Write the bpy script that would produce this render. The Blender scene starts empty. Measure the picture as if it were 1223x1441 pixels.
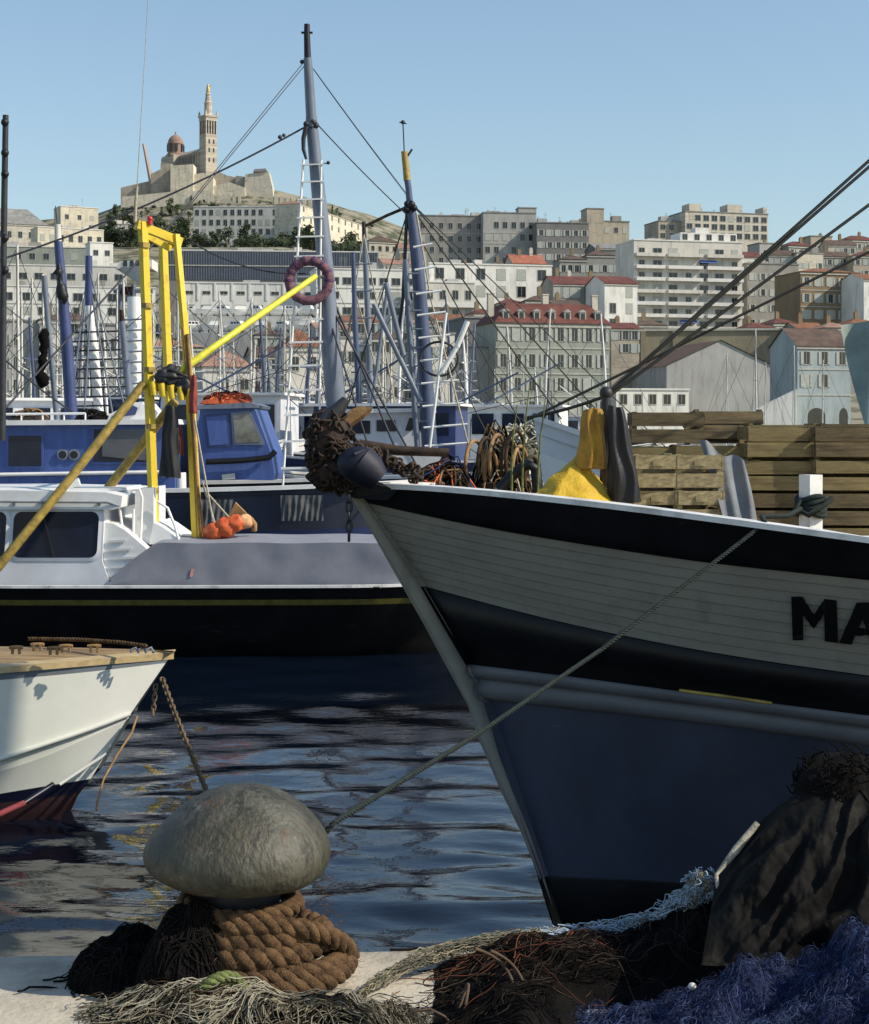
import bpy, math, random
from mathutils import Vector, Matrix, noise
random.seed(7)
PI = math.pi
V = Vector
sc = bpy.context.scene
COL = sc.collection
# ------------------------------------------------------------------ camera geometry (pixel of the photo + depth -> point)
F, CX, HZ, CZ = 2400.0, 611.5, 610.0, 1.6
WATER = -1.0
def P(x, y, Y): return V(((x - CX) / F * Y, Y, CZ - (y - HZ) / F * Y))
def px(n, Y): return n / F * Y
def lerp(a, b, t): return a + (b - a) * t
def rnd(a, b): return random.uniform(a, b)
# ------------------------------------------------------------------ materials
def _ramp(nt, stops):
    r = nt.nodes.new('ShaderNodeValToRGB')
    while len(r.color_ramp.elements) > len(stops): r.color_ramp.elements.remove(r.color_ramp.elements[-1])
    while len(r.color_ramp.elements) < len(stops): r.color_ramp.elements.new(0.5)
    for e, (p, c) in zip(r.color_ramp.elements, stops):
        e.position = p; e.color = (c[0], c[1], c[2], 1)
    return r
def mat(name, col, rough=.7, var=.25, scale=4.0, bump=.0, bscale=40.0, metal=0.0, spec=.4, stretch=(1, 1, 1), col2=None, lo=.35, hi=.68, coat=0.0, dist=.01, detail=6):
    m = bpy.data.materials.new(name); m.use_nodes = True
    nt = m.node_tree; b = nt.nodes['Principled BSDF']
    tc = nt.nodes.new('ShaderNodeTexCoord'); mp = nt.nodes.new('ShaderNodeMapping')
    mp.inputs['Scale'].default_value = stretch
    nt.links.new(tc.outputs['Object'], mp.inputs['Vector'])
    n = nt.nodes.new('ShaderNodeTexNoise'); n.inputs['Scale'].default_value = scale; n.inputs['Detail'].default_value = detail
    n.inputs['Roughness'].default_value = .65
    nt.links.new(mp.outputs['Vector'], n.inputs['Vector'])
    d = tuple(c * (1 - var) for c in col) if col2 is None else col2
    u = tuple(min(.95, c * (1 + var * .6)) for c in col) if col2 is None else col
    r = _ramp(nt, [(lo, d), (hi, u)])
    nt.links.new(n.outputs['Fac'], r.inputs['Fac'])
    nt.links.new(r.outputs['Color'], b.inputs['Base Color'])
    b.inputs['Roughness'].default_value = rough; b.inputs['Metallic'].default_value = metal
    b.inputs['Specular IOR Level'].default_value = spec
    b.inputs['Coat Weight'].default_value = coat
    if bump > 0:
        n2 = nt.nodes.new('ShaderNodeTexNoise'); n2.inputs['Scale'].default_value = bscale; n2.inputs['Detail'].default_value = 5
        nt.links.new(mp.outputs['Vector'], n2.inputs['Vector'])
        bp = nt.nodes.new('ShaderNodeBump'); bp.inputs['Strength'].default_value = bump; bp.inputs['Distance'].default_value = dist
        nt.links.new(n2.outputs['Fac'], bp.inputs['Height']); nt.links.new(bp.outputs['Normal'], b.inputs['Normal'])
    return m
def wear(m, col, scale=3.0, stretch=(1, 1, 1), lo=.56, hi=.66, amount=.8, loc=(0, 0, 0), detail=10):
    """patches, streaks or stains of another colour over a material's own"""
    nt = m.node_tree; b = nt.nodes['Principled BSDF']; base = b.inputs['Base Color'].links[0].from_socket
    tc = nt.nodes.new('ShaderNodeTexCoord'); mp = nt.nodes.new('ShaderNodeMapping'); mp.inputs['Scale'].default_value = stretch; mp.inputs['Location'].default_value = loc
    n = nt.nodes.new('ShaderNodeTexNoise'); n.inputs['Scale'].default_value = scale; n.inputs['Detail'].default_value = detail; n.inputs['Roughness'].default_value = .7
    nt.links.new(tc.outputs['Object'], mp.inputs['Vector']); nt.links.new(mp.outputs['Vector'], n.inputs['Vector'])
    r = _ramp(nt, [(lo, (0, 0, 0)), (hi, (amount, amount, amount))]); nt.links.new(n.outputs['Fac'], r.inputs['Fac'])
    mx = nt.nodes.new('ShaderNodeMix'); mx.data_type = 'RGBA'; nt.links.new(r.outputs['Color'], mx.inputs['Factor']); nt.links.new(base, mx.inputs['A']); mx.inputs['B'].default_value = (col[0], col[1], col[2], 1)
    nt.links.new(mx.outputs['Result'], b.inputs['Base Color']); return m
# ------------------------------------------------------------------ mesh builder
ORG = {}
class MB:
    def __init__(s): s.v = []; s.f = []; s.m = []; s.sm = []
    def add(s, vs, fs, mi=0, smooth=False):
        o = len(s.v); s.v.extend(V(p) for p in vs)
        for f in fs:
            s.f.append(tuple(i + o for i in f)); s.m.append(mi); s.sm.append(smooth)
    def box(s, c, size, rz=0.0, mi=0, M=None):
        hx, hy, hz = size[0] / 2, size[1] / 2, size[2] / 2
        vs = [V((a * hx, b * hy, d * hz)) for d in (-1, 1) for b in (-1, 1) for a in (-1, 1)]
        R = M if M is not None else Matrix.Rotation(rz, 3, 'Z')
        vs = [R @ p + V(c) for p in vs]
        s.add(vs, [(0, 2, 3, 1), (4, 5, 7, 6), (0, 1, 5, 4), (2, 6, 7, 3), (0, 4, 6, 2), (1, 3, 7, 5)], mi)
    def bb(s, a, b, mi=0):
        s.box(((a[0] + b[0]) / 2, (a[1] + b[1]) / 2, (a[2] + b[2]) / 2), (abs(b[0] - a[0]), abs(b[1] - a[1]), abs(b[2] - a[2])), 0, mi)
    def bar(s, p, q, w, h, mi=0, up=(0, 0, 1)):
        p = V(p); q = V(q); d = (q - p); L = d.length; d.normalize(); u = V(up)
        if abs(d.dot(u)) > .98: u = V((0, 1, 0))
        a = d.cross(u).normalized(); b = a.cross(d).normalized()
        M = Matrix((d, a, b)).transposed()
        s.box((p + q) / 2, (L, w, h), M=M, mi=mi)
    def tube(s, path, r, n=8, mi=0, smooth=True, caps=True, closed=False):
        path = [V(p) for p in path]; k = len(path)
        if not hasattr(r, '__len__'): r = [r] * k
        vs = []; prev = None
        for i, p in enumerate(path):
            if closed: t = path[(i + 1) % k] - path[i - 1]
            else: t = path[min(i + 1, k - 1)] - path[max(i - 1, 0)]
            if t.length < 1e-9: t = V((0, 0, 1))
            t.normalize()
            if prev is None:
                u = V((0, 0, 1)) if abs(t.z) < .9 else V((1, 0, 0))
            else: u = prev
            a = u - t * u.dot(t)
            if a.length < 1e-6: a = t.orthogonal()
            a.normalize(); prev = a; b = t.cross(a)
            for j in range(n):
                an = 2 * PI * j / n
                vs.append(p + (a * math.cos(an) + b * math.sin(an)) * r[i])
        fs = []
        for i in range(k if closed else k - 1):
            i2 = (i + 1) % k
            for j in range(n):
                j2 = (j + 1) % n
                fs.append((i * n + j, i * n + j2, i2 * n + j2, i2 * n + j))
        s.add(vs, fs, mi, smooth)
        if caps and not closed:
            s.add(vs[:n], [tuple(range(n))[::-1]], mi); s.add(vs[-n:], [tuple(range(n))], mi)
    def lathe(s, prof, n=24, c=(0, 0, 0), mi=0, smooth=True, fn=None):
        vs = []
        for r, z in prof:
            for j in range(n):
                a = 2 * PI * j / n
                p = V((r * math.cos(a), r * math.sin(a), z))
                if fn: p = fn(p)
                vs.append(p + V(c))
        fs = []
        for i in range(len(prof) - 1):
            for j in range(n):
                j2 = (j + 1) % n
                fs.append((i * n + j, i * n + j2, (i + 1) * n + j2, (i + 1) * n + j))
        s.add(vs, fs, mi, smooth)
        if prof[0][0] > 1e-4: s.add(vs[:n], [tuple(range(n))[::-1]], mi)
        if prof[-1][0] > 1e-4: s.add(vs[-n:], [tuple(range(n))], mi)
    def grid(s, rows, mi=0, smooth=True, flip=False):
        n = len(rows[0]); vs = [p for r in rows for p in r]; fs = []
        for i in range(len(rows) - 1):
            for j in range(n - 1):
                f = (i * n + j, i * n + j + 1, (i + 1) * n + j + 1, (i + 1) * n + j)
                fs.append(f[::-1] if flip else f)
        s.add(vs, fs, mi, smooth)
    def prism(s, pts, d, mi=0):
        n = len(pts); a = [V(p) for p in pts]; b = [p + V(d) for p in a]
        s.add(a + b, [tuple(range(n))[::-1], tuple(range(n, 2 * n))] + [(i, (i + 1) % n, n + (i + 1) % n, n + i) for i in range(n)], mi)
    def sphere(s, c, r, n=12, m=8, mi=0, sc=(1, 1, 1)):
        prof = [(max(1e-5, r * math.sin(PI * i / m)), -r * math.cos(PI * i / m)) for i in range(m + 1)]
        s.lathe(prof, n, c, mi, True, lambda p: V((p.x * sc[0], p.y * sc[1], p.z * sc[2])))
    def mesh(s, name, mats, org):
        me = bpy.data.meshes.new(name)
        me.from_pydata([tuple(p - org) for p in s.v], [], s.f)
        for m in mats: me.materials.append(m)
        me.polygons.foreach_set('material_index', s.m)
        me.polygons.foreach_set('use_smooth', s.sm)
        me.update(); return me
def _mats(m): return list(m) if isinstance(m, (list, tuple)) else [m]
def meta(o, label=None, cat=None, group=None, kind=None):
    if label: o['label'] = label
    if cat: o['category'] = cat
    if group: o['group'] = group
    if kind: o['kind'] = kind
    return o
def thing(name, label, cat, loc=(0, 0, 0), rz=0.0, group=None):
    o = bpy.data.objects.new(name, None); COL.objects.link(o)
    o.location = loc; o.rotation_euler = (0, 0, rz); o.empty_display_size = .2
    ORG[o.name] = V(loc) if rz == 0 else V((0, 0, 0))
    return meta(o, label, cat, group)
def single(name, mb, m, label, cat, group=None, loc=None, kind=None):
    loc = V(loc) if loc is not None else (sum(mb.v, V((0, 0, 0))) / max(1, len(mb.v)))
    if loc is not None and not isinstance(loc, V): loc = V(loc)
    o = bpy.data.objects.new(name, mb.mesh(name, _mats(m), loc)); COL.objects.link(o); o.location = loc
    ORG[o.name] = loc
    return meta(o, label, cat, group, kind)
def part(name, mb, m, parent, label=None, loc=None):
    """vertices are given in world space when the root has no rotation, in the root's own space when it has one"""
    org = ORG[parent.name]
    me = mb if isinstance(mb, bpy.types.Mesh) else mb.mesh(name, _mats(m), org)
    o = bpy.data.objects.new(name, me); COL.objects.link(o); o.parent = parent
    if loc is not None: o.location = loc
    ORG[o.name] = org
    if label: o['label'] = label
    return o
def copy_tree(o, parent=None):
    c = o.copy(); COL.objects.link(c)
    ORG[c.name] = ORG.get(o.name, V((0, 0, 0)))
    if parent is not None: c.parent = parent
    for ch in list(o.children): copy_tree(ch, c)
    return c
def structure(name, mb, m, loc=(0, 0, 0)):
    o = bpy.data.objects.new(name, mb.mesh(name, _mats(m), V(loc))); COL.objects.link(o); o.location = loc
    o['kind'] = 'structure'; return o
def poly_y(pts, x):
    """smooth y(x) through pixel points"""
    if x <= pts[0][0]: i = 0
    else:
        i = len(pts) - 2
        for k in range(len(pts) - 1):
            if pts[k][0] <= x < pts[k + 1][0]: i = k; break
    x0, y0 = pts[i]; x1, y1 = pts[i + 1]; t = (x - x0) / (x1 - x0)
    def sl(k):
        if k <= 0: return (pts[1][1] - pts[0][1]) / (pts[1][0] - pts[0][0])
        if k >= len(pts) - 1: return (pts[-1][1] - pts[-2][1]) / (pts[-1][0] - pts[-2][0])
        return (pts[k + 1][1] - pts[k - 1][1]) / (pts[k + 1][0] - pts[k - 1][0])
    if t < 0: return y0 + sl(0) * (x - x0)
    if t > 1: return y1 + sl(len(pts) - 1) * (x - x1)
    h = x1 - x0; m0 = sl(i) * h; m1 = sl(i + 1) * h
    return (2 * t ** 3 - 3 * t ** 2 + 1) * y0 + (t ** 3 - 2 * t ** 2 + t) * m0 + (-2 * t ** 3 + 3 * t ** 2) * y1 + (t ** 3 - t ** 2) * m1
def sag(p, q, s=.0, n=14):
    p = V(p); q = V(q)
    return [p.lerp(q, i / n) + V((0, 0, -4 * s * (i / n) * (1 - i / n))) for i in range(n + 1)]
# ------------------------------------------------------------------ rope and net helpers
def laid_rope(mb, path, R, pitch=None, seg=None, mi=0, n=7, strands=3):
    """a rope laid from strands that wind round the path"""
    pitch = pitch or R * 7
    pts = [V(p) for p in path]
    L = [0]
    for a, b in zip(pts, pts[1:]): L.append(L[-1] + (b - a).length)
    seg = seg or pitch / 9
    N = max(4, int(L[-1] / seg)); res = []; k = 0
    for i in range(N + 1):
        s = L[-1] * i / N
        while k < len(L) - 2 and L[k + 1] < s: k += 1
        t = (s - L[k]) / max(1e-9, L[k + 1] - L[k]); res.append(pts[k].lerp(pts[k + 1], t))
    frames = []; prev = V((0, 0, 1))
    for i in range(N + 1):
        t = (res[min(i + 1, N)] - res[max(i - 1, 0)]).normalized()
        a = prev - t * prev.dot(t)
        if a.length < 1e-4: a = t.orthogonal()
        a.normalize(); prev = a; frames.append((a, t.cross(a)))
    for q in range(strands):
        pp = []
        for i in range(N + 1):
            an = 2 * PI * (L[-1] * i / N) / pitch + 2 * PI * q / strands
            a, b = frames[i]
            pp.append(res[i] + (a * math.cos(an) + b * math.sin(an)) * R * .52)
        mb.tube(pp, R * .55, n, mi)
def strands(mb, count, start, hfn, steps=14, step=.03, r=.0018, lift=.012, curl=.7, mi=0, n=4, mis=None, rj=.5, keep=None, flow=None):
    for _ in range(count):
        x, y = start(); an = rnd(0, 2 * PI); pth = []; l = rnd(0, lift); k = rnd(-curl, curl)
        for i in range(steps):
            if keep is not None and not keep(x, y): break
            pth.append(V((x, y, hfn(x, y) + l)))
            an = an + k + rnd(-curl, curl) * .8 if flow is None else flow(x, y) + k * 2 + rnd(-.25, .25); l = max(-.002, min(lift * 2.2, l + rnd(-.4, .4) * lift))
            x += math.cos(an) * step; y += math.sin(an) * step
        if len(pth) < 3: continue
        mb.tube(pth, r * rnd(1 - rj, 1 + rj), n, mi if mis is None else random.choice(mis), True, False)
def heightgrid(mb, x0, x1, y0, y1, nx, ny, hfn, mi=0):
    mb.grid([[V((lerp(x0, x1, i / nx), lerp(y0, y1, j / ny), hfn(lerp(x0, x1, i / nx), lerp(y0, y1, j / ny)))) for i in range(nx + 1)] for j in range(ny + 1)], mi)
def nz(x, y, z=0.0): return noise.noise(V((x, y, z)))
def cloth(mb, corners, nu, nv, fold, mi=0, thick=0.0):
    """four corners (top-left, top-right, bottom-left, bottom-right), fold(u, v) -> offset vector"""
    tl, tr, bl, br = [V(c) for c in corners]
    rows = [[(tl.lerp(tr, i / nu)).lerp(bl.lerp(br, i / nu), j / nv) + V(fold(i / nu, j / nv)) for i in range(nu + 1)] for j in range(nv + 1)]
    mb.grid(rows, mi)
    return rows
# ------------------------------------------------------------------ palette
M = {}
M['black_paint'] = mat('black_paint', (.006, .006, .007), .38, .5, 3, .15, 25, spec=.25)
M['hull_white'] = mat('hull_white', (.235, .23, .195), .5, .14, 2.2, .12, 30, stretch=(1, 1, 3))
M['hull_grey'] = mat('hull_grey', (.056, .066, .10), .5, .22, 1.6, .1, 20, stretch=(1, 1, .5))
M['white_paint'] = mat('white_paint', (.78, .78, .76), .45, .12, 3, .06, 30)
M['cream_paint'] = mat('cream_paint', (.62, .60, .54), .5, .18, 3, .06, 30)
M['rail_white'] = mat('rail_white', (.72, .72, .70), .5, .25, 5, .15, 40, col2=(.35, .34, .31), lo=.25, hi=.5)
M['steel'] = mat('steel', (.30, .31, .33), .45, .3, 8, .1, 60, metal=.6)
M['dark_steel'] = mat('dark_steel', (.03, .03, .035), .5, .4, 8, .15, 60)
M['rust'] = mat('rust', (.06, .035, .022), .85, .6, 14, .4, 80, col2=(.012, .009, .008))
M['mast_blue'] = mat('mast_blue', (.07, .095, .17), .4, .3, 3, .1, 30, stretch=(1, 1, .3))
M['mast_grey'] = mat('mast_grey', (.16, .19, .245), .4, .25, 3, .08, 30, stretch=(1, 1, .3))
M['deep_blue'] = mat('deep_blue', (.045, .065, .17), .45, .2, 2.5, .08, 30)
M['blue_cabin'] = mat('blue_cabin', (.065, .115, .33), .45, .22, 2.5, .1, 30, stretch=(4, 1, .5))
M['yellow'] = mat('yellow_paint', (.68, .50, .03), .42, .3, 9, .15, 60, col2=(.38, .24, .03), lo=.22, hi=.45)
M['bright_yellow'] = mat('bright_yellow', (.66, .62, .045), .4, .2, 9, .1, 60)
M['ochre'] = mat('ochre', (.34, .24, .05), .55, .45, 10, .2, 60)
M['wood_crate'] = mat('crate_wood', (.30, .235, .105), .8, .5, 5, .4, 60, stretch=(1, 4, 9), col2=(.12, .09, .042), lo=.3, hi=.66)
M['wood_deck'] = mat('deck_wood', (.36, .25, .12), .55, .35, 3, .2, 60, stretch=(.6, 10, 10), col2=(.17, .105, .045))
M['glass'] = mat('cabin_glass', (.012, .018, .04), .16, .3, 3, spec=.35)
M['pane'] = mat('window_pane', (.02, .024, .03), .12, .5, 1.3, spec=.6)
M['tan_rope'] = mat('brown_rope', (.15, .085, .037), .95, .5, 26, 1.0, 220, col2=(.03, .014, .006), lo=.3, hi=.62, dist=.006)
M['blue_rope'] = mat('blue_rope', (.016, .026, .024), .9, .4, 40, .5, 150)
M['wire'] = mat('wire', (.03, .032, .045), .6, .3, 5)
M['pale_rope'] = mat('pale_rope', (.42, .38, .29), .9, .35, 30, .4, 120)
M['orange'] = mat('orange_plastic', (.62, .12, .035), .5, .3, 12, .1, 60)
M['tan'] = mat('tan_gear', (.33, .19, .08), .8, .4, 10, .3, 60)
M['rubber'] = mat('black_rubber', (.008, .008, .011), .5, .4, 8, .2, 40)
wear(M['hull_white'], (.07, .06, .05), 2.2, (2.6, 2.6, .35), .56, .76, .45); wear(M['hull_white'], (.07, .065, .06), 9, (.5, .5, 3), .62, .72, .5, (3, 1, 2))
wear(M['hull_grey'], (.05, .05, .055), 2.0, (3, 3, .3), .55, .75, .7); wear(M['hull_grey'], (.14, .14, .15), 6, (.4, .4, 4), .66, .72, .6, (5, 2, 1)); wear(M['hull_grey'], (.11, .065, .035), 3.2, (2.5, 2.5, .4), .66, .74, .6, (9, 2, 7))
wear(M['black_paint'], (.035, .033, .03), 5, (.5, .5, 2.5), .62, .72, .7); wear(M['black_paint'], (.045, .028, .018), 3, (2.5, 2.5, .4), .66, .74, .6, (4, 4, 1))
wear(M['white_paint'], (.34, .25, .16), 3, (3, 3, .5), .62, .74, .6); wear(M['cream_paint'], (.25, .18, .11), 3, (3, 3, .5), .6, .74, .6); wear(M['rail_white'], (.2, .16, .11), 8, (1, 1, 1), .62, .7, .7)
wear(M['yellow'], (.16, .06, .02), 7, (1, 1, .6), .62, .68, .85); wear(M['bright_yellow'], (.25, .2, .03), 8, (1, 1, 1), .6, .7, .6); wear(M['blue_cabin'], (.03, .045, .11), 2.5, (3, 3, .4), .56, .74, .7); wear(M['blue_cabin'], (.16, .2, .32), 9, (1, 1, 1), .68, .73, .6, (2, 5, 1))
wear(M['mast_grey'], (.07, .075, .09), 4, (2, 2, .4), .55, .7, .7); wear(M['deep_blue'], (.1, .1, .13), 6, (1, 1, .5), .64, .72, .6); wear(M['wood_deck'], (.06, .045, .03), 3, (1, 1, 1), .6, .72, .6)
M['navy'] = mat('navy_canvas', (.007, .008, .022), .6, .4, 6, .2, 40)
# ================================================================== QUAY, WATER
M['quay'] = mat('quay_stone', (.52, .47, .37), .9, .3, 3.2, .5, 45, col2=(.24, .21, .165), lo=.28, hi=.6, dist=.012)
def edgeY(x): return 5.29 + .045 * x       # the quay's edge runs very slightly away to the right
mb = MB()
nx, ny = 120, 24
rows = []
for j in range(ny + 1):
    r = []
    for i in range(nx + 1):
        x = lerp(-4, 6, i / nx); e = edgeY(x) + .006 * nz(x * 3, 1.7); y = lerp(-3, e, 1 - (1 - j / ny) ** 2)
        z = .004 * nz(x * 2.5, y * 2.5) + .0025 * nz(x * 11, y * 11)
        if j == ny: z -= .018
        r.append(V((x, y, z)))
    rows.append(r)
last = rows[-1]
rows.append([p + V((0, .014, -.03)) for p in last]); rows.append([p + V((0, .02, -.6)) for p in last]); rows.append([p + V((0, .02, -2.2)) for p in last])
mb.grid(rows, 0, True)
structure('quay_pavement', mb, M['quay'])

def water_material():
    m = bpy.data.materials.new('harbour_water'); m.use_nodes = True; nt = m.node_tree; b = nt.nodes['Principled BSDF']
    b.inputs['Base Color'].default_value = (.003, .007, .016, 1); b.inputs['Roughness'].default_value = .035
    b.inputs['IOR'].default_value = 1.5; b.inputs['Specular IOR Level'].default_value = .62
    tc = nt.nodes.new('ShaderNodeTexCoord'); mp = nt.nodes.new('ShaderNodeMapping'); mp.inputs['Scale'].default_value = (1.0, 1.6, 1)
    n = nt.nodes.new('ShaderNodeTexNoise'); n.inputs['Scale'].default_value = 5.5; n.inputs['Detail'].default_value = 4
    bp = nt.nodes.new('ShaderNodeBump'); bp.inputs['Strength'].default_value = .09; bp.inputs['Distance'].default_value = .05
    nt.links.new(tc.outputs['Object'], mp.inputs['Vector']); nt.links.new(mp.outputs['Vector'], n.inputs['Vector'])
    nt.links.new(n.outputs['Fac'], bp.inputs['Height']); nt.links.new(bp.outputs['Normal'], b.inputs['Normal'])
    return m
M['water'] = water_material()
import numpy as np
rs = np.random.RandomState(3)
ys = [5.0]
while ys[-1] < 268: ys.append(ys[-1] + max(.035, (ys[-1] - 9) * .028))
xs = [0.0]
while xs[-1] < 260: xs.append(xs[-1] + (.045 if xs[-1] < 5 else (xs[-1] - 5) * .12 + .05))
xs = [-x for x in xs[:0:-1]] + xs
X, Y = np.meshgrid(np.array(xs), np.array(ys))
Z = np.zeros_like(X)
for k in range(46):
    lam = 10 ** rs.uniform(-.62, .1); th = rs.normal(PI / 2, .5); amp = .0033 * lam ** 1.1 * rs.uniform(.4, 1.3); ph = rs.uniform(0, 2 * PI)
    w = np.clip((.5 * lam) / np.maximum(.001, (Y - 9) * .028) - .35, 0, 1) * np.clip((9 - np.abs(X)) / 4, 0, 1)
    Z += amp * w * np.sin(2 * PI / lam * (X * math.cos(th) + Y * math.sin(th)) + ph + .8 * np.sin(X * .7 + k))
mb = MB(); nx = len(xs)
mb.v = [V((float(a), float(b), WATER + float(c))) for a, b, c in zip(X.ravel(), Y.ravel(), Z.ravel())]
for j in range(len(ys) - 1):
    for i in range(nx - 1):
        mb.f.append((j * nx + i, j * nx + i + 1, (j + 1) * nx + i + 1, (j + 1) * nx + i))
mb.m = [0] * len(mb.f); mb.sm = [True] * len(mb.f)
structure('harbour_water', mb, M['water'])

# ================================================================== BOLLARD
BY = 5.0
BX = (334 - CX) / F * BY
M['bollard'] = mat('bollard_iron', (.058, .054, .034), .6, .4, 7, .5, 70, col2=(.036, .036, .027), lo=.3, hi=.62, spec=.5, dist=.006, detail=10, stretch=(1, 1, .45))
def bollard_material():
    m = M['bollard']; nt = m.node_tree; b = nt.nodes['Principled BSDF']
    # worn paint: pale scratches and rust on top of the base colour
    base = b.inputs['Base Color'].links[0].from_socket
    tc = nt.nodes.new('ShaderNodeTexCoord')
    n = nt.nodes.new('ShaderNodeTexNoise'); n.inputs['Scale'].default_value = 7.5; n.inputs['Detail'].default_value = 10; n.inputs['Roughness'].default_value = .72
    nt.links.new(tc.outputs['Object'], n.inputs['Vector'])
    r = _ramp(nt, [(.60, (0, 0, 0)), (.68, (1, 1, 1))]); nt.links.new(n.outputs['Fac'], r.inputs['Fac'])
    mx = nt.nodes.new('ShaderNodeMix'); mx.data_type = 'RGBA'
    nt.links.new(r.outputs['Color'], mx.inputs['Factor']); nt.links.new(base, mx.inputs['A']); mx.inputs['B'].default_value = (.22, .12, .05, 1)
    n2 = nt.nodes.new('ShaderNodeTexNoise'); n2.inputs['Scale'].default_value = 4.2; n2.inputs['Detail'].default_value = 12; n2.inputs['Roughness'].default_value = .75
    mp = nt.nodes.new('ShaderNodeMapping'); mp.inputs['Location'].default_value = (3.3, 1.2, .7)
    nt.links.new(tc.outputs['Object'], mp.inputs['Vector']); nt.links.new(mp.outputs['Vector'], n2.inputs['Vector'])
    r2 = _ramp(nt, [(.62, (0, 0, 0)), (.72, (1, 1, 1))]); nt.links.new(n2.outputs['Fac'], r2.inputs['Fac'])
    mx2 = nt.nodes.new('ShaderNodeMix'); mx2.data_type = 'RGBA'
    nt.links.new(r2.outputs['Color'], mx2.inputs['Factor']); nt.links.new(mx.outputs['Result'], mx2.inputs['A']); mx2.inputs['B'].default_value = (.48, .46, .40, 1)
    nt.links.new(mx2.outputs['Result'], b.inputs['Base Color'])
bollard_material()
wear(M['bollard'], (.115, .112, .088), 5, (1, 1, .6), .50, .60, .6, (2, 6, 3)); wear(M['bollard'], (.022, .021, .016), 16, (1, 1, .8), .54, .60, .8, (7, 1, 2)); wear(M['bollard'], (.14, .065, .022), 8, (1, 1, .5), .58, .66, .75, (4, 8, 1)); wear(M['bollard'], (.42, .40, .34), 9, (1, 1, .7), .62, .66, .8, (1.7, 3.9, 5))
for n_ in M['bollard'].node_tree.nodes:
    if n_.type == 'BUMP': n_.inputs['Distance'].default_value = .014; n_.inputs['Strength'].default_value = .6
bol = thing('mooring_bollard', 'worn grey-green iron mooring bollard with a mushroom head on the quay edge', 'bollard', (BX, BY, 0))
hp = [(.001, .570), (.05, .566), (.10, .552), (.155, .523), (.20, .488), (.235, .452), (.262, .412), (.272, .374), (.264, .338), (.24, .310), (.205, .293), (.165, .285), (.12, .284)]
fine = []
for i in range(len(hp) - 1):
    for k in range(3):
        t = k / 3; p0 = hp[max(i - 1, 0)]; p1 = hp[i]; p2 = hp[i + 1]; p3 = hp[min(i + 2, len(hp) - 1)]
        fine.append(tuple(.5 * ((2 * p1[a]) + (-p0[a] + p2[a]) * t + (2 * p0[a] - 5 * p1[a] + 4 * p2[a] - p3[a]) * t * t + (-p0[a] + 3 * p1[a] - 3 * p2[a] + p3[a]) * t ** 3) for a in (0, 1)))
fine.append(hp[-1]); fine = [(max(.0008, r), z) for r, z in fine]
def headf(p):
    q = V((p.x * 1.0, p.y * 1.0, p.z))
    q.z += .018 * (q.x / .27) * max(0, (q.z - .3) / .25) - .010 * (q.x / .27) * max(0, (.43 - q.z) / .16)
    d = 1 + .012 * nz(q.x * 6, q.y * 6, q.z * 6); q.x *= d; q.y *= d; q.z += .004 * nz(q.x * 9, q.y * 9, q.z * 4)
    return q
mb = MB(); mb.lathe(fine, 64, (BX, BY, 0), fn=headf); part('head', mb, M['bollard'], bol)
mb = MB(); mb.lathe([(.175, -.02), (.17, .03), (.135, .08), (.12, .14), (.122, .22), (.14, .286)], 40, (BX, BY, 0)); part('stem', mb, M['dark_steel'], bol)  # darker iron than the head: shade under it put into the colour
mb = MB(); mb.lathe([(.25, -.015), (.25, .02), (.235, .032), (.17, .034)], 40, (BX, BY, 0)); part('base_flange', mb, M['rust'], bol)
# hawser wound round the bollard
def coil(cx, cy, turns, r0, r1, z0, z1, n=160, a0=0.0, wob=.012, seed=0.0, ex=1.0, dx=0.0):
    out = []
    for i in range(n + 1):
        t = i / n; a = a0 + 2 * PI * turns * t; r = lerp(r0, r1, t) + wob * nz(math.cos(a) * 2 + seed, math.sin(a) * 2, t * 3)
        out.append(V((cx + dx + r * ex * math.cos(a), cy + r * math.sin(a), lerp(z0, z1, t) + .008 * nz(t * 9, seed))))
    return out
hw = thing('mooring_rope', 'thick rust-brown hawser wound in coils round the bollard stem', 'rope', (BX, BY, 0))
mb = MB()
laid_rope(mb, coil(BX, BY, 1.6, .245, .215, .036, .075, n=240, a0=-PI * .98, seed=1, ex=1.14, dx=.055), .031, pitch=.12, n=8)
part('coil', mb, M['tan_rope'], hw)
mb = MB()
laid_rope(mb, coil(BX, BY, 1.25, .2, .18, .112, .165, a0=-PI * .7, seed=4, ex=1.1, dx=.035), .038, pitch=.12, n=8)
part('coil', mb, M['tan_rope'], hw)
mb = MB()
top = coil(BX, BY, 1.05, .165, .158, .222, .236, a0=-PI * .75, seed=8, ex=1.0, dx=.01)
laid_rope(mb, top, .027, pitch=.11, n=8)
slant = [V((BX + .10, BY - .17, .205)), V((BX + .20, BY - .14, .19)), V((BX + .27, BY - .09, .155)), V((BX + .315, BY - .03, .11)), V((BX + .33, BY + .03, .06))]
laid_rope(mb, [V((BX - .02, BY - .18, .2))] + slant, .029, pitch=.115, n=8)
part('coil', mb, M['tan_rope'], hw)
mb = MB()
for _ in range(150):
    a = rnd(-PI * .95, PI * .35); r = rnd(.19, .255); p = V((BX + .04 + r * math.cos(a), BY + r * .95 * math.sin(a), rnd(.03, .11))); q = p + V((math.cos(a) * rnd(.01, .035), math.sin(a) * rnd(.01, .04), rnd(-.03, .03)))
    mb.tube([p, p.lerp(q, .5) + V((0, 0, rnd(-.01, .012))), q], .0012, 3, 0, True, False)
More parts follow.
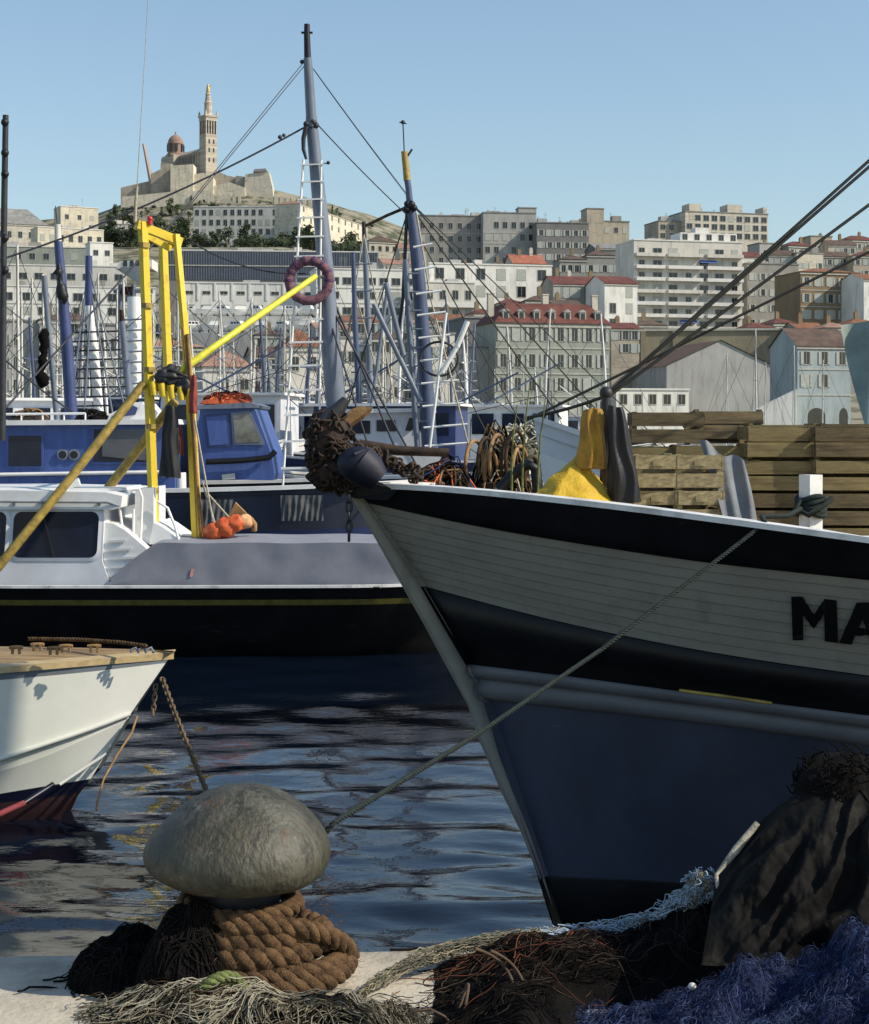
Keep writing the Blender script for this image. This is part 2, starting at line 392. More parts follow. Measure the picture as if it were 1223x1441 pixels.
for _ in range(520):
    a = rnd(-PI, PI * .5); zq = rnd(.02, .26); r = (.275 if zq < .1 else .235 if zq < .18 else .2) + rnd(-.01, .012); p = V((BX + .045 + r * 1.08 * math.cos(a), BY + r * math.sin(a), zq)); d = V((math.cos(a) * .8 + rnd(-.5, .5), math.sin(a) * .8 + rnd(-.5, .5), rnd(-.6, .6))) * rnd(.006, .022)
    mb.tube([p - d * .3, p + d * .5 + V((0, 0, rnd(-.003, .003))), p + d], .0007, 3, 0, True, False)
part('frayed_yarns', mb, M['tan_rope'], hw)['kind'] = 'stuff'
# net mounds left of the bollard; their black stands in for unlit rope
M['shade_net'] = mat('shade_black_net', (.008, .0065, .006), .95, .5, 20, .8, 120, spec=.15)
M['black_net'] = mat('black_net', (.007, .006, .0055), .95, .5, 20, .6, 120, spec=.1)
M['red_twine'] = mat('red_twine', (.17, .045, .02), .9, .5, 20)
def moundh(cx, cy, rx, ry, h, seed, rough=.35):
    def f(x, y):
        d = ((x - cx) / rx) ** 2 + ((y - cy) / ry) ** 2
        b = max(0.0, 1 - d)
        return h * (b ** .6) * (1 + rough * nz(x * 9 + seed, y * 9) + .5 * rough * nz(x * 23, y * 23, seed)) - .012
    return f
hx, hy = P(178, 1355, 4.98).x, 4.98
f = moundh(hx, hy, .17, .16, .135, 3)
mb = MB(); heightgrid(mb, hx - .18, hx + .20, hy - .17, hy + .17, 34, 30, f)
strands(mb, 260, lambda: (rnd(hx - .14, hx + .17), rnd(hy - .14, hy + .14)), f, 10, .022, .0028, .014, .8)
f2 = moundh(BX - .125, BY - .15, .15, .15, .25, 9, .25)  # added mound: covers the coil's left front so it looks unlit
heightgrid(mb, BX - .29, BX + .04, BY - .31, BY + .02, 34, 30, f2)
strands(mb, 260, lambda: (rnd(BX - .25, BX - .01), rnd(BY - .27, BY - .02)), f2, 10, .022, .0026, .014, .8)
single('black_heap', mb, M['shade_net'], 'added black net heap on the left of the bollard, standing in for shade on the rope', 'net', loc=(hx, hy, 0))

# ================================================================== NETS ON THE QUAY
M['net_pale'] = mat('net_pale', (.30, .26, .175), .95, .4, 25, .5, 120)
M['net_grey'] = mat('net_grey', (.13, .125, .09), .95, .4, 25)
M['net_brown'] = mat('net_brown', (.06, .038, .02), .95, .5, 25)
M['net_green'] = mat('green_rope', (.14, .17, .055), .9, .4, 40, .6, 150)
M['net_blue'] = mat('net_blue', (.026, .046, .125), .9, .4, 12, col2=(.012, .018, .055))
M['net_white'] = mat('net_white', (.36, .33, .25), .95, .3, 25)
M['net_ltblue'] = mat('net_light_blue', (.42, .52, .60), .95, .3, 25)
# pale net along the bottom
def h1(x, y):
    c = 4.66 + .04 * math.sin(x * 5); d = (y - c) / .13
    e = max(0, 1 - d * d) * max(0, min(1, (x + 1.02) / .2)) * max(0, min(1, (.02 - x) / .15))
    return .05 * e * (1 + .5 * nz(x * 9, y * 9) + .3 * nz(x * 22, y * 22)) + .035 * max(0, 1 - ((x + .62) / .2) ** 2) * max(0, 1 - ((y - 4.68) / .16) ** 2) - .012
mb = MB(); heightgrid(mb, -1.1, .06, 4.4, 4.9, 60, 26, lambda x, y: h1(x, y) - .006, 0)
nk = lambda x, y: h1(x, y) > -.006
fl1 = lambda x, y: 5.0 * nz(x * 2.6, y * 2.6, 3.3)
strands(mb, 900, lambda: (rnd(-.95, -.02), rnd(4.5, 4.78)), h1, 22, .016, .0013, .014, .12, mis=[0, 1, 1, 2, 2, 3, 3], keep=nk, flow=fl1)
strands(mb, 260, lambda: (rnd(-.95, -.02), rnd(4.5, 4.78)), h1, 14, .018, .0011, .02, .6, mis=[0, 1, 2, 3], keep=nk)
strands(mb, 120, lambda: (rnd(-.95, -.3), rnd(4.55, 4.78)), h1, 22, .03, .0017, .014, .13, mis=[1, 1, 2], keep=nk)
strands(mb, 160, lambda: (rnd(-.95, -.45), rnd(4.5, 4.74)), h1, 22, .016, .0014, .020, .12, mi=4, keep=nk, flow=fl1)
single('fishing_net', mb, [M['black_net'], M['net_pale'], M['net_grey'], M['net_brown'], M['net_white']], 'pale tangled fishing net lying along the front of the quay below the bollard', 'net', loc=(-.5, 4.7, 0))
mb = MB()
gx = P(300, 1440, 4.62).x
for k, (dx, r, z0) in enumerate(((0, .075, .02), (.02, .062, .05))):
    laid_rope(mb, [V((gx + dx + r * math.cos(a), 4.66 + .02 * math.sin(a * 2), z0 + r * math.sin(a) * 1.05)) for a in [PI * (-.1 + 1.2 * i / 40) for i in range(41)]], .0165, pitch=.06)
single('green_rope_loop', mb, M['net_green'], 'faded green rope looped through the pale net below the bollard', 'rope')
# dark brown net heap, its colour taken near black for a shadow lying over it
def h2(x, y):
    r = max(0, min(1, (x + .12) / .42)); r = r * r * (3 - 2 * r)
    back = max(0, min(1, (edgeY(x) - .06 - y) / .16)); front = max(0, min(1, (y - 3.9) / .3))
    base = .055 + .06 * r + .16 * max(0, min(1, (x - .55) / .45))
    bz = max(0, min(1, (x - .22) / .2)) * max(0, min(1, (4.86 - y) / .12))
    base *= 1 - .92 * bz
    return base * r * (back ** .6) * front * (1 + .3 * nz(x * 6, y * 6) + .22 * nz(x * 15, y * 15)) - .012
mb = MB(); heightgrid(mb, -.14, 2.6, 4.0, 5.34, 110, 60, h2, 0)
nb = lambda x, y: not (x > .34 and y < 4.78)
fl2 = lambda x, y: 5.0 * nz(x * 2.2, y * 2.2, 8.1)
strands(mb, 2200, lambda: (rnd(.0, 1.3), rnd(4.25, 5.2)), h2, 24, .018, .0012, .008, .1, mis=[0, 0, 0, 0, 0, 1], flow=fl2, keep=nb)
strands(mb, 240, lambda: (rnd(.02, 1.3), rnd(4.55, 5.2)), h2, 14, .026, .0014, .010, .6, mis=[0, 0, 0, 1], keep=nb)
strands(mb, 70, lambda: (rnd(.1, .5), rnd(4.85, 5.12)), h2, 14, .024, .0015, .012, .25, mis=[2, 3])
single('fishing_net', mb, [M['black_net'], mat('net_shade_brown', (.022, .014, .009), .95, .5, 25), M['net_brown'], M['red_twine']], 'black and dark brown net heap with rusty cords in the middle of the quay edge', 'net', loc=(.6, 4.8, 0))
mb = MB()
for (a, b, c) in (((640, 1441), (668, 1345), (655, 1415)), ((668, 1335), (720, 1350), (725, 1400)), ((690, 1338), (735, 1355), (742, 1405))):
    p0, p1, p2 = P(*a, 4.66), P(*b, 4.76), P(*c, 4.66)
    mb.tube([p0.lerp(p1, t).lerp(p1.lerp(p2, t), t) for t in [i / 14 for i in range(15)]], .0045, 6)
pts = [P(x, y, 4.62) for x, y in ((560, 1441), (580, 1424), (605, 1420), (625, 1430), (635, 1441))]
mb.tube(pts, .004, 6)
pts = [P(x, y, 4.62) for x, y in ((680, 1441), (720, 1420), (770, 1425), (810, 1441))]
mb.tube(pts, .0035, 6)
single('rope_hoops', mb, mat('hoop_brown', (.10, .065, .04), .85, .4, 20), 'thin brown rope hoops standing out of the dark net heap', 'rope')
# light frayed net edge along the quay's rim
path = [P(x, y, Yd) for x, y, Yd in ((470, 1425, 4.78), (525, 1385, 4.88), (580, 1352, 5.0), (650, 1330, 5.12), (740, 1318, 5.2), (830, 1312, 5.22), (900, 1300, 5.18), (945, 1278, 5.08), (975, 1255, 5.0), (992, 1240, 4.95))]
mb = MB()
def along(t):
    k = t * (len(path) - 1); i = min(int(k), len(path) - 2); return path[i].lerp(path[i + 1], k - i)
for _ in range(820):
    t0 = rnd(0, 1); L = rnd(.02, .1); off = V((rnd(-.02, .02), rnd(-.03, .03), rnd(-.03, .022))); pp = []
    R_ = .5 + t0 * .9
    for i in range(9):
        t = min(1, t0 + L * i / 8); pp.append(along(t) + off * R_ + V((rnd(-.009, .009), rnd(-.009, .009), rnd(-.008, .009))) * R_)
    mb.tube(pp, rnd(.0011, .0024), 4, (0 if random.random() < .75 else 1) if t0 > .4 else random.choice((1, 2, 2)), True, False)
single('fishing_net', mb, [M['net_ltblue'], M['net_pale'], M['net_grey']], 'frayed pale blue-white net edge trailing along the rim of the quay', 'net')
# white float caught in the net
mb = MB(); mb.sphere(P(974, 1388, 4.5), .011, 12, 8, 0, (1, 1, .9)); single('net_float', mb, M['cream_paint'], 'small white float in the dark net near the blue net', 'float')
# blue net
def h3(x, y):
    s = max(0, min(1, (x - .40) / .68)); e = max(0, min(1, (4.78 - y - .10 * (1 - s)) / .22)); fr = max(0, min(1, (y - 3.7) / .3))
    return (.03 + .20 * s ** 1.1) * (e ** .55) * fr * (1 + .55 * nz(x * 5, y * 5, 5) + .32 * nz(x * 13, y * 13, 5)) * max(0, min(1, (x - .30) / .1)) - .012
mb = MB(); heightgrid(mb, .28, 2.4, 3.75, 4.82, 70, 50, h3, 0)
strands(mb, 8500, lambda: (rnd(.36, 1.3), rnd(3.72, 4.76)), h3, 10, .009, .0008, .018, 1.3, mis=[0, 1, 1, 1, 2], n=3)
single('fishing_net', mb, [mat('net_blue_deep', (.02, .028, .10), .95, .5, 40, 1.0, 160), M['net_blue'], mat('net_blue_bright', (.06, .10, .225), .9, .3, 20)], 'bright blue curly nylon net heaped at the bottom right of the quay', 'net', loc=(.9, 4.5, 0))
# tarpaulin over the heap
M['tarp'] = mat('grey_tarp', (.0055, .005, .0045), .78, .35, 8, .3, 60, spec=.14)
top = [(1008, 1231), (1040, 1190), (1075, 1150), (1110, 1122), (1150, 1102), (1200, 1090), (1300, 1070), (1420, 1070)]
mb = MB(); rows = []
nu, nv = 200, 110
def foldamp(u, v):
    a = u * 50 + v * 27.0 + 6.5 * nz(u * 4.5, v * 2.2) + 1.2 * nz(u * 11, v * 5, 7)
    s = 1 - abs(math.sin(a * .5)) * 2; return s * .62 * max(.08, .55 + 1.1 * nz(u * 7 + 4, v * 3, 9)) + .42 * nz(u * 14, v * 6, 2) + .16 * nz(u * 34, v * 16, 4) + .07 * nz(u * 80, v * 40, 4)
for j in range(nv + 1):
    v = j / nv; r = []
    for i in range(nu + 1):
        u = i / nu; x = lerp(1008, 1420, u ** 1.15); y0 = poly_y(top, x)
        tp = P(x, y0, 4.98)
        bt = V((tp.x - .10 + .05 * u, 4.62 - .08 * u, .16))
        bk = V((tp.x + .03, 5.18, .10))
        if v < .22: p = bk.lerp(tp, (v / .22) ** .8)
        else:
            w = (v - .22) / .78; p = tp.lerp(bt, w); p += V((0, -.07, .07)) * math.sin(PI * w) * (.4 + .6 * u)
        k = min(1, max(0, (v - .2) * 3)) * min(1, u * 6)
        p += V((-.35, -.8, .45)) * foldamp(u, v) * .05 * k
        r.append(p)
    rows.append(r)
mb.grid(rows, 0)
wear(M['tarp'], (.03, .028, .022), 5, (1, 1, 1), .55, .68, .6)
tp_ = thing('tarpaulin', 'dark grey creased tarpaulin thrown over a heap on the right of the quay', 'tarpaulin', (.95, 4.8, 0))
part('sheet', mb, M['tarp'], tp_)
mb = MB(); mb.tube([P(1066, 1158, 4.96), P(1036, 1196, 4.94), P(1008, 1231, 4.9), P(1015, 1290, 4.82), P(1025, 1362, 4.7)], [.010, .014, .006, .007, .005], 6)
part('hem_strap', mb, M['pale_rope'], tp_)
def lump(c, r, seed, k=.25):
    def fn(p):
        d = 1 + k * nz(p.x * 6 / r * .2 + seed, p.y * 6 / r * .2, p.z * 6 / r * .2) + k * .4 * nz(p.x * 3 / r, p.y * 3 / r, p.z * 3 / r + seed); return p * d
    return fn
mb = MB(); c = P(1190, 1112, 5.05)
prof = [(max(1e-4, .155 * math.sin(PI * i / 18)), -.11 * math.cos(PI * i / 18)) for i in range(19)]
mb.lathe(prof, 30, c, 0, True, lump(c, .15, 4))
for _ in range(160):
    d = V((rnd(-1, 1), rnd(-1, .3), rnd(-.2, 1))).normalized(); p = c + V((d.x * .15, d.y * .15, d.z * .11)); q = V((rnd(-1, 1), rnd(-1, 1), rnd(-1, 1))) * .03
    mb.tube([p - q, p + d * .012, p + q], .0025, 4, 0, True, False)
single('black_heap', mb, M['black_net'], 'black net bundle on top of the tarpaulin in front of the white hull', 'net')
# ================================================================== THE TRAWLER WHOSE BOW FILLS THE RIGHT
HD = V((.98, .20, 0)).normalized(); HN = V((-HD.y, HD.x, 0))       # aft along the keel, and to starboard
LEV = [  # rabbet and right-hand pixel points, depth at the stem, depth at x = 1223
    ('gun', [(496, 682), (600, 686), (740, 698), (900, 716), (1075, 739), (1223, 759)], 8.67, 7.32),
    ('b1', [(518, 706), (600, 724), (700, 744), (860, 770), (1000, 790), (1223, 814)], 8.69, 7.42),
    ('b2t', [(597, 825), (760, 868), (900, 899), (1050, 926), (1223, 951)], 8.77, 7.66),
    ('b2b', [(659, 933), (800, 950), (950, 970), (1080, 987), (1223, 1005)], 8.82, 7.76),
    ('rr', [(680, 985), (800, 998), (950, 1014), (1080, 1030), (1223, 1050)], 8.84, 7.86),
    ('boot', [(762, 1232), (900, 1238), (1000, 1244), (1223, 1255)], 8.89, 8.42),
    ('wl', [(791, 1325), (1000, 1333), (1223, 1341)], 8.91, 8.55),
]
LV = {l[0]: k for k, l in enumerate(LEV)}
def side(k, t):
    """point on the port side: level k (may be fractional), t = 0 at the stem, 1 at the right of the frame, up to 2.4 aft of it"""
    def one(kk):
        _, pts, Ys, Ye = LEV[kk]
        if t <= 1:
            x = lerp(pts[0][0], 1223, t); Yd = Ys + (Ye - Ys) * (1 - (1 - t) ** 1.3)
            return P(x, poly_y(pts, x), Yd)
        return P(1223, pts[-1][1], Ye) + (HD * 2.3 + V((0, 0, .0))) * (t - 1) + (-HN) * .35 * min(1, t - 1) * (1 - kk * .08)
    k0 = int(math.floor(k)); k0 = min(k0, len(LEV) - 2)
    return one(k0).lerp(one(k0 + 1), k - k0)
STEM0 = side(0, 0) - HD * .02
def mir(p): d = (p - STEM0).dot(HN); return p - HN * 2 * d
TS = [-.012, .01, .03, .06, .1, .15, .2, .27, .34, .42, .5, .58, .66, .74, .82, .9, 1.0, 1.12, 1.3, 1.5, 1.75, 2.0]
OUT = V((-.42, -.82, -.3)).normalized()
trawler = thing('fishing_trawler', 'big wooden fishing trawler with white planked bow, black bands and fish crates on deck', 'fishing boat', STEM0 + V((0, 0, -1)))
def band(name, levels, m, offs=None, label=None, both=True, smooth=True):
    mb = MB()
    for fl in ((False, True) if both else (False,)):
        rows = []
        for q, k in enumerate(levels):
            off = offs[q] if offs else 0.0
            r = [side(k, t) + OUT * off for t in TS]
            rows.append([mir(p) for p in r] if fl else r)
        mb.grid(rows, 0, smooth, flip=not fl)
    return part(name, mb, m, trawler, label)
band('bulwark', [0, .25, .5, .75, 1.0, 1.02], M['black_paint'], [.012, .014, .015, .015, .015, 0], 'black painted bulwark below the white rail')
# planking: strakes that lap, each a little proud at its lower edge
lv, of = [], []
NS = 9
for k in range(NS):
    a = 1 + k / NS; b = 1 + (k + 1) / NS
    lv += [a, a + .012, lerp(a, b, .5), b - .012]; of += [-.004, .003, .006, .009]
lv.append(2.0); of.append(0)
band('planking', lv, M['hull_white'], of, 'weathered white planks between the black bands', smooth=False)
band('painted_stripe', [2.0, 2.0, 2.5, 3.0, 3.0], M['black_paint'], [0, .012, .014, .012, 0], 'broad black stripe under the planks')
M['hull_mid'] = mat('hull_mid', (.115, .12, .13), .5, .2, 2.2, .12, 30, stretch=(1, 1, 3))
band('rubbing_strake', [3.0, 3.02, 3.1, 3.2, 3.3, 3.38, 3.42, 3.5, 3.6, 3.7, 3.8, 3.9, 3.96, 4.0], M['hull_mid'], [0, .018, .028, .030, .026, .010, .006, .020, .032, .036, .034, .024, .008, 0])
band('lower_hull', [4.0, 4.1, 4.3, 4.6, 4.8, 5.0], M['hull_grey'], [0, 0, 0, 0, 0, 0], 'blue-grey lower side')
# boot top and bottom, down to a keel
mb = MB()
for fl in (False, True):
    rows = []
    for k in (5.0, 5.02, 5.5, 6.0):
        r = [side(k, t) + OUT * (0 if k == 5 else .006) for t in TS]; rows.append([mir(p) for p in r] if fl else r)
    for dz, sq in ((-.5, .55), (-1.0, .06)):
        r = []
        for t in TS:
            p = side(6.0, t); d = (p - STEM0).dot(HN); q = p - HN * d * (1 - sq); q = q + HD * .1 * (-dz) * (1 if t < .3 else 0); q.z += dz; r.append(q)
        rows.append([mir(p) for p in r] if fl else r)
    mb.grid(rows, 0, True, flip=not fl)
part('boot_top', mb, M['black_paint'], trawler)
# stem post
stem_l = [(489, 690), (493, 696), (529, 758), (568, 827), (597, 878), (626, 932), (660, 994), (673, 1037), (684, 1062), (706, 1114), (735, 1173), (758, 1232), (788, 1325)]
rab = [(500, 690), (508, 696), (551, 758), (598, 827), (628, 878), (659, 933), (684, 994), (693, 1037), (700, 1062), (718, 1114), (742, 1173), (763, 1232), (792, 1325)]
mb = MB(); rows = []
for (lx, ly), (rx, ry) in zip(stem_l, rab):
    f_ = (ly - 682) / (1325 - 682); Yd = lerp(8.67, 8.91, min(1, f_ * 1.4)) 
    pr = P(rx, ry, Yd - .018); pl = P(lx, ly, Yd - .018)
    pm = pl.lerp(pr, .14)
    a = pl + HN * .05; rows.append([pr + HN * .03, pr, pm, pl + HN * .025, mir(pr) + (pl - pr) * .9, mir(pr)])
mb.grid(rows, 0, False, flip=True); mb.add(rows[0], [tuple(range(6))]); part('stem_post', mb, M['hull_white'], trawler)
# black cap of the stem head and hawse timber
mb = MB(); mb.prism([P(476, 668, 8.6), P(520, 672, 8.58), P(560, 690, 8.5), P(545, 704, 8.5), P(497, 701, 8.6), P(482, 690, 8.6)], HN * .16); part('stem_head', mb, M['rubber'], trawler)
# white rail cap with thickness, and inner bulwark
mb = MB(); IN = .10
for fl in (False, True):
    rows = [[], [], [], []]
    for t in TS:
        p = side(0, t) + OUT * .012; tg = (side(0, t + .01) - side(0, t)); tg.z = 0; tg.normalize(); inn = V((-tg.y, tg.x, 0))
        wd = IN * min(1, .35 + t * 6)
        for r, q in zip(rows, (p - inn * .012 - V((0, 0, .012)), p - inn * .012 + V((0, 0, .014)), p + inn * wd + V((0, 0, .014)), p + inn * wd - V((0, 0, .03)))): r.append(mir(q) if fl else q)
    mb.grid(rows, 0, False, flip=fl)
part('rail_cap', mb, M['rail_white'], trawler)
mb = MB()
for fl in (False, True):
    rows = [[], [], []]
    for t in TS[3:]:
        tg = (side(0, t + .01) - side(0, t)); tg.z = 0; tg.normalize(); inn = V((-tg.y, tg.x, 0))
        for r, k in zip(rows, (.02, .6, 1.2)):
            u = side(k, t) + inn * IN * min(.8, .3 + t * 5); r.append(mir(u) if fl else u)
    mb.grid(rows, 0, True, flip=fl)
part('inner_bulwark', mb, M['cream_paint'], trawler)
mb = MB(); rows = [[], []]
for t in TS[2:]:
    k_ = 1.0
    while side(k_, t).z > .75 and k_ < 3: k_ += .02
    p = side(k_, t); rows[0].append(p + HN * .03); rows[1].append(mir(p + HN * .03))
mb.grid(rows, 0, False); part('deck', mb, M['wood_deck'], trawler)
# lettering on the bow, on the planks
def on_plank(x, y):
    """point on the planking seen at a pixel"""
    t = (x - 597) / (1223 - 597)
    best = None
    for k in range(60):
        kk = 1 + k / 59
        pts0, pts1 = LEV[1][1], LEV[2][1]
        for tt in [t]:
            pass
        # solve t for this level so that the pixel's x matches
        x0 = lerp(518, 597, kk - 1); t2 = (x - x0) / (1223 - x0)
        p = side(kk, t2); yy = HZ + (CZ - p.z) * F / p.y
        if best is None or abs(yy - y) < best[0]: best = (abs(yy - y), kk, t2)
    return side(best[1], best[2]) + OUT * .020
def letter(polys, name):
    mb = MB()
    for poly in polys:
        # strip of quads between two polylines
        a, b = poly
        n = 6
        A = []; B = []
        for (q0, q1) in zip(a, a[1:]): A += [(lerp(q0[0], q1[0], i / n), lerp(q0[1], q1[1], i / n)) for i in range(n + 1)]
        for (q0, q1) in zip(b, b[1:]): B += [(lerp(q0[0], q1[0], i / n), lerp(q0[1], q1[1], i / n)) for i in range(n + 1)]
        mb.grid([[on_plank(*p) for p in A], [on_plank(*p) for p in B]], 0, False)
    part('letter', mb, M['black_paint'], trawler, 'black painted letter ' + name)
letter([([(1115, 838), (1117, 899)], [(1131, 838), (1132, 899)]), ([(1161, 841), (1162, 900)], [(1179, 842), (1181, 902)]),
        ([(1131.1, 838), (1146.5, 862)], [(1131.1, 862), (1146.5, 883)]), ([(1146.6, 862), (1160.9, 842)], [(1146.6, 883), (1160.9, 862)])], 'M')
letter([([(1207, 846), (1182, 903)], [(1226, 846), (1200, 904)]), ([(1226.1, 846), (1246, 905)], [(1212, 860), (1229, 905)]), ([(1203, 880), (1236, 882)], [(1198, 891), (1240, 893)])], 'A')
mb = MB(); mb.tube([P(958, 969, 7.93) + OUT * .02, P(1020, 977, 7.85) + OUT * .02, P(1088, 987, 7.79) + OUT * .02], .008, 6); part('brass_strip', mb, M['ochre'], trawler)
# hanging post with oilskins, stays
mb = MB(); mb.tube([P(851, 720, 8.6), P(853, 640, 8.6), P(853, 552, 8.6)], [.03, .028, .024], 8); mb.sphere(P(853, 553, 8.6), .034, 10, 8); part('samson_post', mb, M['dark_steel'], trawler)
M['stay'] = mat('stay_wire', (.022, .023, .018), .6, .3, 10)
MAST = V((5.2, 9.2, 0))
for (a, b, Ya, r) in (((853, 556), (1235, 213), 8.6, .0085), ((853, 556), (1235, 222), 8.6, .0085), ((853, 560), (1235, 277), 8.6, .0085), ((740, 592), (1235, 346), 9.2, .0075)):
    A = P(*a, Ya); q = (b[0] - CX) / F; t = (q * A.y - A.x) / ((MAST.x - A.x) - q * (MAST.y - A.y)); e_ = V((lerp(A.x, MAST.x, t), lerp(A.y, MAST.y, t), 0)); e_.z = P(*b, e_.y).z
    mb = MB(); mb.tube(sag(A, A + (e_ - A) / t, .01, 20), r, 6, 0, True, False); part('stay', mb, M['stay'], trawler)
mb = MB(); mb.tube(sag(P(740, 588, 9.2), P(853, 557, 8.6), .012), .009, 6, 0, True, False); part('stay', mb, M['stay'], trawler)
# mast for those stays stands aft, outside the picture
mb = MB(); p = V((5.2, 9.2, .7)); mb.tube([p, p + V((0, 0, 3)), p + V((0, 0, 7))], [.14, .12, .08], 12); part('mast', mb, M['mast_grey'], trawler)
# white mooring post with a knot
WY = 8.15
mb = MB(); mb.box((P(1141, 0, WY).x, WY, (P(0, 668, WY).z + .7) / 2), (.078, .078, P(0, 668, WY).z - .7), rz=.5); part('mooring_post', mb, M['rail_white'], trawler)
line = thing('mooring_line', 'thin dark green mooring line from the white post on the trawler down to the bollard', 'rope', P(1141, 710, WY))
mb = MB(); c = P(1141, 712, WY)
for k in range(5):
    mb.tube([c + V((.066 * math.cos(a), .066 * math.sin(a), -.035 + .018 * k + .012 * math.sin(a * 2 + k))) for a in [2 * PI * i / 18 for i in range(19)]], .013, 6)
mb.tube([c + V((-.06, -.05, .03)), c + V((-.09, -.07, -.01)), c + V((-.03, -.09, -.04)), c + V((.05, -.08, .01)), c + V((.09, -.05, .04))], .014, 6)
part('hitch', mb, M['blue_rope'], line)
rail = P(1074, 735, 7.58)
mb = MB()
laid_rope(mb, [c + V((-.06, -.06, -.01)), c.lerp(rail, .5) + V((0, 0, -.01)), rail + V((0, .03, .025)), rail + V((0, -.05, .0))], .012, pitch=.06, n=5)
end = V((BX + .08, BY + .05, .22)); a0 = rail + V((0, -.05, .0))
m1 = P(845, 915, 6.9); m2 = P(668, 1036, 6.0); e2 = P(470, 1158, 5.08)
laid_rope(mb, [a0.lerp(m1, i / 8) for i in range(9)] + [m1.lerp(m2, i / 8) for i in range(1, 9)] + [m2.lerp(e2, i / 8) for i in range(1, 9)] + [end], .0095, pitch=.055, n=5)
part('line', mb, M['blue_rope'], line)

# ------------------------------------------------------------------ things on the trawler's bow
def link(mb, c, R, r, rot, mi=0):
    pts = []
    for i in range(12):
        a = 2 * PI * i / 12; q = V((R * math.cos(a) * .68, 0, R * math.sin(a) + (.35 * R if math.sin(a) > 0 else -.35 * R))); pts.append(rot @ q + c)
    mb.tube(pts, r, 5, mi, True, False, True)
from mathutils import Euler
ch = thing('anchor_chain', 'rusty anchor chain heaped over the stem head of the trawler', 'chain', P(468, 640, 8.6))
mb = MB()
cc = P(468, 632, 8.62)
mb.sphere(P(464, 622, 8.62), .115, 18, 14, 0, (.9, .9, 1.3)); mb.sphere(P(478, 662, 8.62), .12, 18, 14, 0, (1.25, .9, .75))
for _ in range(170):
    d = V((rnd(-1, 1), rnd(-1, .35), rnd(-1, 1))).normalized(); p = (P(464, 622, 8.62) + V((d.x * .115, d.y * .115, d.z * .155))) if _ % 5 < 3 else (P(478, 662, 8.62) + V((d.x * .16, d.y * .12, d.z * .10)))
    link(mb, p, .022, .0075, Euler((rnd(0, 3), rnd(0, 3), rnd(0, 3))).to_matrix())
for _ in range(70):
    t = rnd(0, 1); p = P(lerp(500, 590, t), lerp(628, 668, t) + rnd(-6, 8), 8.62 + rnd(-.05, .1)); link(mb, p, .022, .0075, Euler((rnd(0, 3), rnd(0, 3), rnd(0, 3))).to_matrix())
part('chain_heap', mb, M['rust'], ch)
mb = MB()
for k in range(5): link(mb, P(491, 700 + k * 13.5, 8.58), .019, .0075, Euler((0, 0, 0 if k % 2 else PI / 2)).to_matrix())
part('hanging_chain', mb, M['dark_steel'], ch)
an = thing('anchor', 'dark iron anchor lying across the bow with its fluke standing up', 'anchor', P(520, 630, 8.8))
mb = MB(); mb.tube([P(505, 626, 8.75), P(560, 634, 8.75), P(632, 637, 8.75)], [.03, .026, .022], 10); part('shank', mb, M['rust'], an)
mb = MB(); mb.tube([P(442, 628, 8.6), P(446, 606, 8.6), P(461, 588, 8.6), P(478, 574, 8.6), P(487, 561, 8.6)], [.05, .05, .045, .036, .02], 8)
mb.tube([P(442, 628, 8.6), P(448, 650, 8.62), P(470, 668, 8.65)], [.05, .05, .045], 8); part('arm', mb, M['dark_steel'], an)
mb = MB(); mb.prism([P(492, 597, 8.9), P(512, 583, 8.9), P(523, 573, 8.9), P(508, 571, 8.9), P(494, 576, 8.9), P(478, 592, 8.9)], (0, .06, -.02)); part('fluke', mb, M['tan'], an)
mb = MB(); mb.sphere(P(505, 653, 8.45), .105, 24, 16, 0, (1.05, 1, .85)); mb.tube([P(505, 653, 8.42), P(520, 664, 8.42), P(534, 676, 8.42)], [.098, .09, .06], 16); mb.tube([P(498, 640, 8.36), P(512, 634, 8.4), P(530, 645, 8.4)], .012, 6); single('mooring_fender', mb, M['navy'], 'dark navy rubber fender jammed beside the chain on the bow', 'fender')
# net and hoop heap on the fore deck
def gear(name, label, x0, x1, ytop, Yd, depth, base, m, n_, mis, seedv, r=.005, spread=.05, L=10, step=.05, cat='net'):
    mb = MB(); xa, xb = P(x0, 0, Yd).x, P(x1, 0, Yd).x; cx, rx = (xa + xb) / 2, (xb - xa) / 2
    top = P(0, ytop, Yd).z
    def f(x, y):
        u = max(0, 1 - ((x - cx) / rx) ** 2); v = max(0, 1 - ((y - Yd) / depth) ** 2)
        return base + (top - base) * ((u ** .5) * (v ** .5)) * (.82 + .3 * nz(x * 4 + seedv, y * 4) + .2 * nz(x * 11, y * 11, seedv))
    heightgrid(mb, xa, xb, Yd - depth, Yd + depth, 30, 18, f, 0)
    ell = lambda x, y: ((x - cx) / rx) ** 2 + ((y - Yd) / depth) ** 2
    def st():
        while True:
            x, y = rnd(xa, xb), rnd(Yd - depth, Yd + depth * .6)
            if ell(x, y) < .8: return x, y
    strands(mb, n_, st, f, L, step, r, spread, .5, mis=mis, keep=lambda x, y: ell(x, y) < 1.0)
    return single(name, mb, m, label, cat)
gear('net_heap', 'dark brown heap of nets and hoops on the trawler fore deck', 640, 765, 612, 9.6, .35, .74, [M['black_net'], M['tan'], M['net_brown'], M['pale_rope'], M['orange']], 240, [0, 0, 1, 1, 2, 3], 2)
gear('net_heap', 'low tangle of rusty net and cord just behind the bow rail', 572, 680, 655, 9.25, .22, 1.08, [M['black_net'], M['tan'], M['net_brown'], M['orange'], M['deep_blue']], 170, [0, 1, 2, 2, 3, 4], 6)
mb = MB()
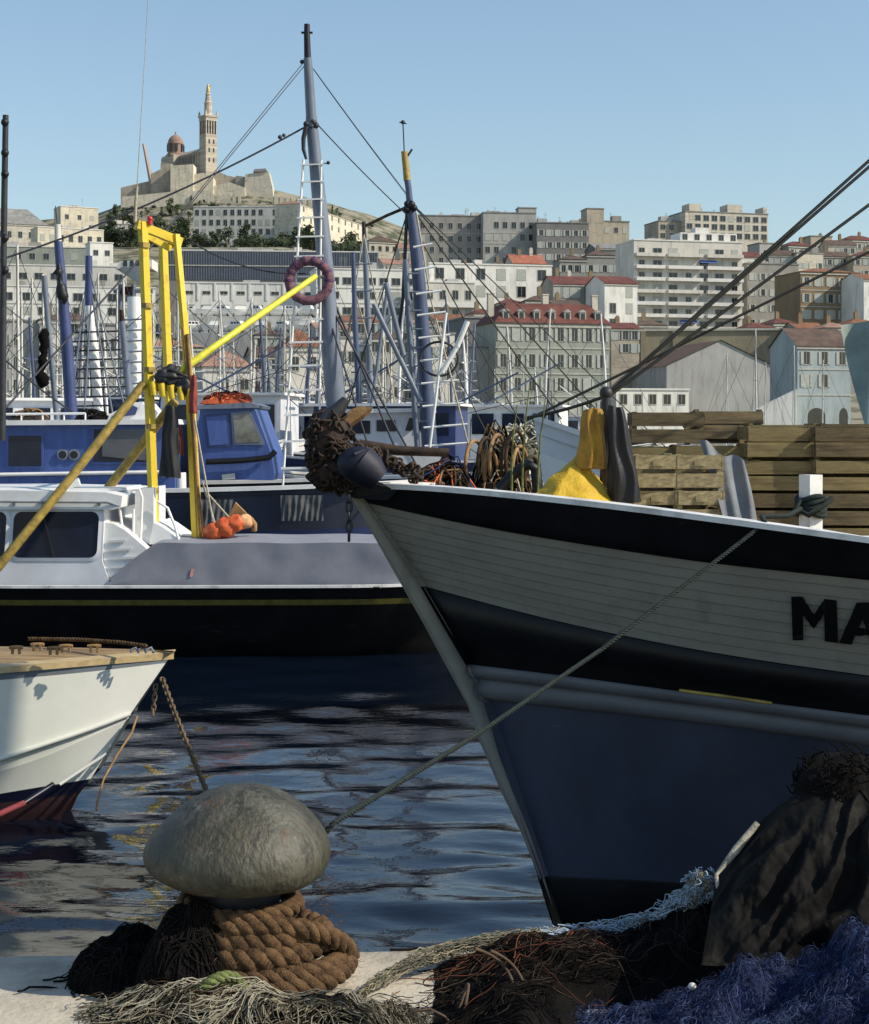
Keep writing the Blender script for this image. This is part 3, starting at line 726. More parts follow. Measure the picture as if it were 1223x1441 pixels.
for k, (x, y, R) in enumerate(((668, 632, 34), (684, 630, 36), (700, 628, 38), (716, 632, 36), (732, 640, 34), (748, 650, 30), (690, 640, 28), (726, 626, 42))):
    c = P(x, y + 22, 9.35); r = px(R, 9.35); q = rnd(-.5, .5)
    mb.tube([c + V((r * math.cos(a) * .35 * (1 + q * .3), r * .8 * math.cos(a), r * math.sin(a) * 1.0)) for a in [PI * (-.15 + 1.3 * i / 20) for i in range(21)]], .011, 6, k % 2)
single('pot_hoops', mb, [M['tan'], M['net_brown']], 'row of bent withy hoops arching out of the net heap on the fore deck', 'hoops')
mb = MB(); p = [P(x, y, 9.2) for x, y in ((735, 655), (745, 668), (752, 690), (757, 712))]
mb.tube([P(702, 690, 9.1), P(722, 668, 9.1), P(742, 652, 9.1), P(754, 660, 9.1), P(757, 690, 9.1), P(752, 718, 9.1)], .03, 10); single('rubber_hose', mb, M['rubber'], 'thick black hose arched over the rail beside the net heap', 'hose')
for x0, y0, x1, y1 in ((757, 668, 768, 560), (735, 664, 745, 545), (720, 660, 728, 570)):
    mb = MB(); mb.tube([P(x0, y0 + 30, 9.0), P(x0, y0, 9.0), P((x0 + x1) / 2 - 2, (y0 + y1) / 2, 9.0), P(x1, y1, 9.0)], [.007, .007, .005, .003], 5)
    single('cane_pole', mb, M['net_green'], 'thin green cane standing in the nets on the trawler fore deck', 'pole', 'canes standing in the nets')
# yellow oilskin pyramid
M['oilskin'] = mat('yellow_oilskin', (.52, .34, .018), .6, .3, 14, .5, 70, col2=(.40, .24, .01), lo=.3, hi=.5)
M['oilskin_dark'] = mat('ochre_oilskin', (.40, .23, .02), .55, .4, 8, .3, 60, col2=(.2, .1, .01))
YY = 8.55
mb = MB(); apex = P(812, 640, YY); rows = []
base = [P(742, 704, YY - .12), P(770, 716, YY - .3), P(830, 728, YY - .32), P(890, 722, YY - .1), P(880, 712, YY + .3), P(800, 700, YY + .35), P(742, 704, YY - .12)]
seg = []
for a, b in zip(base, base[1:]):
    for i in range(8): seg.append(a.lerp(b, i / 8))
seg.append(base[-1])
for j in range(21):
    t = j / 20; r = []
    for q in seg:
        p = apex.lerp(q, t); k = .014 * (1 if t > .05 else 0) * (nz(p.x * 14, p.y * 14, p.z * 14) + .6 * nz(p.x * 32, p.y * 32, p.z * 32)) + .03 * math.sin(PI * t) * nz(p.x * 4, p.y * 4, p.z * 4); d = (q - apex); d.z = 0; d.normalize(); r.append(p + d * k)
    r[-1] = r[0].copy(); rows.append(r)
mb.grid(rows, 0, True); single('yellow_oilskin', mb, M['oilskin'], 'bright yellow oilskin draped in a pyramid over gear behind the rail', 'oilskin')
def hanging(name, label, xc, yt, yb, wt, wb, Yd, m, folds=5, seedv=0.0, cat='jacket', lean=0):
    mb = MB(); rows = []
    n = 40
    for j in range(25):
        v = j / 24; y = lerp(yt, yb, v); hw = lerp(wt, wb, v ** .6) / 2 * (1 + .12 * nz(v * 3, seedv)); r = []
        for i in range(n + 1):
            a = 2 * PI * i / n; c = math.cos(a); s = math.sin(a)
            x = xc + lean * v + hw * c * (1 + .10 * nz(c * 2 + seedv, s * 2, v * 3)); dep = px(hw, Yd) * .55 * s * (1 + .35 * math.sin(folds * a + 3 * nz(v * 2, seedv)))
            r.append(P(x, y + 5 * nz(c * 2, seedv + 3) * (1 if j in (0, 24) else 0), Yd) + V((0, dep, 0)))
        rows.append(r)
    mb.grid(rows, 0, True); mb.add(rows[0], [tuple(range(n))], 0); mb.add(rows[-1], [tuple(range(n))[::-1]], 0)
    return single(name, mb, m, label, cat)
hanging('oilskin_jacket', 'ochre yellow oilskin jacket hanging beside the dark post', 834, 576, 660, 24, 44, 8.5, M['oilskin_dark'], 6, 1.3, lean=-2)
hanging('oilskin_jacket', 'black oilskin jacket hanging on the dark post by the crates', 866, 572, 706, 20, 46, 8.46, M['rubber'], 5, 4.1, lean=14)
# ------------------------------------------------------------------ fish crates
CL, CW, CH = .40, .24, .185
def crate_mesh(seedv):
    random.seed(seedv); mb = MB(); hl, hw = CL / 2, CW / 2
    for sx in (-1, 1):
        for sy in (-1, 1): mb.box((sx * (hl - .014), sy * (hw - .014), CH / 2), (.026, .026, CH - .004))
    for k in range(2):
        z = .048 + k * .091
        for sy in (-1, 1):
            h = .074 + rnd(-.006, .004); mb.box((rnd(-.003, .003), sy * (hw + .004), z + rnd(-.004, .004)), (CL + rnd(-.006, .006), .009, h), mi=0)
        for sx in (-1, 1): mb.box((sx * (hl + .004), 0, z + rnd(-.004, .004)), (.009, CW - .012, .072))
    for k in range(4): mb.box((0, -hw + .03 + k * .06, .012), (CL - .02, .05, .008))
    for sx in (-1, 1): mb.box((sx * (hl + .011), 0, CH - .05), (.006, .05, .03))
    return mb
random.seed(7)
cm = []
woods = [M['wood_crate'], mat('crate_wood_dark', (.22, .17, .085), .85, .5, 5, .4, 60, stretch=(1, 4, 9), col2=(.07, .05, .03)), mat('crate_wood_pale', (.50, .42, .23), .8, .4, 5, .4, 60, stretch=(1, 4, 9), col2=(.20, .16, .09))]
for k in range(6): cm.append(crate_mesh(20 + k).mesh('crate', [woods[k // 2]], V((0, 0, 0))))
ORDN = ['bottom', 'second', 'third', 'fourth', 'fifth', 'sixth']
def crate(x, y, z, rz, mesh, label, tilt=0.0):
    o = bpy.data.objects.new('fish_crate', mesh); COL.objects.link(o); o.location = (x, y, z); o.rotation_euler = (tilt, 0, rz)
    meta(o, label, 'crate', 'wooden fish crates stacked on the trawler')
random.seed(12)
for (xp, Yd, nm) in ((905, 10.02, 'row hidden behind the black jacket'), (1000, 9.96, 'row behind the grey cloth stack'), (1096, 9.85, 'rear row left of the white post'), (1194, 9.8, 'rear row behind the white post'), (1288, 9.8, 'rear row at the right edge')):
    for k in range(5 if xp > 1050 else 4): crate(P(xp, 0, Yd).x + rnd(-.01, .01), Yd, .735 + k * CH, rnd(-.03, .03), cm[random.choice((0, 1, 2, 3))], '%s crate up in the %s' % (ORDN[k], nm))
random.seed(11)
stacks = [(905, 9.72, 4, .045, 'stack right behind the black jacket'), (998, 9.66, 4, .05, 'stack behind the draped grey cloth'), (1094, 9.55, 5, -.03, 'tall stack to the left of the white post'), (1192, 9.5, 5, -.03, 'tall stack behind the white post')]
for (xp, Yd, n, dz, where) in stacks:
    for k in range(n):
        crate(P(xp, 0, Yd).x + rnd(-.008, .008), Yd + rnd(-.01, .012), .75 + dz + k * CH, rnd(-.03, .03), cm[random.choice((0, 1, 2, 3))], '%s crate up in the %s' % (ORDN[k], where))
for k in range(5):
    crate(P(1284, 0, 9.5).x, 9.5 + rnd(-.01, .01), .72 + k * CH, rnd(-.03, .03), cm[k % 4], '%s slatted crate up in the stack cut off by the right edge' % ORDN[k])
for (xp, where) in ((917, 'short pale stack nearest the black jacket'), (976, 'short pale stack partly under the grey cloth')):
    for k in range(4):
        crate(P(xp, 0, 9.05).x, 9.05 + rnd(-.01, .01), .755 + k * CH, PI / 2 + rnd(-.03, .03), cm[4 + k % 2], '%s crate up in the %s' % (ORDN[k], where))
crate(P(1022, 0, 9.8).x, 9.9, .75 + .055 + 4 * CH, .12, cm[3], 'tilted dark crate lying on top of the tall stacks', -.1)
crate(P(930, 0, 9.8).x + .02, 9.75, .75 + .05 + 4 * CH, -.03, cm[2], 'flat dark crate on top of the back stack by the jackets', 0)
M['grey_cloth'] = mat('grey_cloth', (.20, .215, .23), .9, .25, 6, .3, 90)
mb = MB()
cloth(mb, (P(984, 620, 9.12), P(1046, 650, 8.98), P(1022, 745, 8.75), P(1068, 742, 8.75)), 30, 30, lambda u, v: V((0, -.02 * math.sin(u * 14 + v * 3) * (1 - v * .6) - .10 * math.sin(PI * v) * .3, .02 * math.sin(u * 9) * (1 - v))))
cloth(mb, (P(984, 620, 9.12), P(1046, 650, 8.98), P(990, 632, 9.3), P(1052, 664, 9.3)), 30, 5, lambda u, v: V((0, -.02 * math.sin(u * 14) * (1 - v), .02 * math.sin(u * 9) * (1 - v))))
single('grey_cloth', mb, M['grey_cloth'], 'pale grey sacking draped over the corner of the front crates', 'cloth')
# ================================================================== WHITE BOAT ON THE LEFT (bow pointing right)
WL = thing('motor_boat', 'white moulded motor boat with a varnished wooden foredeck, bow pointing right', 'motor boat', (-2.5, 12.5, WATER))
KY = .905
def wlrow(pts, Y0, Y1, n=22, ext=-420):
    """from the stem (first point) to the left"""
    out = []
    for i in range(n + 1):
        t = i / n; x = lerp(pts[-1][0], ext, t); y = poly_y(pts, x); f_ = 1 - (1 - min(1, t)) ** 1.6
        out.append(P(x, y, KY * lerp(Y0, Y1, f_)))
    return out
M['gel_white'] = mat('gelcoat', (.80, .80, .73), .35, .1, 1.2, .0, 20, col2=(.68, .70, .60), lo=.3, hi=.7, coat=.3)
def caustic():  # light rippling off the water, painted into the hull's base colour
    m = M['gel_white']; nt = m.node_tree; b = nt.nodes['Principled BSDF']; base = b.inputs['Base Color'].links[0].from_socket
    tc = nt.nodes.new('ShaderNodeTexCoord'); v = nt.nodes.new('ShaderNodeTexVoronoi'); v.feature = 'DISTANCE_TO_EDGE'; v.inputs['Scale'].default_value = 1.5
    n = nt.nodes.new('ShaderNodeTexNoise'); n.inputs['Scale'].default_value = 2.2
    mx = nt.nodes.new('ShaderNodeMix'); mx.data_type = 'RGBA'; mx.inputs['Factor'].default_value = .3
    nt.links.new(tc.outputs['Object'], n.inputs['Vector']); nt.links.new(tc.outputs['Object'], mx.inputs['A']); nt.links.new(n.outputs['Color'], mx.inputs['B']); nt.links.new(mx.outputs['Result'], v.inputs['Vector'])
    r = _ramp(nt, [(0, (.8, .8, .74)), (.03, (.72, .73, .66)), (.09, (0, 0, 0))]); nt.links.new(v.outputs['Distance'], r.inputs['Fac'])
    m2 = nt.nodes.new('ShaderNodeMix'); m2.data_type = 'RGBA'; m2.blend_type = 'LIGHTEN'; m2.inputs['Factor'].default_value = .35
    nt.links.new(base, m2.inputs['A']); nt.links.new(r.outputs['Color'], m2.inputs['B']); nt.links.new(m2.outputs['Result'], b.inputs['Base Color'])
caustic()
r_g = wlrow([(0, 938), (120, 929), (246, 917)][::1], 12.9, 11.9)
def wlrow2(pts, Y0, Y1): return wlrow(pts, Y0, Y1)
r_g0 = wlrow2([(0, 941), (120, 931), (245, 921)], 12.9, 11.9)
r_s0 = wlrow2([(0, 943), (120, 933), (240, 924)], 12.88, 11.9)
r_s1 = wlrow2([(0, 957), (120, 946), (233, 933)], 12.86, 11.95)
r_c1 = wlrow2([(0, 1068), (60, 1048), (120, 1028), (184, 1004)], 12.75, 12.05)
r_c2 = wlrow2([(0, 1086), (60, 1066), (120, 1040), (178, 1013)], 12.74, 12.12)
r_d1 = wlrow2([(0, 1126), (40, 1117), (80, 1102), (150, 1060)], 12.71, 12.3)
r_w0 = wlrow2([(0, 1117), (60, 1107), (128, 1096)], 12.70, 12.25)
r_w1 = wlrow2([(0, 1130), (60, 1124), (108, 1116)], 12.68, 12.3)
r_b = wlrow2([(0, 1155), (60, 1148), (90, 1140)], 12.66, 12.35)
def wmir(p, d=3.0): return V((p.x, 2 * 12.9 * KY - p.y, p.z))
mb = MB()
def both(rows, mi=0, smooth=True):
    mb.grid(rows, mi, smooth, flip=True); mb.grid([[wmir(p) for p in r] for r in rows], mi, smooth)
both([r_g0, r_s0]); both([r_s1, r_c1]); both([r_c1, [p + V((.0, .015, -.02)) for p in r_c1], r_c2]); both([r_c2, r_w0])
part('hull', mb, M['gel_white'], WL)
mb = MB(); both([r_s0, r_s1]); part('grey_stripe', mb, mat('grey_stripe', (.20, .23, .26), .45, .2, 4), WL)
mb = MB(); mb.tube([p + V((0, -.012, 0)) for p in r_c1[:18]], .016, 6); mb.tube([P(150, 1061, 11.421), P(120, 1080, 11.385), P(84, 1104, 11.312)], .012, 6); part('spray_rail', mb, M['gel_white'], WL)
M['boot_blue'] = mat('boot_blue', (.005, .006, .022), .4, .3, 5); M['antifoul'] = mat('antifouling', (.03, .008, .010), .7, .4, 6, .2, 40)
mb = MB(); both([r_w0, r_w1]); part('boot_top', mb, M['boot_blue'], WL)
mb = MB(); both([r_w1, r_b, [V((p.x - .2, lerp(p.y, 12.9 * KY, .9), p.z - .5)) for p in r_b]]); part('bottom', mb, M['antifoul'], WL)
# deck
mb = MB(); dk = [p + V((0, .05, .012)) for p in r_g0]; far = [wmir(p) + V((0, 0, .02)) for p in dk]
mb.grid([dk, [a.lerp(b, .5) + V((0, 0, .07 * min(1, 2.5 * i / 22))) for i, (a, b) in enumerate(zip(dk, far))], far], 0, True); part('foredeck', mb, M['wood_deck'], WL)
mb = MB()
tw = [p + V((0, -.012, .012)) for p in r_g0]; ti = [p + V((0, .07, .026)) for p in r_g0]
both([[p + V((0, -.014, -.03)) for p in r_g0], tw, ti, [p + V((0, 0, -.01)) for p in ti]], 0, False)
part('toe_rail', mb, mat('varnished_rail', (.50, .38, .2), .4, .25, 6, .1, 60, stretch=(1, 6, 6)), WL)
for x, y in ((22, 910), (52, 906), (75, 911), (92, 908), (132, 908)):
    mb = MB(); c = P(x, y, 11.1 + (912 - y) * .03); c.z -= .028; mb.tube([c + V((-.04, 0, .02)), c + V((-.02, 0, .024)), c + V((.02, .01, .024)), c + V((.045, .01, .02))], .012, 8); mb.box(c + V((-.02, 0, .0)), (.016, .02, .04)); mb.box(c + V((.025, 0, .0)), (.016, .02, .04)); part('cleat', mb, M['tan'], WL)
mb = MB(); laid_rope(mb, [P(40, 899, 11.675), P(110, 900, 11.584), P(170, 904, 11.493), P(206, 909, 11.403)], .014, pitch=.07); part('deck_rope', mb, M['tan_rope'], WL)
mb = MB(); c = P(210, 912, 11.403)
for k in range(3): mb.tube([c + V((-.02 - .05 * k, 0, -.03)), c + V((-.02 - .05 * k, 0, -.01)), c + V((.01 - .05 * k, .02, .0)), c + V((.03 - .05 * k, 0, -.03))], .010, 6)
part('bow_fitting', mb, M['steel'], WL)
mb = MB(); mb.bb((-6.0, 11.2, -.05), (-4.2, 12.2, .7)); part('cabin', mb, M['gel_white'], WL)
def chain(mb, a, b, sg, size, mi=0):
    pts = sag(a, b, sg, 60); L = sum((q - p).length for p, q in zip(pts, pts[1:])); n = int(L / (size * 1.7))
    for k in range(n):
        t = k / n * 60; i = min(59, int(t)); p = pts[i].lerp(pts[i + 1], t - i); d = (pts[i + 1] - pts[i]).normalized()
        q = d.to_track_quat('Z', 'Y').to_matrix() @ Matrix.Rotation(PI / 2 * (k % 2), 3, 'Z'); link(mb, p, size, size * .34, q)
ac = thing('anchor_chain', 'thin brown chain hanging from the white motor boat stem down into the water', 'chain', P(230, 960, 11.403))
M['chain_brown'] = mat('chain_brown', (.16, .11, .06), .8, .5, 30)
mb = MB(); chain(mb, P(229, 957, 11.584), P(298, 1130, 10.498), .02, .021); part('chain', mb, M['chain_brown'], ac)
mb = MB(); chain(mb, P(219, 968, 11.584), P(215, 1010, 11.493), .0, .019); part('chain_end', mb, M['chain_brown'], ac)
mb = MB(); mb.tube([P(193, 1008, 11.493), P(186, 1030, 11.403), P(165, 1062, 11.312), P(146, 1096, 11.222), P(137, 1128, 11.041), P(136, 1140, 10.950)], .008, 5); single('boat_line', mb, M['tan'], 'thin slack brown line hanging from the white motor boat into the water', 'rope')
mb = MB(); mb.tube([P(-30, 1158, 10.498), P(0, 1145, 10.679), P(34, 1130, 10.860)], .02, 6, 0); mb.tube([P(34, 1130, 10.860), P(75, 1104, 11.041)], .02, 6, 1); single('fender_rope', mb, [mat('red_rope', (.2, .035, .04), .8, .2, 20), M['boot_blue']], 'red and blue rope under the white motor boat bow at the waterline', 'rope')

# ================================================================== LOFTED HULLS
def hull_rows(L, B, zt, zk, rake, sheer_b=.35, sheer_s=.1, n=20, flare=.4, levels=(0, .15, .4, .6, .8, 1.0), full=.55):
    """rows[level][station] half-breadth points, x from stern to bow, y >= 0"""
    rows = []
    for w in levels:
        r = []
        for i in range(n + 1):
            u = i / n; top = zt + sheer_b * max(0, (u - .4) / .6) ** 2 + sheer_s * max(0, (.35 - u) / .35) ** 2
            z = lerp(zk, top, w)
            bow = L / 2 - rake * (1 - w); st = -L / 2 + .12 * L * (1 - w) * .4
            x = lerp(st, bow, u)
            plan = (1 - max(0, (u - full) / (1 - full)) ** (2.0 + .4 * w)) * (.78 + .22 * min(1, u / .3))
            r.append(V((x, B / 2 * plan * (.12 + .88 * w ** flare), z)))
        rows.append(r)
    return rows
def hull_band(rows, a, b):
    mb = MB(); rr = rows[a:b + 1]
    mb.grid(rr, 0, True); mb.grid([[V((p.x, -p.y, p.z)) for p in r] for r in rr], 0, True, flip=True)
    return mb
def close_stern(mb, rows, a, b):
    q = [r[0] for r in rows[a:b + 1]]; loop = q + [V((p.x, -p.y, p.z)) for p in q[::-1]]; mb.add(loop, [tuple(range(len(loop)))])
def deck_mb(rows, dz):
    mb = MB(); r = [p + V((0, 0, -dz)) for p in rows[-1]]; mb.grid([r, [V((p.x, -p.y, p.z)) for p in r]], 0, False, flip=False); return mb
def rail_mb(rows, w, h, dz=0.0):
    mb = MB()
    for s in (1, -1):
        o = [V((p.x, s * (p.y + w * .3), p.z + dz)) for p in rows[-1]]; i = [V((p.x, s * max(0, p.y - w * .7), p.z + dz)) for p in rows[-1]]
        mb.grid([[q - V((0, 0, h)) for q in o], [q + V((0, 0, h * .2)) for q in o], [q + V((0, 0, h * .2)) for q in i], [q - V((0, 0, h)) for q in i]], 0, False, flip=s < 0)
    return mb
def rough_ball(mb, c, r, seedv, sc=(1, 1, 1), mi=0, amp=.22):
    prof = [(max(1e-4, r * math.sin(PI * i / 16)), -r * math.cos(PI * i / 16)) for i in range(17)]
    mb.lathe(prof, 26, c, mi, True, lambda p: V((p.x * sc[0], p.y * sc[1], p.z * sc[2])) * (1 + amp * nz(p.x * 14 + seedv, p.y * 14, p.z * 14) + amp * .4 * nz(p.x * 40, p.y * 40, p.z * 40 + seedv)))
# ================================================================== DARK LAUNCH WITH THE YELLOW GANTRY
LY = 19.6
la = thing('work_launch', 'long black hulled launch with grey canvas side screen, white cabin and yellow gantry', 'launch', (0, 0, 0))
def lz(y, Y=LY): return P(0, y, Y).z
XL0, XL1 = P(-330, 0, LY).x, P(800, 0, LY).x; B = 3.6
Lc = (XL0 + XL1) / 2; LL = XL1 - XL0
rows = hull_rows(LL, B, lz(826), -1.7, .8, .02, 0, 26, .35, (0, .25, .5, .766, .858, .90, .918, 1.0), .70)
yc = LY + B / 2 - .02
rows = [[V((p.x + Lc, p.y, p.z)) for p in r] for r in rows]
def to_l(mb):
    mb.v = [V((p.x, p.y + yc, p.z)) for p in mb.v]; return mb
mb = hull_band(rows, 0, 4); close_stern(mb, rows, 0, 7); part('hull', to_l(mb), M['black_paint'], la)
M['olive'] = mat('olive_stripe', (.13, .115, .02), .6, .35, 6, .1, 30)
part('rubbing_strip', to_l(hull_band(rows, 4, 5)), M['olive'], la, 'faded olive yellow strip along the black side')
part('sheer_strake', to_l(hull_band(rows, 5, 7)), M['black_paint'], la)
part('deck', to_l(deck_mb(rows, .03)), M['hull_mid'], la)
part('gunwale', to_l(rail_mb(rows, .07, .025, .012)), M['rail_white'], la)
M['canvas'] = mat('grey_canvas', (.235, .245, .285), .85, .12, 5, .12, 60)
# canvas screen along the fore deck
mb = MB(); cy = LY + .12
pts = [(152, 821), (165, 808), (190, 787), (214, 767), (222, 764.5)] 
outl = [P(x, y, cy) for x, y in ((150, 826), (156, 816), (172, 800), (196, 782), (214, 767), (224, 764.5), (330, 764), (450, 763), (545, 762), (660, 762), (740, 768), (760, 826))]
rows_c = []
for j in range(13):
    v = j / 12; r = []
    for i in range(70):
        x = lerp(150, 760, i / 69)
        yt = poly_y([(150, 825), (172, 800), (214, 768), (226, 764.5), (400, 763.5), (700, 763), (760, 770)], x) if x < 226 else 764 + .6 * math.sin(x * .05)
        y = lerp(yt, 826, v); r.append(P(x, y, cy) + V((0, .012 * nz(x * .03, v * 2) + .004 * math.sin(x * .09), 0)))
    rows_c.append(r)
mb.grid(rows_c, 0, True)
mb.grid([rows_c[0], [p + V((0, .9, .05)) for p in rows_c[0]], [p + V((0, 2.2, -.05)) for p in rows_c[0]]], 0, True, flip=True)
part('canvas_screen', mb, M['canvas'], la)
mb = MB(); p = [P(x, y, cy - .012) for x, y in ((267, 812), (269, 801), (273, 800), (271, 811))]; mb.prism(p, (0, .006, 0)); part('repair_patch', mb, mat('pink_patch', (.7, .28, .25), .7), la)
for x in (236, 336, 438, 530): 
    mb = MB(); c = P(x, 828, LY - .02); mb.tube([c + V((-.05, 0, 0)), c + V((-.03, -.01, .012)), c + V((.03, -.01, .012)), c + V((.05, 0, 0))], .009, 6); part('deck_fitting', mb, M['dark_steel'], la)
# white cabin
CYF = LY + .16; CYB = LY + 2.7
M['cab'] = mat('launch_white', (.66, .68, .72), .4, .12, 2.5, .05, 30)
def face(pts, Yd): return [P(x, y, Yd) for x, y in pts]
mb = MB()
side_o = [(-420, 826), (156, 826), (144, 790), (146, 740), (146, 716), (-420, 716)]
mb.prism(face(side_o, CYF), (0, CYB - CYF, 0)); part('cabin_side', mb, M['cab'], la)
mb = MB()   # rounded white front of the cabin
prof = [(146, 735), (160, 737), (176, 746), (190, 758), (206, 772), (216, 790), (216, 826), (146, 826)]
mb.prism(face(prof, CYF + .05), (0, CYB - CYF - .1, 0)); part('fore_cabin', mb, M['white_paint'], la)
mb = MB()
for k, (x1, y) in enumerate(((178, 760), (186, 772), (196, 784), (200, 796), (196, 808))): mb.bar(P(152, y + 2, CYF + .03), P(x1, y, CYF + .03), .02, .02)
part('louver_panel', mb, M['cab'], la)
mb = MB()
mb.prism(face([(-420, 700), (-420, 692), (20, 690), (150, 693), (172, 698), (170, 714), (160, 717), (-420, 717)], CYF - .06), (0, CYB - CYF + .12, 0)); part('cabin_roof', mb, M['white_paint'], la)
mb = MB(); mb.prism(face([(-420, 700), (-420, 688), (170, 687), (172, 691)], CYF + .5), (0, 1.4, 0)); mb.tube([P(95, 684, CYF + .6), P(112, 678, CYF + .6)], .05, 10); part('roof_hatch', mb, M['white_paint'], la)
def rrect(x0, y0, x1, y1, r, sk=0.0, n=5):
    out = []
    for (cx, cy, a0) in ((x1 - r, y0 + r, -PI / 2), (x1 - r, y1 - r, 0), (x0 + r, y1 - r, PI / 2), (x0 + r, y0 + r, PI)):
        for i in range(n + 1):
            a = a0 + PI / 2 * i / n; x = cx + r * math.cos(a); y = cy + r * math.sin(a); out.append((x + sk * (y1 - y) * -1, y))
    return out
for (x0, x1) in ((16, 136), (-125, 6)):
    fr = MB(); o = rrect(x0 - 5, 715, x1 + 5, 790, 14, -.06); i = rrect(x0, 720, x1, 785, 11, -.06); i2 = [P(x, y, CYF - .004) for x, y in i]
    o3 = [P(x, y, CYF - .008) for x, y in o]; i3 = [P(x, y, CYF - .018) for x, y in i]; n = len(o3)
    fr.add(o3 + i3 + i2, [(k, (k + 1) % n, n + (k + 1) % n, n + k) for k in range(n)] + [(n + k, n + (k + 1) % n, 2 * n + (k + 1) % n, 2 * n + k) for k in range(n)], 0, False)
    wf = part('window', fr, M['cab'], la)
    g = MB(); g.prism(i2, (0, .02, 0)); part('pane', g, M['glass'], wf)
    g = MB(); g.bar(P(x0 + 44, 721, CYF - .012), P(x0 + 60, 784, CYF - .012), .012, .02); part('mullion', g, M['dark_steel'], wf)
mb = MB()
for x in (20, 60, 140): mb.box(P(x, 709, CYF - .075), (.02, .02, .05))
mb.tube([P(-300, 704, CYF - .09), P(150, 707, CYF - .09), P(168, 712, CYF - .05)], .012, 6)
part('grab_rail', mb, M['steel'], la)
mb = MB()  # pulpit-like rails right of the cabin
for a in (((176, 700), (186, 690), (196, 688), (200, 700), (198, 760)), ((168, 712), (172, 740), (196, 762)), ((188, 716), (188, 752)), ((222, 706), (236, 715), (246, 740), (252, 762))): mb.tube([P(x, y, CYF + .3) for x, y in a], .016, 6)
part('hand_rail', mb, M['white_paint'], la)
mb = MB(); mb.prism(face([(190, 688), (216, 686), (216, 765), (205, 765), (190, 750)], CYF + .35), (0, .9, 0)); part('companionway', mb, M['white_paint'], la)
mb = MB(); mb.prism(face([(216, 736), (228, 742), (262, 766), (210, 766)], CYF + .3), (0, 1.2, 0)); part('coach_roof', mb, M['white_paint'], la)
# gantry: two near posts, one far, sagging crosshead
GY = LY + .75
def post(name, a, b, r, m, Ya=GY, Yb=GY, label=None):
    mb = MB(); d = P(*b, Yb) - P(*a, Ya)
    mb.tube([P(*a, Ya), P(*a, Ya) + d * .5, P(*b, Yb)], r, 4, 0, False); return part(name, mb, m, la, label)
rp = px(7.2, GY)
post('gantry_post', (218, 768), (201, 312), rp, M['yellow'], label='left yellow gantry post')
post('gantry_post', (241, 640), (229, 330), rp * .95, M['yellow'], GY + 1.2, GY + 1.2)
mb = MB(); mb.tube([P(278, 768, GY), P(274, 680, GY), P(268, 560, GY), P(258, 440, GY), P(248, 330, GY + .1)], [rp * 1.1, rp * 1.05, rp * .9, rp * .8, rp * .75], 4, 0, False); part('gantry_post', mb, M['yellow'], la)
mb = MB(); mb.tube([P(264, 470, GY - .05), P(270, 560, GY - .05), P(283, 768, GY - .08)], .022, 6); mb.tube([P(257, 460, GY - .05), P(270, 600, GY - .05), P(288, 765, GY - .08)], .014, 6); part('stay_tube', mb, M['tan'], la)
mb = MB(); mb.bar(P(192, 316, GY - .03), P(254, 341, GY + .3), .11, .10); mb.bar(P(196, 326, GY - .02), P(240, 350, GY + .2), .05, .07); part('crosshead', mb, M['yellow'], la)
mb = MB(); mb.bar(P(210, 541, GY - .02), P(268, 552, GY - .02), .07, .075)
for k in range(5): mb.tube([P(214 + k * 13, 537 + k * 2.5, GY - .1), P(217 + k * 13, 556 + k * 2.5, GY - .1)], .045, 7, 0)
part('crossbeam', mb, M['yellow'], la)
for x, y in ((203, 345), (207, 430), (211, 520), (214, 600), (216, 690)):
    mb = MB(); c = P(x, y, GY - .02); mb.tube([c + V((0, 0, -.03)), c + V((0, 0, .03))], rp * 1.12, 4, 0, False); part('weld_collar', mb, M['ochre'], la)
mb = MB(); mb.sphere(P(211, 308, GY), .035, 10, 8); mb.tube([P(211, 316, GY), P(211, 308, GY)], .028, 8); part('red_lamp', mb, mat('red_glass', (.55, .03, .03), .25, .2, 5), la)
mb = MB(); mb.tube([P(190, 314, GY), P(191, 285, GY), P(193, 262, GY)], [.022, .02, .016], 6, 0); mb.tube([P(193, 262, GY), P(205, 60, GY), P(208, 0, GY), P(210, -60, GY)], [.006, .004, .004, .003], 5, 0); part('whip_aerial', mb, M['pale_rope'], la)
mb = MB(); mb.tube([P(-30, 834, LY - .35), P(0, 795, LY - .3), P(100, 672, LY + .1), P(202, 540, GY - .05)], px(6.5, LY), 8); part('boom', mb, M['ochre'], la, 'ochre boom slanting down across the cabin window')
mb = MB(); mb.tube([P(150, 690, GY + .6), P(246, 565, GY + .1)], px(7, GY), 8); part('boom', mb, M['ochre'], la, 'shorter ochre boom behind the left gantry post')
mb = MB(); mb.tube([P(236, 535, GY), P(268, 512, GY), P(340, 461, GY + .8), P(444, 389, GY + 2.0)], [px(5.2, GY), px(5.4, GY), px(4.9, GY), px(4.6, GY)], 8); part('boom', mb, M['bright_yellow'], la, 'lime yellow boom reaching up to the life ring')
mb = MB()
c = P(240, 534, GY - .05)
for k in range(6): rough_ball(mb, c + V((rnd(-.12, .2), rnd(-.05, .1), rnd(-.12, .12))), rnd(.06, .1), k, (1.3, .8, rnd(.6, 1.2)), 0, .5)
for k in range(5): mb.tube([c + V((rnd(-.2, .0), 0, rnd(0, .12))), c + V((0, -.06, rnd(-.1, .15))), c + V((rnd(.1, .2), 0, rnd(-.1, .1)))], .025, 6)
part('winch_block', mb, M['dark_steel'], la)
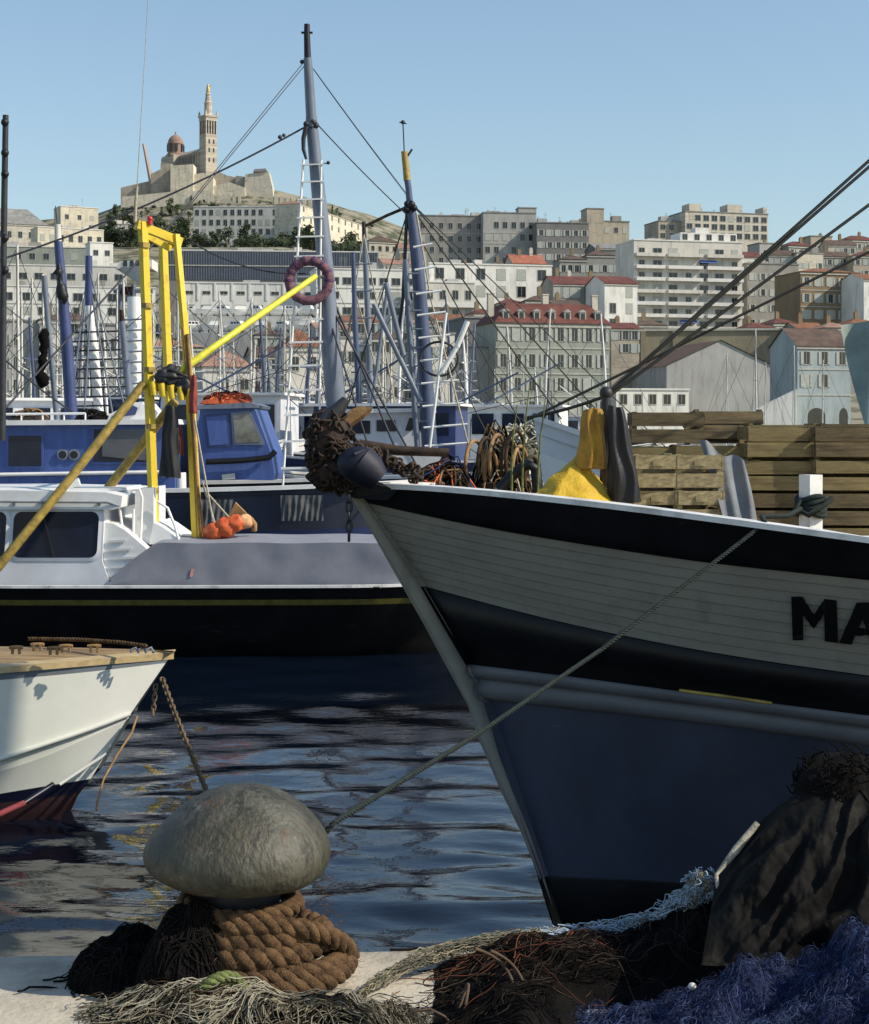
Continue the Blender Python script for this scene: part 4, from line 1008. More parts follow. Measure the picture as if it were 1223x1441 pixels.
# gear hung on the launch
hanging('jacket', 'black wetsuit jacket hanging from the yellow gantry crossbeam', 241, 572, 672, 14, 30, GY - .2, M['rubber'], 4, 7.7, lean=-2)
hanging('red_float', 'dull red float hanging against the right gantry post', 272, 528, 580, 9, 12, GY - .25, mat('dull_red', (.28, .05, .035), .7, .4, 12), 4, 2.2, cat='float')
hanging('red_bag', 'small dark red bag hanging behind the black jacket', 250, 600, 640, 10, 18, GY, mat('dark_red', (.2, .035, .03), .7, .4, 12), 4, 5.2, cat='bag')
of_ = thing('net_floats', 'bundle of orange netted floats slung above the grey canvas screen', 'floats', P(320, 742, GY))
for x, y, r in ((303, 748, .125), (318, 742, .14), (332, 736, .12)):
    mb = MB(); rough_ball(mb, P(x, y, GY - .15), r, x, (1.05, .9, .85)); part('orange_float', mb, M['orange'], of_)
mb = MB(); rough_ball(mb, P(344, 734, GY - .12), .10, 3, (1, 1, .9)); part('pale_float', mb, mat('pale_orange', (.62, .33, .16), .6, .3, 14), of_)
mb = MB(); mb.tube([P(352, 730, GY), P(358, 738, GY - .05), P(358, 746, GY)], .035, 8); mb.prism([P(322, 727, GY), P(331, 707, GY), P(346, 722, GY), P(345, 730, GY)], (0, .1, 0)); part('leather_strap', mb, M['tan'], of_)
for a, b in (((274, 590), (300, 735)), ((288, 690), (322, 728)), ((285, 680), (302, 735))):
    mb = MB(); mb.tube([P(*a, GY - .1), P(*b, GY - .15)], .012, 5); part('sling', mb, M['pale_rope'], of_)

# ================================================================== BLUE FISHING BOAT WITH THE TALL MAST
BYD = 25.5
bf = thing('fishing_boat', 'blue cabined fishing boat with white rail and the tallest mast, behind the black launch', 'fishing boat', (0, 0, 0))
X0, X1 = P(-420, 0, BYD).x, P(760, 0, BYD).x
rows = hull_rows(X1 - X0, 4.2, P(0, 690, BYD).z, -1.6, 1.2, .25, 0, 26, .35, (0, .3, .55, .72, .86, 1.0), .68)
rows = [[V((p.x + (X0 + X1) / 2, p.y, p.z)) for p in r] for r in rows]
def to_b(mb):
    mb.v = [V((p.x, p.y + BYD + 2.1, p.z)) for p in mb.v]; return mb
mb = hull_band(rows, 0, 3); close_stern(mb, rows, 0, 5); part('hull', to_b(mb), M['deep_blue'], bf)
part('side_strip', to_b(hull_band(rows, 3, 5)), M['hull_grey'], bf); part('deck', to_b(deck_mb(rows, .12)), M['hull_mid'], bf); part('rail', to_b(rail_mb(rows, .2, .05)), M['white_paint'], bf)
mb = MB(); c0 = BYD - .1
for (x0, x1, y0, y1) in ((270, 330, 703, 742), (395, 455, 697, 733)):
    cloth(mb, (P(x0, y0, c0 - .05), P(x1, y0, c0 - .05), P(x0, y1, c0 - .1), P(x1, y1, c0 - .1)), 40, 8, lambda u, v: V((0, .016 * math.sin(u * 47 + 3 * v) * (.3 + v) + .03 * nz(u * 9, v * 2), 0)))
part('hanging_canvas', mb, mat('dark_canvas', (.09, .095, .10), .85, .4, 4, .3, 50), bf)
mb = MB(); mb.prism([P(x, y, BYD + .5) for x, y in ((-420, 690), (-420, 600), (248, 596), (246, 690))], (0, 3, 0)); part('long_cabin', mb, M['blue_cabin'], bf)
mb = MB(); mb.prism([P(x, y, BYD + .38) for x, y in ((-420, 601), (-420, 594), (250, 590), (252, 597))], (0, 3.2, 0)); part('cabin_roof', mb, M['white_paint'], bf)
for (x0, y0, x1, y1, lit) in ((12, 613, 58, 656, 0), (132, 604, 206, 650, 1), (-90, 613, -40, 656, 0)):
    fr = MB(); fr.prism([P(x, y, BYD + .47) for x, y in ((x0 - 3, y0 - 3), (x1 + 3, y0 - 3), (x1 + 3, y1 + 3), (x0 - 3, y1 + 3))], (0, .02, 0)); wf = part('window', fr, M['blue_cabin'], bf)
    g = MB(); g.prism([P(x, y, BYD + .462) for x, y in ((x0, y0), (x1, y0), (x1, y1), (x0, y1))], (0, .005, 0)); part('pane', g, M['glass'], wf)
    if lit:
        g = MB(); g.prism([P(x, y, BYD + .452) for x, y in ((x0 + 12, y0), (x1 - 1, y0), (x1 - 1, y1 - 2), (x0 + 12, y1 - 8))], (0, .005, 0)); part('curtain', g, M['hull_mid'], wf)
# forward wheelhouse with raked front
wy = BYD + .9
mb = MB(); mb.prism([P(x, y, wy) for x, y in ((270, 674), (282, 574), (352, 570), (358, 574), (382, 640), (386, 668), (384, 676))], (0, 2.0, 0)); part('wheelhouse', mb, M['blue_cabin'], bf)
mb = MB(); mb.prism([P(x, y, wy - .1) for x, y in ((270, 576), (272, 571), (352, 566), (362, 570), (360, 574))], (0, 2.2, 0)); part('wheelhouse_roof', mb, M['mast_grey'], bf)
def quadpart(name, pts, Yd, th, m, par, **k):
    g = MB(); g.prism([P(x, y, Yd) for x, y in pts], (0, th, 0)); return part(name, g, m, par, **k)
wf = quadpart('window', ((325, 581), (352, 578), (372, 622), (372, 626), (328, 626)), wy - .03, .02, M['mast_grey'], bf)
quadpart('pane', ((328, 584), (350, 581), (367, 622), (331, 623)), wy - .04, .006, mat('lit_glass', (.28, .29, .27), .1, .5, 3, spec=.8, col2=(.08, .09, .09)), wf)
wf = quadpart('window', ((287, 584), (322, 581), (324, 628), (292, 630)), wy - .03, .02, M['deep_blue'], bf)
quadpart('shutter_board', ((290, 587), (319, 584), (321, 625), (295, 627)), wy - .04, .006, M['blue_cabin'], wf)
mb = MB(); mb.tube([P(290, 650, wy - .1), P(340, 648, wy - .1), P(378, 644, wy - .1), P(388, 635, wy - .1)], .045, 8); part('rubber_fender', mb, M['rubber'], bf)
quadpart('name_board', ((312, 668), (330, 666), (331, 674), (313, 675)), wy - .05, .02, M['cream_paint'], bf)
mb = MB(); mb.tube([P(244, 690, wy), P(244, 760, wy)], .12, 12); part('funnel', mb, M['blue_cabin'], bf); mb = MB(); mb.tube([P(254, 665, wy - .2), P(256, 755, wy - .2)], .085, 12); part('white_pipe', mb, M['white_paint'], bf)
mb = MB(); mb.tube([P(x, 583 - .01 * x, BYD + .5) for x in range(-60, 150, 30)], .018, 6)
for x in range(-60, 150, 30): mb.tube([P(x, 583 - .01 * x, BYD + .5), P(x, 594, BYD + .5)], .014, 5)
part('roof_rail', mb, M['white_paint'], bf)
mb = MB(); mb.tube([P(0, 668, BYD + .46), P(246, 664, BYD + .46)], .03, 6); part('rubbing_bead', mb, M['white_paint'], bf)
for x, y in ((88, 640), (104, 640)):
    g = MB(); c = P(x, y, BYD + .47); g.tube([c, c + V((0, .03, 0))], .085, 14); pr_ = part('porthole', g, M['steel'], bf); g = MB(); g.tube([c + V((0, -.01, 0)), c + V((0, .02, 0))], .06, 14); part('pane', g, M['glass'], pr_)
# things on the roofs
gear('red_net', 'orange red net rolled on the roof of the blue wheelhouse', 284, 356, 553, BYD + 1.6, .35, P(0, 569, BYD + 1.6).z, [mat('red_net', (.42, .08, .03), .9, .4, 20), M['orange'], M['rust']], 120, [0, 0, 1, 2], 3, .010, .04, 8, .05)
gear('net_heap', 'dark brown netting heaped on the left end of the blue cabin roof', 16, 68, 577, BYD + 1.5, .4, P(0, 595, BYD + 1.5).z, [M['rust'], M['tan'], M['black_net']], 90, [0, 1, 2], 5, .010, .04, 8, .05)
gear('net_heap', 'black netting heaped on the blue cabin roof behind the yellow gantry', 108, 152, 577, BYD + 1.5, .4, P(0, 594, BYD + 1.5).z, [M['black_net'], M['rubber']], 90, [0, 1], 8, .010, .04, 8, .05)
mb = MB(); mb.prism([P(x, y, BYD + 1.3) for x, y in ((150, 592), (156, 582), (186, 566), (200, 566), (212, 580), (206, 594))], (0, 1.3, 0)); sk = thing('dinghy', 'small white dinghy with a blue panel upturned on the cabin roof', 'dinghy', P(180, 590, BYD + 1.3)); part('hull', mb, M['white_paint'], sk)
quadpart('blue_panel', ((156, 588), (164, 580), (186, 570), (194, 574), (190, 584)), BYD + 1.27, .02, M['deep_blue'], sk)
# the tall mast
MY = BYD + 1.2
mast = MB(); mast.tube([P(487, 742, MY), P(476, 600, MY), P(465, 480, MY), P(455, 340, MY), P(446, 250, MY), P(438, 165, MY)], [px(15, MY), px(14.5, MY), px(13.5, MY), px(11, MY), px(9.5, MY), px(8, MY)], 14); ms = part('mast', mast, M['mast_grey'], bf, 'tall tapering grey-blue mast')
mb = MB(); mb.tube([P(438, 165, MY), P(435, 115, MY), P(433, 82, MY)], [px(7.5, MY), px(6.8, MY), px(6, MY)], 12); part('topmast', mb, M['mast_grey'], ms)
mb = MB(); mb.tube([P(433, 84, MY), P(432, 50, MY), P(432, 34, MY)], [px(5, MY), px(4.4, MY), px(4, MY)], 10); mb.bar(P(424, 46, MY), P(440, 46, MY), .03, .03); part('mast_head', mb, M['rubber'], ms)
mb = MB()
for k in range(6): mb.sphere(P(437 + rnd(-8, 8), 172 + rnd(-6, 8), MY - .05), .05, 8, 6)
mb.tube([P(431, 178, MY - .1), P(427, 195, MY - .1), P(427, 210, MY - .1), P(431, 224, MY - .1)], [.04, .035, .03, .02], 6)
mb.sphere(P(425, 87, MY), .035, 8, 6); mb.bar(P(440, 230, MY), P(462, 230, MY), .015, .015); mb.sphere(P(462, 229, MY), .03, 8, 6)
part('mast_fittings', mb, M['dark_steel'], ms)
mb = MB()
for (a, b) in (((430, 178), (395, 742)), ((443, 180), (452, 742))): pass
lad = MB()
def sx_l(y): return lerp(427, 394, (y - 225) / (745 - 225))
def sx_r(y): return lerp(452, 449, (y - 225) / (745 - 225))
for fx in (sx_l, sx_r): lad.tube([P(fx(y), y, MY - .12) for y in (225, 350, 480, 620, 745)], .018 if fx is sx_r else .02, 5)
lf = part('shroud', lad, M['white_paint'], bf, 'ropes of the ladder up the tall mast')
y = 231
while y < 740:
    g = MB(); w_ = lerp(.02, .038, (y - 230) / 500); g.bar(P(sx_l(y) - 4, y + 1, MY - .14), P(sx_r(y) + 4, y, MY - .14), .035, w_); part('rung', g, M['white_paint'], lf); y += lerp(24, 42, (y - 231) / 500)
for (a, b, Yb, r, s) in (((431, 178), (-20, 372), BYD, .016, .15), ((427, 88), (255, 300), BYD - 1, .007, 0), ((255, 300), (-20, 605), BYD - 2, .016, .0), ((428, 93), (250, 310), BYD - 1, .007, 0), ((440, 96), (578, 282), BYD + 5, .006, .02), ((442, 98), (575, 276), BYD + 5, .006, .02), ((444, 172), (570, 300), BYD + 5, .010, .03), ((468, 420), (560, 640), BYD + 1, .02, 0), ((462, 425), (600, 680), BYD + .4, .018, 0), ((458, 430), (540, 700), BYD + .2, .016, 0), ((268, 340), (430, 385), MY, .012, .15), ((0, 500), (110, 585), BYD + 1, .014, .04)):
    g = MB(); g.tube(sag(P(*a, MY), P(*b, Yb), s, 16), r, 5, 0, True, False); part('rigging_wire', g, M['wire'], bf)
g = MB(); c = P(394, 193, MY - .1); g.sphere(c, .035, 8, 6); g.sphere(c + V((.06, 0, .03)), .03, 8, 6); part('wire_block', g, M['dark_steel'], bf)
# life ring on the mast
ring = thing('life_ring', 'faded pink and purple life ring hanging on the tall mast', 'life ring', P(435, 395, MY - .25))
M['ring'] = mat('ring_pink', (.30, .15, .17), .85, .4, 14, .9, 90, col2=(.13, .06, .085), dist=.03)
mb = MB(); c = P(435, 395, MY - .25); R = px(28, MY)
mb.tube([c + V((R * math.cos(a), .02 * math.sin(a), R * math.sin(a))) for a in [2 * PI * i / 40 for i in range(40)]], px(6.5, MY), 10, 0, True, False, True); part('ring', mb, M['ring'], ring)
for k in range(14):
    a = 2 * PI * k / 14; g = MB(); q = c + V((R * math.cos(a), 0, R * math.sin(a))); d = V((-math.sin(a), 0, math.cos(a)))
    g.tube([q - d * .018, q + d * .018], px(7.2, MY), 10, 0); part('lashing', g, mat('ring_dark', (.09, .04, .10), .8) if k == 0 else bpy.data.materials['ring_dark'], ring)
# ================================================================== FLEET BEHIND
def boatframe(X, Yd, head):
    R = Matrix.Rotation(math.radians(head), 3, 'Z'); C = V((X, Yd, 0))
    def T(mb): mb.v = [R @ p + C for p in mb.v]; return mb
    return T
def wheelhouse(par, T, x0, x1, hw, z0, z1, m, roofm, nw=3, rake=.15):
    mb = MB(); 
    vs = [V((x0, -hw, z0)), V((x1, -hw, z0)), V((x1, hw, z0)), V((x0, hw, z0)), V((x0, -hw * .94, z1)), V((x1 - rake, -hw * .94, z1)), V((x1 - rake, hw * .94, z1)), V((x0, hw * .94, z1))]
    mb.add(vs, [(0, 1, 5, 4), (1, 2, 6, 5), (2, 3, 7, 6), (3, 0, 4, 7), (4, 5, 6, 7)]); part('wheelhouse', T(mb), m, par)
    mb = MB(); mb.bb((x0 - .12, -hw - .08, z1), (x1 - rake + .2, hw + .08, z1 + .06)); part('roof', T(mb), roofm, par)
    L = x1 - rake - x0; wz0 = lerp(z0, z1, .50); wz1 = lerp(z0, z1, .88)
    for s in (-1, 1):
        for k in range(nw):
            a = x0 + L * (k + .14) / nw; b = x0 + L * (k + .86) / nw
            g = MB(); g.bb((a, s * (hw * .985), wz0), (b, s * (hw * .985 + .015), wz1)); part('window', T(g), M['glass'], par)
    g = MB(); g.bb((x1 - rake * .72 - .02, -hw * .8, wz0), (x1 - rake * .72 + .05, hw * .8, wz1)); part('windscreen', T(g), M['glass'], par)
def small_boat(name, label, X, Yd, head, L, B, fb, hm, stripe, cm_, ch, masts=(), group=None, cx=(-.25, .12), cat='fishing boat', gear_m=None):
    r = thing(name, label, cat, (X, Yd, WATER), group=group); T = boatframe(X, Yd, head)
    zt = WATER + fb
    rows = hull_rows(L, B, zt, WATER - .5, .14 * L * .6, .30 * fb, .08, 14, .38, (0, .4, .75, .9, 1.0), .5)
    mb = hull_band(rows, 0, 3); close_stern(mb, rows, 0, 4); part('hull', T(mb), hm, r)
    part('stripe', T(hull_band(rows, 3, 4)), stripe, r); part('deck', T(deck_mb(rows, .15)), M['hull_mid'], r); part('rail', T(rail_mb(rows, .10, .04)), M['rail_white'], r)
    if cm_ is not None: wheelhouse(r, T, L * cx[0], L * cx[1], B * .3, zt - .1, zt + ch, cm_, M['white_paint'])
    for k, (mx, h, rad, mm) in enumerate(masts):
        mb = MB(); z0 = zt; mb.tube([V((mx * L, 0, z0)), V((mx * L - .02 * h, 0, z0 + h * .6)), V((mx * L - .05 * h, 0, z0 + h))], [rad, rad * .85, rad * .55], 8)
        ms_ = part('mast', T(mb), mm, r)
        mb = MB(); mb.bar(V((mx * L - .035 * h, -.5, z0 + h * .72)), V((mx * L - .035 * h, .5, z0 + h * .72)), .04, .04); part('spreader', T(mb), mm, ms_)
        for s in (-1, 1):
            mb = MB(); mb.tube([V((mx * L - .04 * h, 0, z0 + h * .9)), V((mx * L - .3, s * B * .42, z0))], .011, 4, 0, True, False); part('shroud', T(mb), M['wire'], ms_)
            mb = MB(); mb.tube([V((mx * L - .045 * h, 0, z0 + h * .95)), V((s * L * .46, 0, z0 + .2))], .010, 4, 0, True, False); part('forestay', T(mb), M['wire'], ms_)
        if Yd < 64 and h > 4:
            for q in range(9):
                f_ = .12 + .075 * q; w_ = B * .36 * (1 - f_ / .9); g = MB(); xx = mx * L - .3 + f_ * .2; g.bar(V((xx - w_ * .5, -.1, z0 + h * f_)), V((xx + w_ * .7 + .25, -.1, z0 + h * f_ + .03)), .03, .03); part('crossbar', T(g), M['mast_grey'] if k else M['white_paint'], ms_)
        if k == 0:
            mb = MB(); mb.tube([V((mx * L, 0, z0 + 1.2)), V((mx * L - L * .3, .1, z0 + 1.9 + .2 * h))], [rad * .6, rad * .4], 7); part('derrick_boom', T(mb), mm, r)
    if gear_m is not None:
        mb = MB()
        for _ in range(26):
            p = V((rnd(.15, .38) * L, rnd(-.3, .3) * B, zt + rnd(-.05, .25))); q = [p + V((rnd(-.4, .4), rnd(-.4, .4), rnd(-.12, .22))) for _ in range(4)]
            mb.tube([p] + q, rnd(.015, .05), 5, 0)
        part('deck_gear', T(mb), gear_m, r)
    return r, T
def at(x, Yd): return P(x, 0, Yd).x
def pixmast(par, pts, w, Yd, m, label=None, n=10):
    mb = MB(); mb.tube([P(x, y, Yd) for x, y in pts], [px(q / 2, Yd) for q in w], n); return part('mast', mb, m, par, label)
def pixspar(name, par, pts, w, Yd, m, n=6):
    mb = MB(); mb.tube([P(x, y, Yd) for x, y in pts], px(w / 2, Yd), n); return part(name, mb, m, par)
random.seed(21)
# boat with the second mast
b2, T2 = small_boat('fishing_boat', 'white fishing boat carrying the second tall mast with ladder rungs and slanting derricks', at(590, 31), 32.4, 184, 11.0, 3.6, 1.7, M['cab'], M['cream_paint'], None, 0, ())
Y2 = 31.0
mb = MB(); mb.prism([P(x, y, Y2 + .3) for x, y in ((478, 660), (486, 580), (600, 578), (626, 660))], (0, 1.8, 0)); part('wheelhouse', mb, M['cab'], b2)
mb = MB(); mb.prism([P(x, y, Y2 + .1) for x, y in ((474, 582), (476, 576), (612, 574), (614, 579))], (0, 2.2, 0)); part('wheelhouse_roof', mb, M['white_paint'], b2)
for q in (((486, 592), (521, 592), (521, 610), (484, 610)), ((530, 591), (556, 591), (558, 607), (530, 607)), ((576, 588), (586, 588), (580, 606), (570, 606)), ((592, 588), (600, 590), (596, 606), (588, 606))):
    quadpart('window', q, Y2 + .27, .015, M['glass'], b2)
pixmast(b2, [(605, 640), (597, 500), (590, 400), (583, 330), (577, 288)], [22, 21, 19, 16, 13], Y2, M['mast_blue'], 'dark blue lower mast with white edge', 12)
pixmast(b2, [(577, 290), (575, 265), (573, 253)], [10, 9, 9], Y2, M['mast_blue'])
pixmast(b2, [(573, 254), (571, 232), (569, 213)], [10, 9.5, 9], Y2, M['ochre'], 'ochre painted mast top')
pixspar('aerial', b2, [(569, 215), (567, 170)], 1.8, Y2, M['wire']); pixspar('aerial', b2, [(572, 222), (580, 210)], 3, Y2, M['dark_steel'])
mb = MB(); mb.sphere(P(567, 172, Y2), .04, 8, 6); mb.bar(P(562, 172, Y2), P(572, 174, Y2), .02, .02); part('mast_light', mb, M['dark_steel'], b2)
mb = MB()
for k in range(5): mb.sphere(P(577 + rnd(-8, 9), 292 + rnd(-5, 6), Y2 - .1), rnd(.05, .08), 8, 6)
part('mast_fittings', mb, M['rubber'], b2)
pixspar('crosstree', b2, [(514, 318), (545, 303), (574, 291)], 4.5, Y2, M['rust']); pixspar('shroud', b2, [(573, 292), (567, 420), (560, 470)], 5, Y2, M['dark_steel'])
pixspar('topping_spar', b2, [(588, 635), (577, 480), (571, 365)], 8.5, Y2 - .25, M['mast_grey'])
for k, (a, b) in enumerate((((526, 428), (592, 565)), ((543, 398), (568, 500)))): pixspar('derrick_boom', b2, [a, b], 7.5, Y2 - .5, M['mast_grey'], 8)
for a, b, w in (((658, 452), (643, 488), 8), ((643, 488), (622, 524), 7), ((628, 440), (604, 636), 4)): pixspar('white_rod', b2, [a, b], w, Y2 - .6, M['white_paint'])
mb = MB(); mb.tube([P(586, 300, Y2 - .2), P(606, 420, Y2 - .3), P(632, 520, Y2 - .4), P(660, 630, Y2 - .5)], .018, 5); sh = part('shroud', mb, M['pale_rope'], b2)
for k, y in enumerate((346, 378, 412, 442, 474, 506, 538, 570, 600, 626)):
    t = (y - 300) / 330; pixspar('rung', sh, [(lerp(583, 602, t) - 4, y + 2), (lerp(598, 662, t) + 2, y - 3)], 3.4, Y2 - .35, M['white_paint'], 5)
for k in range(9):
    y = 385 + k * 26; pixspar('rung', sh, [(571 + (y - 365) * .05, y), (590 + (y - 365) * .05, y)], 2.6, Y2 - .28, M['mast_grey'], 5)
for a, b, w in (((582, 290), (860, 600), 2.2), ((585, 300), (790, 590), 2.4), ((588, 330), (735, 600), 2.0), ((578, 285), (1000, 690), 1.6), ((573, 300), (480, 600), 2.0), ((590, 420), (700, 640), 1.8)): pixspar('rigging_wire', b2, [a, b], w, Y2, M['stay'], 5)
mb = MB(); c = P(618, 505, Y2 - .3); R_ = .34; mb.tube([c + V((R_ * math.cos(a), 0, R_ * .9 * math.sin(a))) for a in [2 * PI * i / 28 for i in range(28)]], .022, 6, 0, True, False, True); part('net_ring', mb, M['dark_steel'], b2)
gear('net_heap', 'pale buff net heap behind the trawler bow, on the white boat', 672, 806, 604, 29.5, .8, P(0, 648, 29.5).z, [M['net_grey'], M['pale_rope'], M['net_pale'], M['cream_paint']], 240, [0, 1, 1, 2, 3], 4, .016, .10, 9, .10)
# white bulwark seen over the fore deck
b3, T3 = small_boat('fishing_boat', 'white hulled boat lying right behind the trawler fore deck', 3.75, 14.6, 176, 5.8, 2.0, 2.12, M['white_paint'], M['cab'], None, 0, ())
# left cluster of masts
bA, _ = small_boat('fishing_boat', 'white fishing boat under the thick dark blue mast at far left', at(60, 33), 33.4, 5, 8, 2.8, 1.9, M['cream_paint'], M['deep_blue'], M['cab'], .9, ())
pixmast(bA, [(101, 592), (94, 480), (87, 400), (82, 340)], [18, 17, 14, 12], 33.0, M['deep_blue'], 'thick dark blue mast'); pixmast(bA, [(82, 341), (81, 316)], [10, 9], 33.0, M['cream_paint']); pixspar('aerial', bA, [(81, 318), (78, 290)], 1.5, 33.0, M['wire'])
pixspar('derrick_boom', bA, [(80, 592), (70, 480), (62, 388)], 8, 32.6, M['mast_grey'])
mb = MB(); mb.tube([P(62 + rnd(-3, 2) - k * .2, 462 + k * 6, 32.4) for k in range(15)], [.03] + [rnd(.06, .13) for _ in range(13)] + [.03], 9, 0)
part('furled_net', mb, M['black_net'], bA)
mb = MB(); mb.tube([P(80 + rnd(-3, 3) + k * .7, 370 + k * 4.5, 32.8) for k in range(14)], [.02] + [rnd(.03, .12) for _ in range(12)] + [.02], 8, 0)
part('mast_fittings', mb, M['rubber'], bA)
bB, _ = small_boat('fishing_boat', 'grey fishing boat under the blue and white mast with many crossbars', at(135, 36), 36.4, -6, 8, 2.8, 1.9, M['mast_grey'], M['white_paint'], M['white_paint'], .9, ())
pixmast(bB, [(125, 430), (125, 360)], [11, 10], 36.0, M['deep_blue']); pixmast(bB, [(140, 592), (133, 500), (125, 428)], [14, 13, 10], 36.0, M['white_paint'], 'white lower mast')
for k in range(9): pixspar('crossbar', bB, [(100 - k, 468 + k * 13), (166 + k * 2, 466 + k * 13)], 2.6, 35.8, M['dark_steel'])
for a, b in (((118, 420), (98, 590)), ((130, 420), (160, 590)), ((126, 380), (180, 590)), ((128, 430), (118, 590))): pixspar('shroud', bB, [a, b], 2.4, 35.7, M['mast_grey'])
bC, _ = small_boat('fishing_boat', 'blue fishing boat with a white column and rust topped mast', at(190, 40), 40.4, 12, 9, 3, 2.0, M['deep_blue'], M['white_paint'], M['cab'], 1.0, ())
pixmast(bC, [(186, 592), (178, 520), (172, 452)], [12, 11, 8], 40.0, M['mast_grey']); pixmast(bC, [(172, 453), (171, 436)], [8, 6], 40.0, M['rust']); pixmast(bC, [(190, 560), (189, 418)], [18, 20], 41.0, M['white_paint'], 'stout white column')
for k in range(8): pixspar('crossbar', bC, [(172, 450 + k * 15), (206, 449 + k * 15)], 2.6, 40.8, M['mast_grey'])
bD, _ = small_boat('fishing_boat', 'pale fishing boat with twin thin masts between the tall mast and the second mast', at(510, 38), 38.4, 170, 9, 3, 2.0, M['cab'], M['deep_blue'], M['deep_blue'], 1.2, ())
pixmast(bD, [(522, 592), (518, 450), (513, 335)], [9, 9, 7], 38.0, M['mast_grey']); pixmast(bD, [(513, 336), (512, 312)], [7, 6], 38.0, M['dark_steel']); pixmast(bD, [(507, 592), (500, 460), (497, 355)], [9, 8, 6], 37.5, M['mast_blue'])
for k in range(6): pixspar('crossbar', bD, [(494, 372 + k * 38), (524, 371 + k * 38)], 2.4, 37.6, M['mast_grey'])
for a, b in (((512, 330), (470, 590)), ((512, 330), (560, 590)), ((497, 400), (548, 590)), ((500, 420), (470, 560))): pixspar('shroud', bD, [a, b], 2, 37.6, M['pale_rope'])
pixspar('derrick_boom', bD, [(545, 405), (530, 520), (520, 590)], 5, 37.4, M['mast_grey'])
# further boats: one call each, placed along the moorings
pal_h = [M['cream_paint'], M['cab'], M['deep_blue'], M['mast_grey'], M['white_paint'], M['hull_grey']]
pal_c = [M['cab'], M['white_paint'], M['deep_blue'], M['cream_paint']]
spec = [(-20, 38, 20, 'white boat half out of the picture at the far left of the moorings'), (40, 44, -12, 'cream boat just right of the leftmost thin masts'), (105, 50, 165, 'pale boat behind the thick dark blue mast'), (165, 56, 8, 'boat behind the white column with stubby mast'), (235, 40, 172, 'boat seen between the yellow gantry posts'), (300, 62, -15, 'boat in front of the small house with the pink roof'), (345, 46, 14, 'boat right of the blue wheelhouse with a thin derrick'), (400, 58, 175, 'boat seen through the rope ladder'), (445, 70, -8, 'boat just left of the tall grey mast, far back'), (470, 42, 160, 'boat close behind the trawler anchor'), (545, 52, 10, 'boat with a blue box cabin under the slanting derricks'), (560, 74, 178, 'far boat between the two tall masts'), (625, 60, -10, 'boat just right of the second tall mast'), (660, 48, 168, 'boat beside the grey annex with the tall door'), (715, 80, 5, 'far boat in front of the mansard roofed house'), (770, 66, 172, 'boat left of the yellow jacket, below the mansard house'), (840, 90, 0, 'far boat behind the dark post'), (-60, 46, 0, 'boat mostly cut by the left edge behind the dark mast'), (70, 62, 10, 'far boat left of the blue and white mast'), (135, 68, 175, 'far boat right of the blue and white mast'), (200, 74, -8, 'far boat just left of the yellow gantry'), (265, 56, 8, 'boat seen right of the yellow gantry above the blue wheelhouse'), (370, 72, 170, 'far boat under the yellow boom, left of the ladder'), (490, 58, 12, 'boat just right of the tall grey mast'), (590, 46, 176, 'boat hidden behind the foot of the second mast'), (645, 78, -6, 'far boat left of the mansard house')]
for k, (x, Yd, hd, lab) in enumerate(spec):
    h = (px(rnd(120, 205), Yd) + 1.6) * .9
    ms_ = [(rnd(-.05, .12), h, .045 + Yd * .0003, random.choice((M['mast_grey'], M['white_paint'], M['mast_blue'], M['cream_paint'])))]
    if k % 2 == 0: ms_.append((-.36, h * .6, .05, random.choice((M['mast_grey'], M['white_paint']))))
    small_boat('fishing_boat', lab, at(x, Yd), Yd, hd, rnd(8, 11), rnd(2.6, 3.3), rnd(1.6, 2.1), pal_h[k % 6], pal_h[(k + 2) % 6], pal_c[k % 4], rnd(1.2, 1.7), ms_, cx=(-.3, .0) if k % 3 else (-.02, .24), gear_m=(M['rust'], M['tan'], M['orange'], M['net_grey'])[k % 4])
# far yachts: one built, the rest copied
def yacht():
    r = thing('sailing_yacht', 'white sailing yacht with a bare thin mast moored across the harbour', 'yacht', (0, 0, 0), .0001, 'yachts moored across the harbour'); T = lambda mb: mb
    rows = hull_rows(8, 2.5, .9, -.4, 1.2, .25, .05, 12, .38, (0, .5, .85, 1.0), .45)
    mb = hull_band(rows, 0, 2); close_stern(mb, rows, 0, 3); part('hull', mb, M['white_paint'], r); part('stripe', hull_band(rows, 2, 3), M['deep_blue'], r); part('deck', deck_mb(rows, .03), M['cream_paint'], r)
    mb = MB(); mb.prism([V((-1.6, -.7, .85)), V((1.9, -.7, .85)), V((1.2, -.7, 1.3)), V((-1.6, -.7, 1.4))], (0, 1.4, 0)); cab = part('cabin', mb, M['cream_paint'], r)
    mb = MB(); mb.bb((-1.3, -.72, 1.02), (1.0, -.70, 1.2)); part('window', mb, M['glass'], cab)
    mb = MB(); mb.tube([V((.6, 0, .9)), V((.5, 0, 10.8))], [.085, .06], 7); ms_ = part('mast', mb, M['cream_paint'], r); mb = MB(); mb.bar(V((.5, -.6, 6.6)), V((.5, .6, 6.6)), .05, .05); part('spreader', mb, M['cream_paint'], ms_)
    mb = MB(); mb.tube([V((.6, 0, 1.9)), V((-2.8, 0, 1.95))], .06, 6); bm = part('boom', mb, M['cream_paint'], r); mb = MB(); mb.tube([V((.4, 0, 2.05)), V((-1, 0, 2.12)), V((-2.7, 0, 2.05))], [.10, .13, .08], 7); part('furled_sail', mb, M['deep_blue'], bm)
    for a, b in ((3.7, 0), (-3.8, 0), (.5, 1.1), (.5, -1.1)):
        mb = MB(); mb.tube([V((.5, 0, 10.7)), V((a, b, 1.0))], .014, 4, 0, True, False); part('stay', mb, M['wire'], r)
    return r
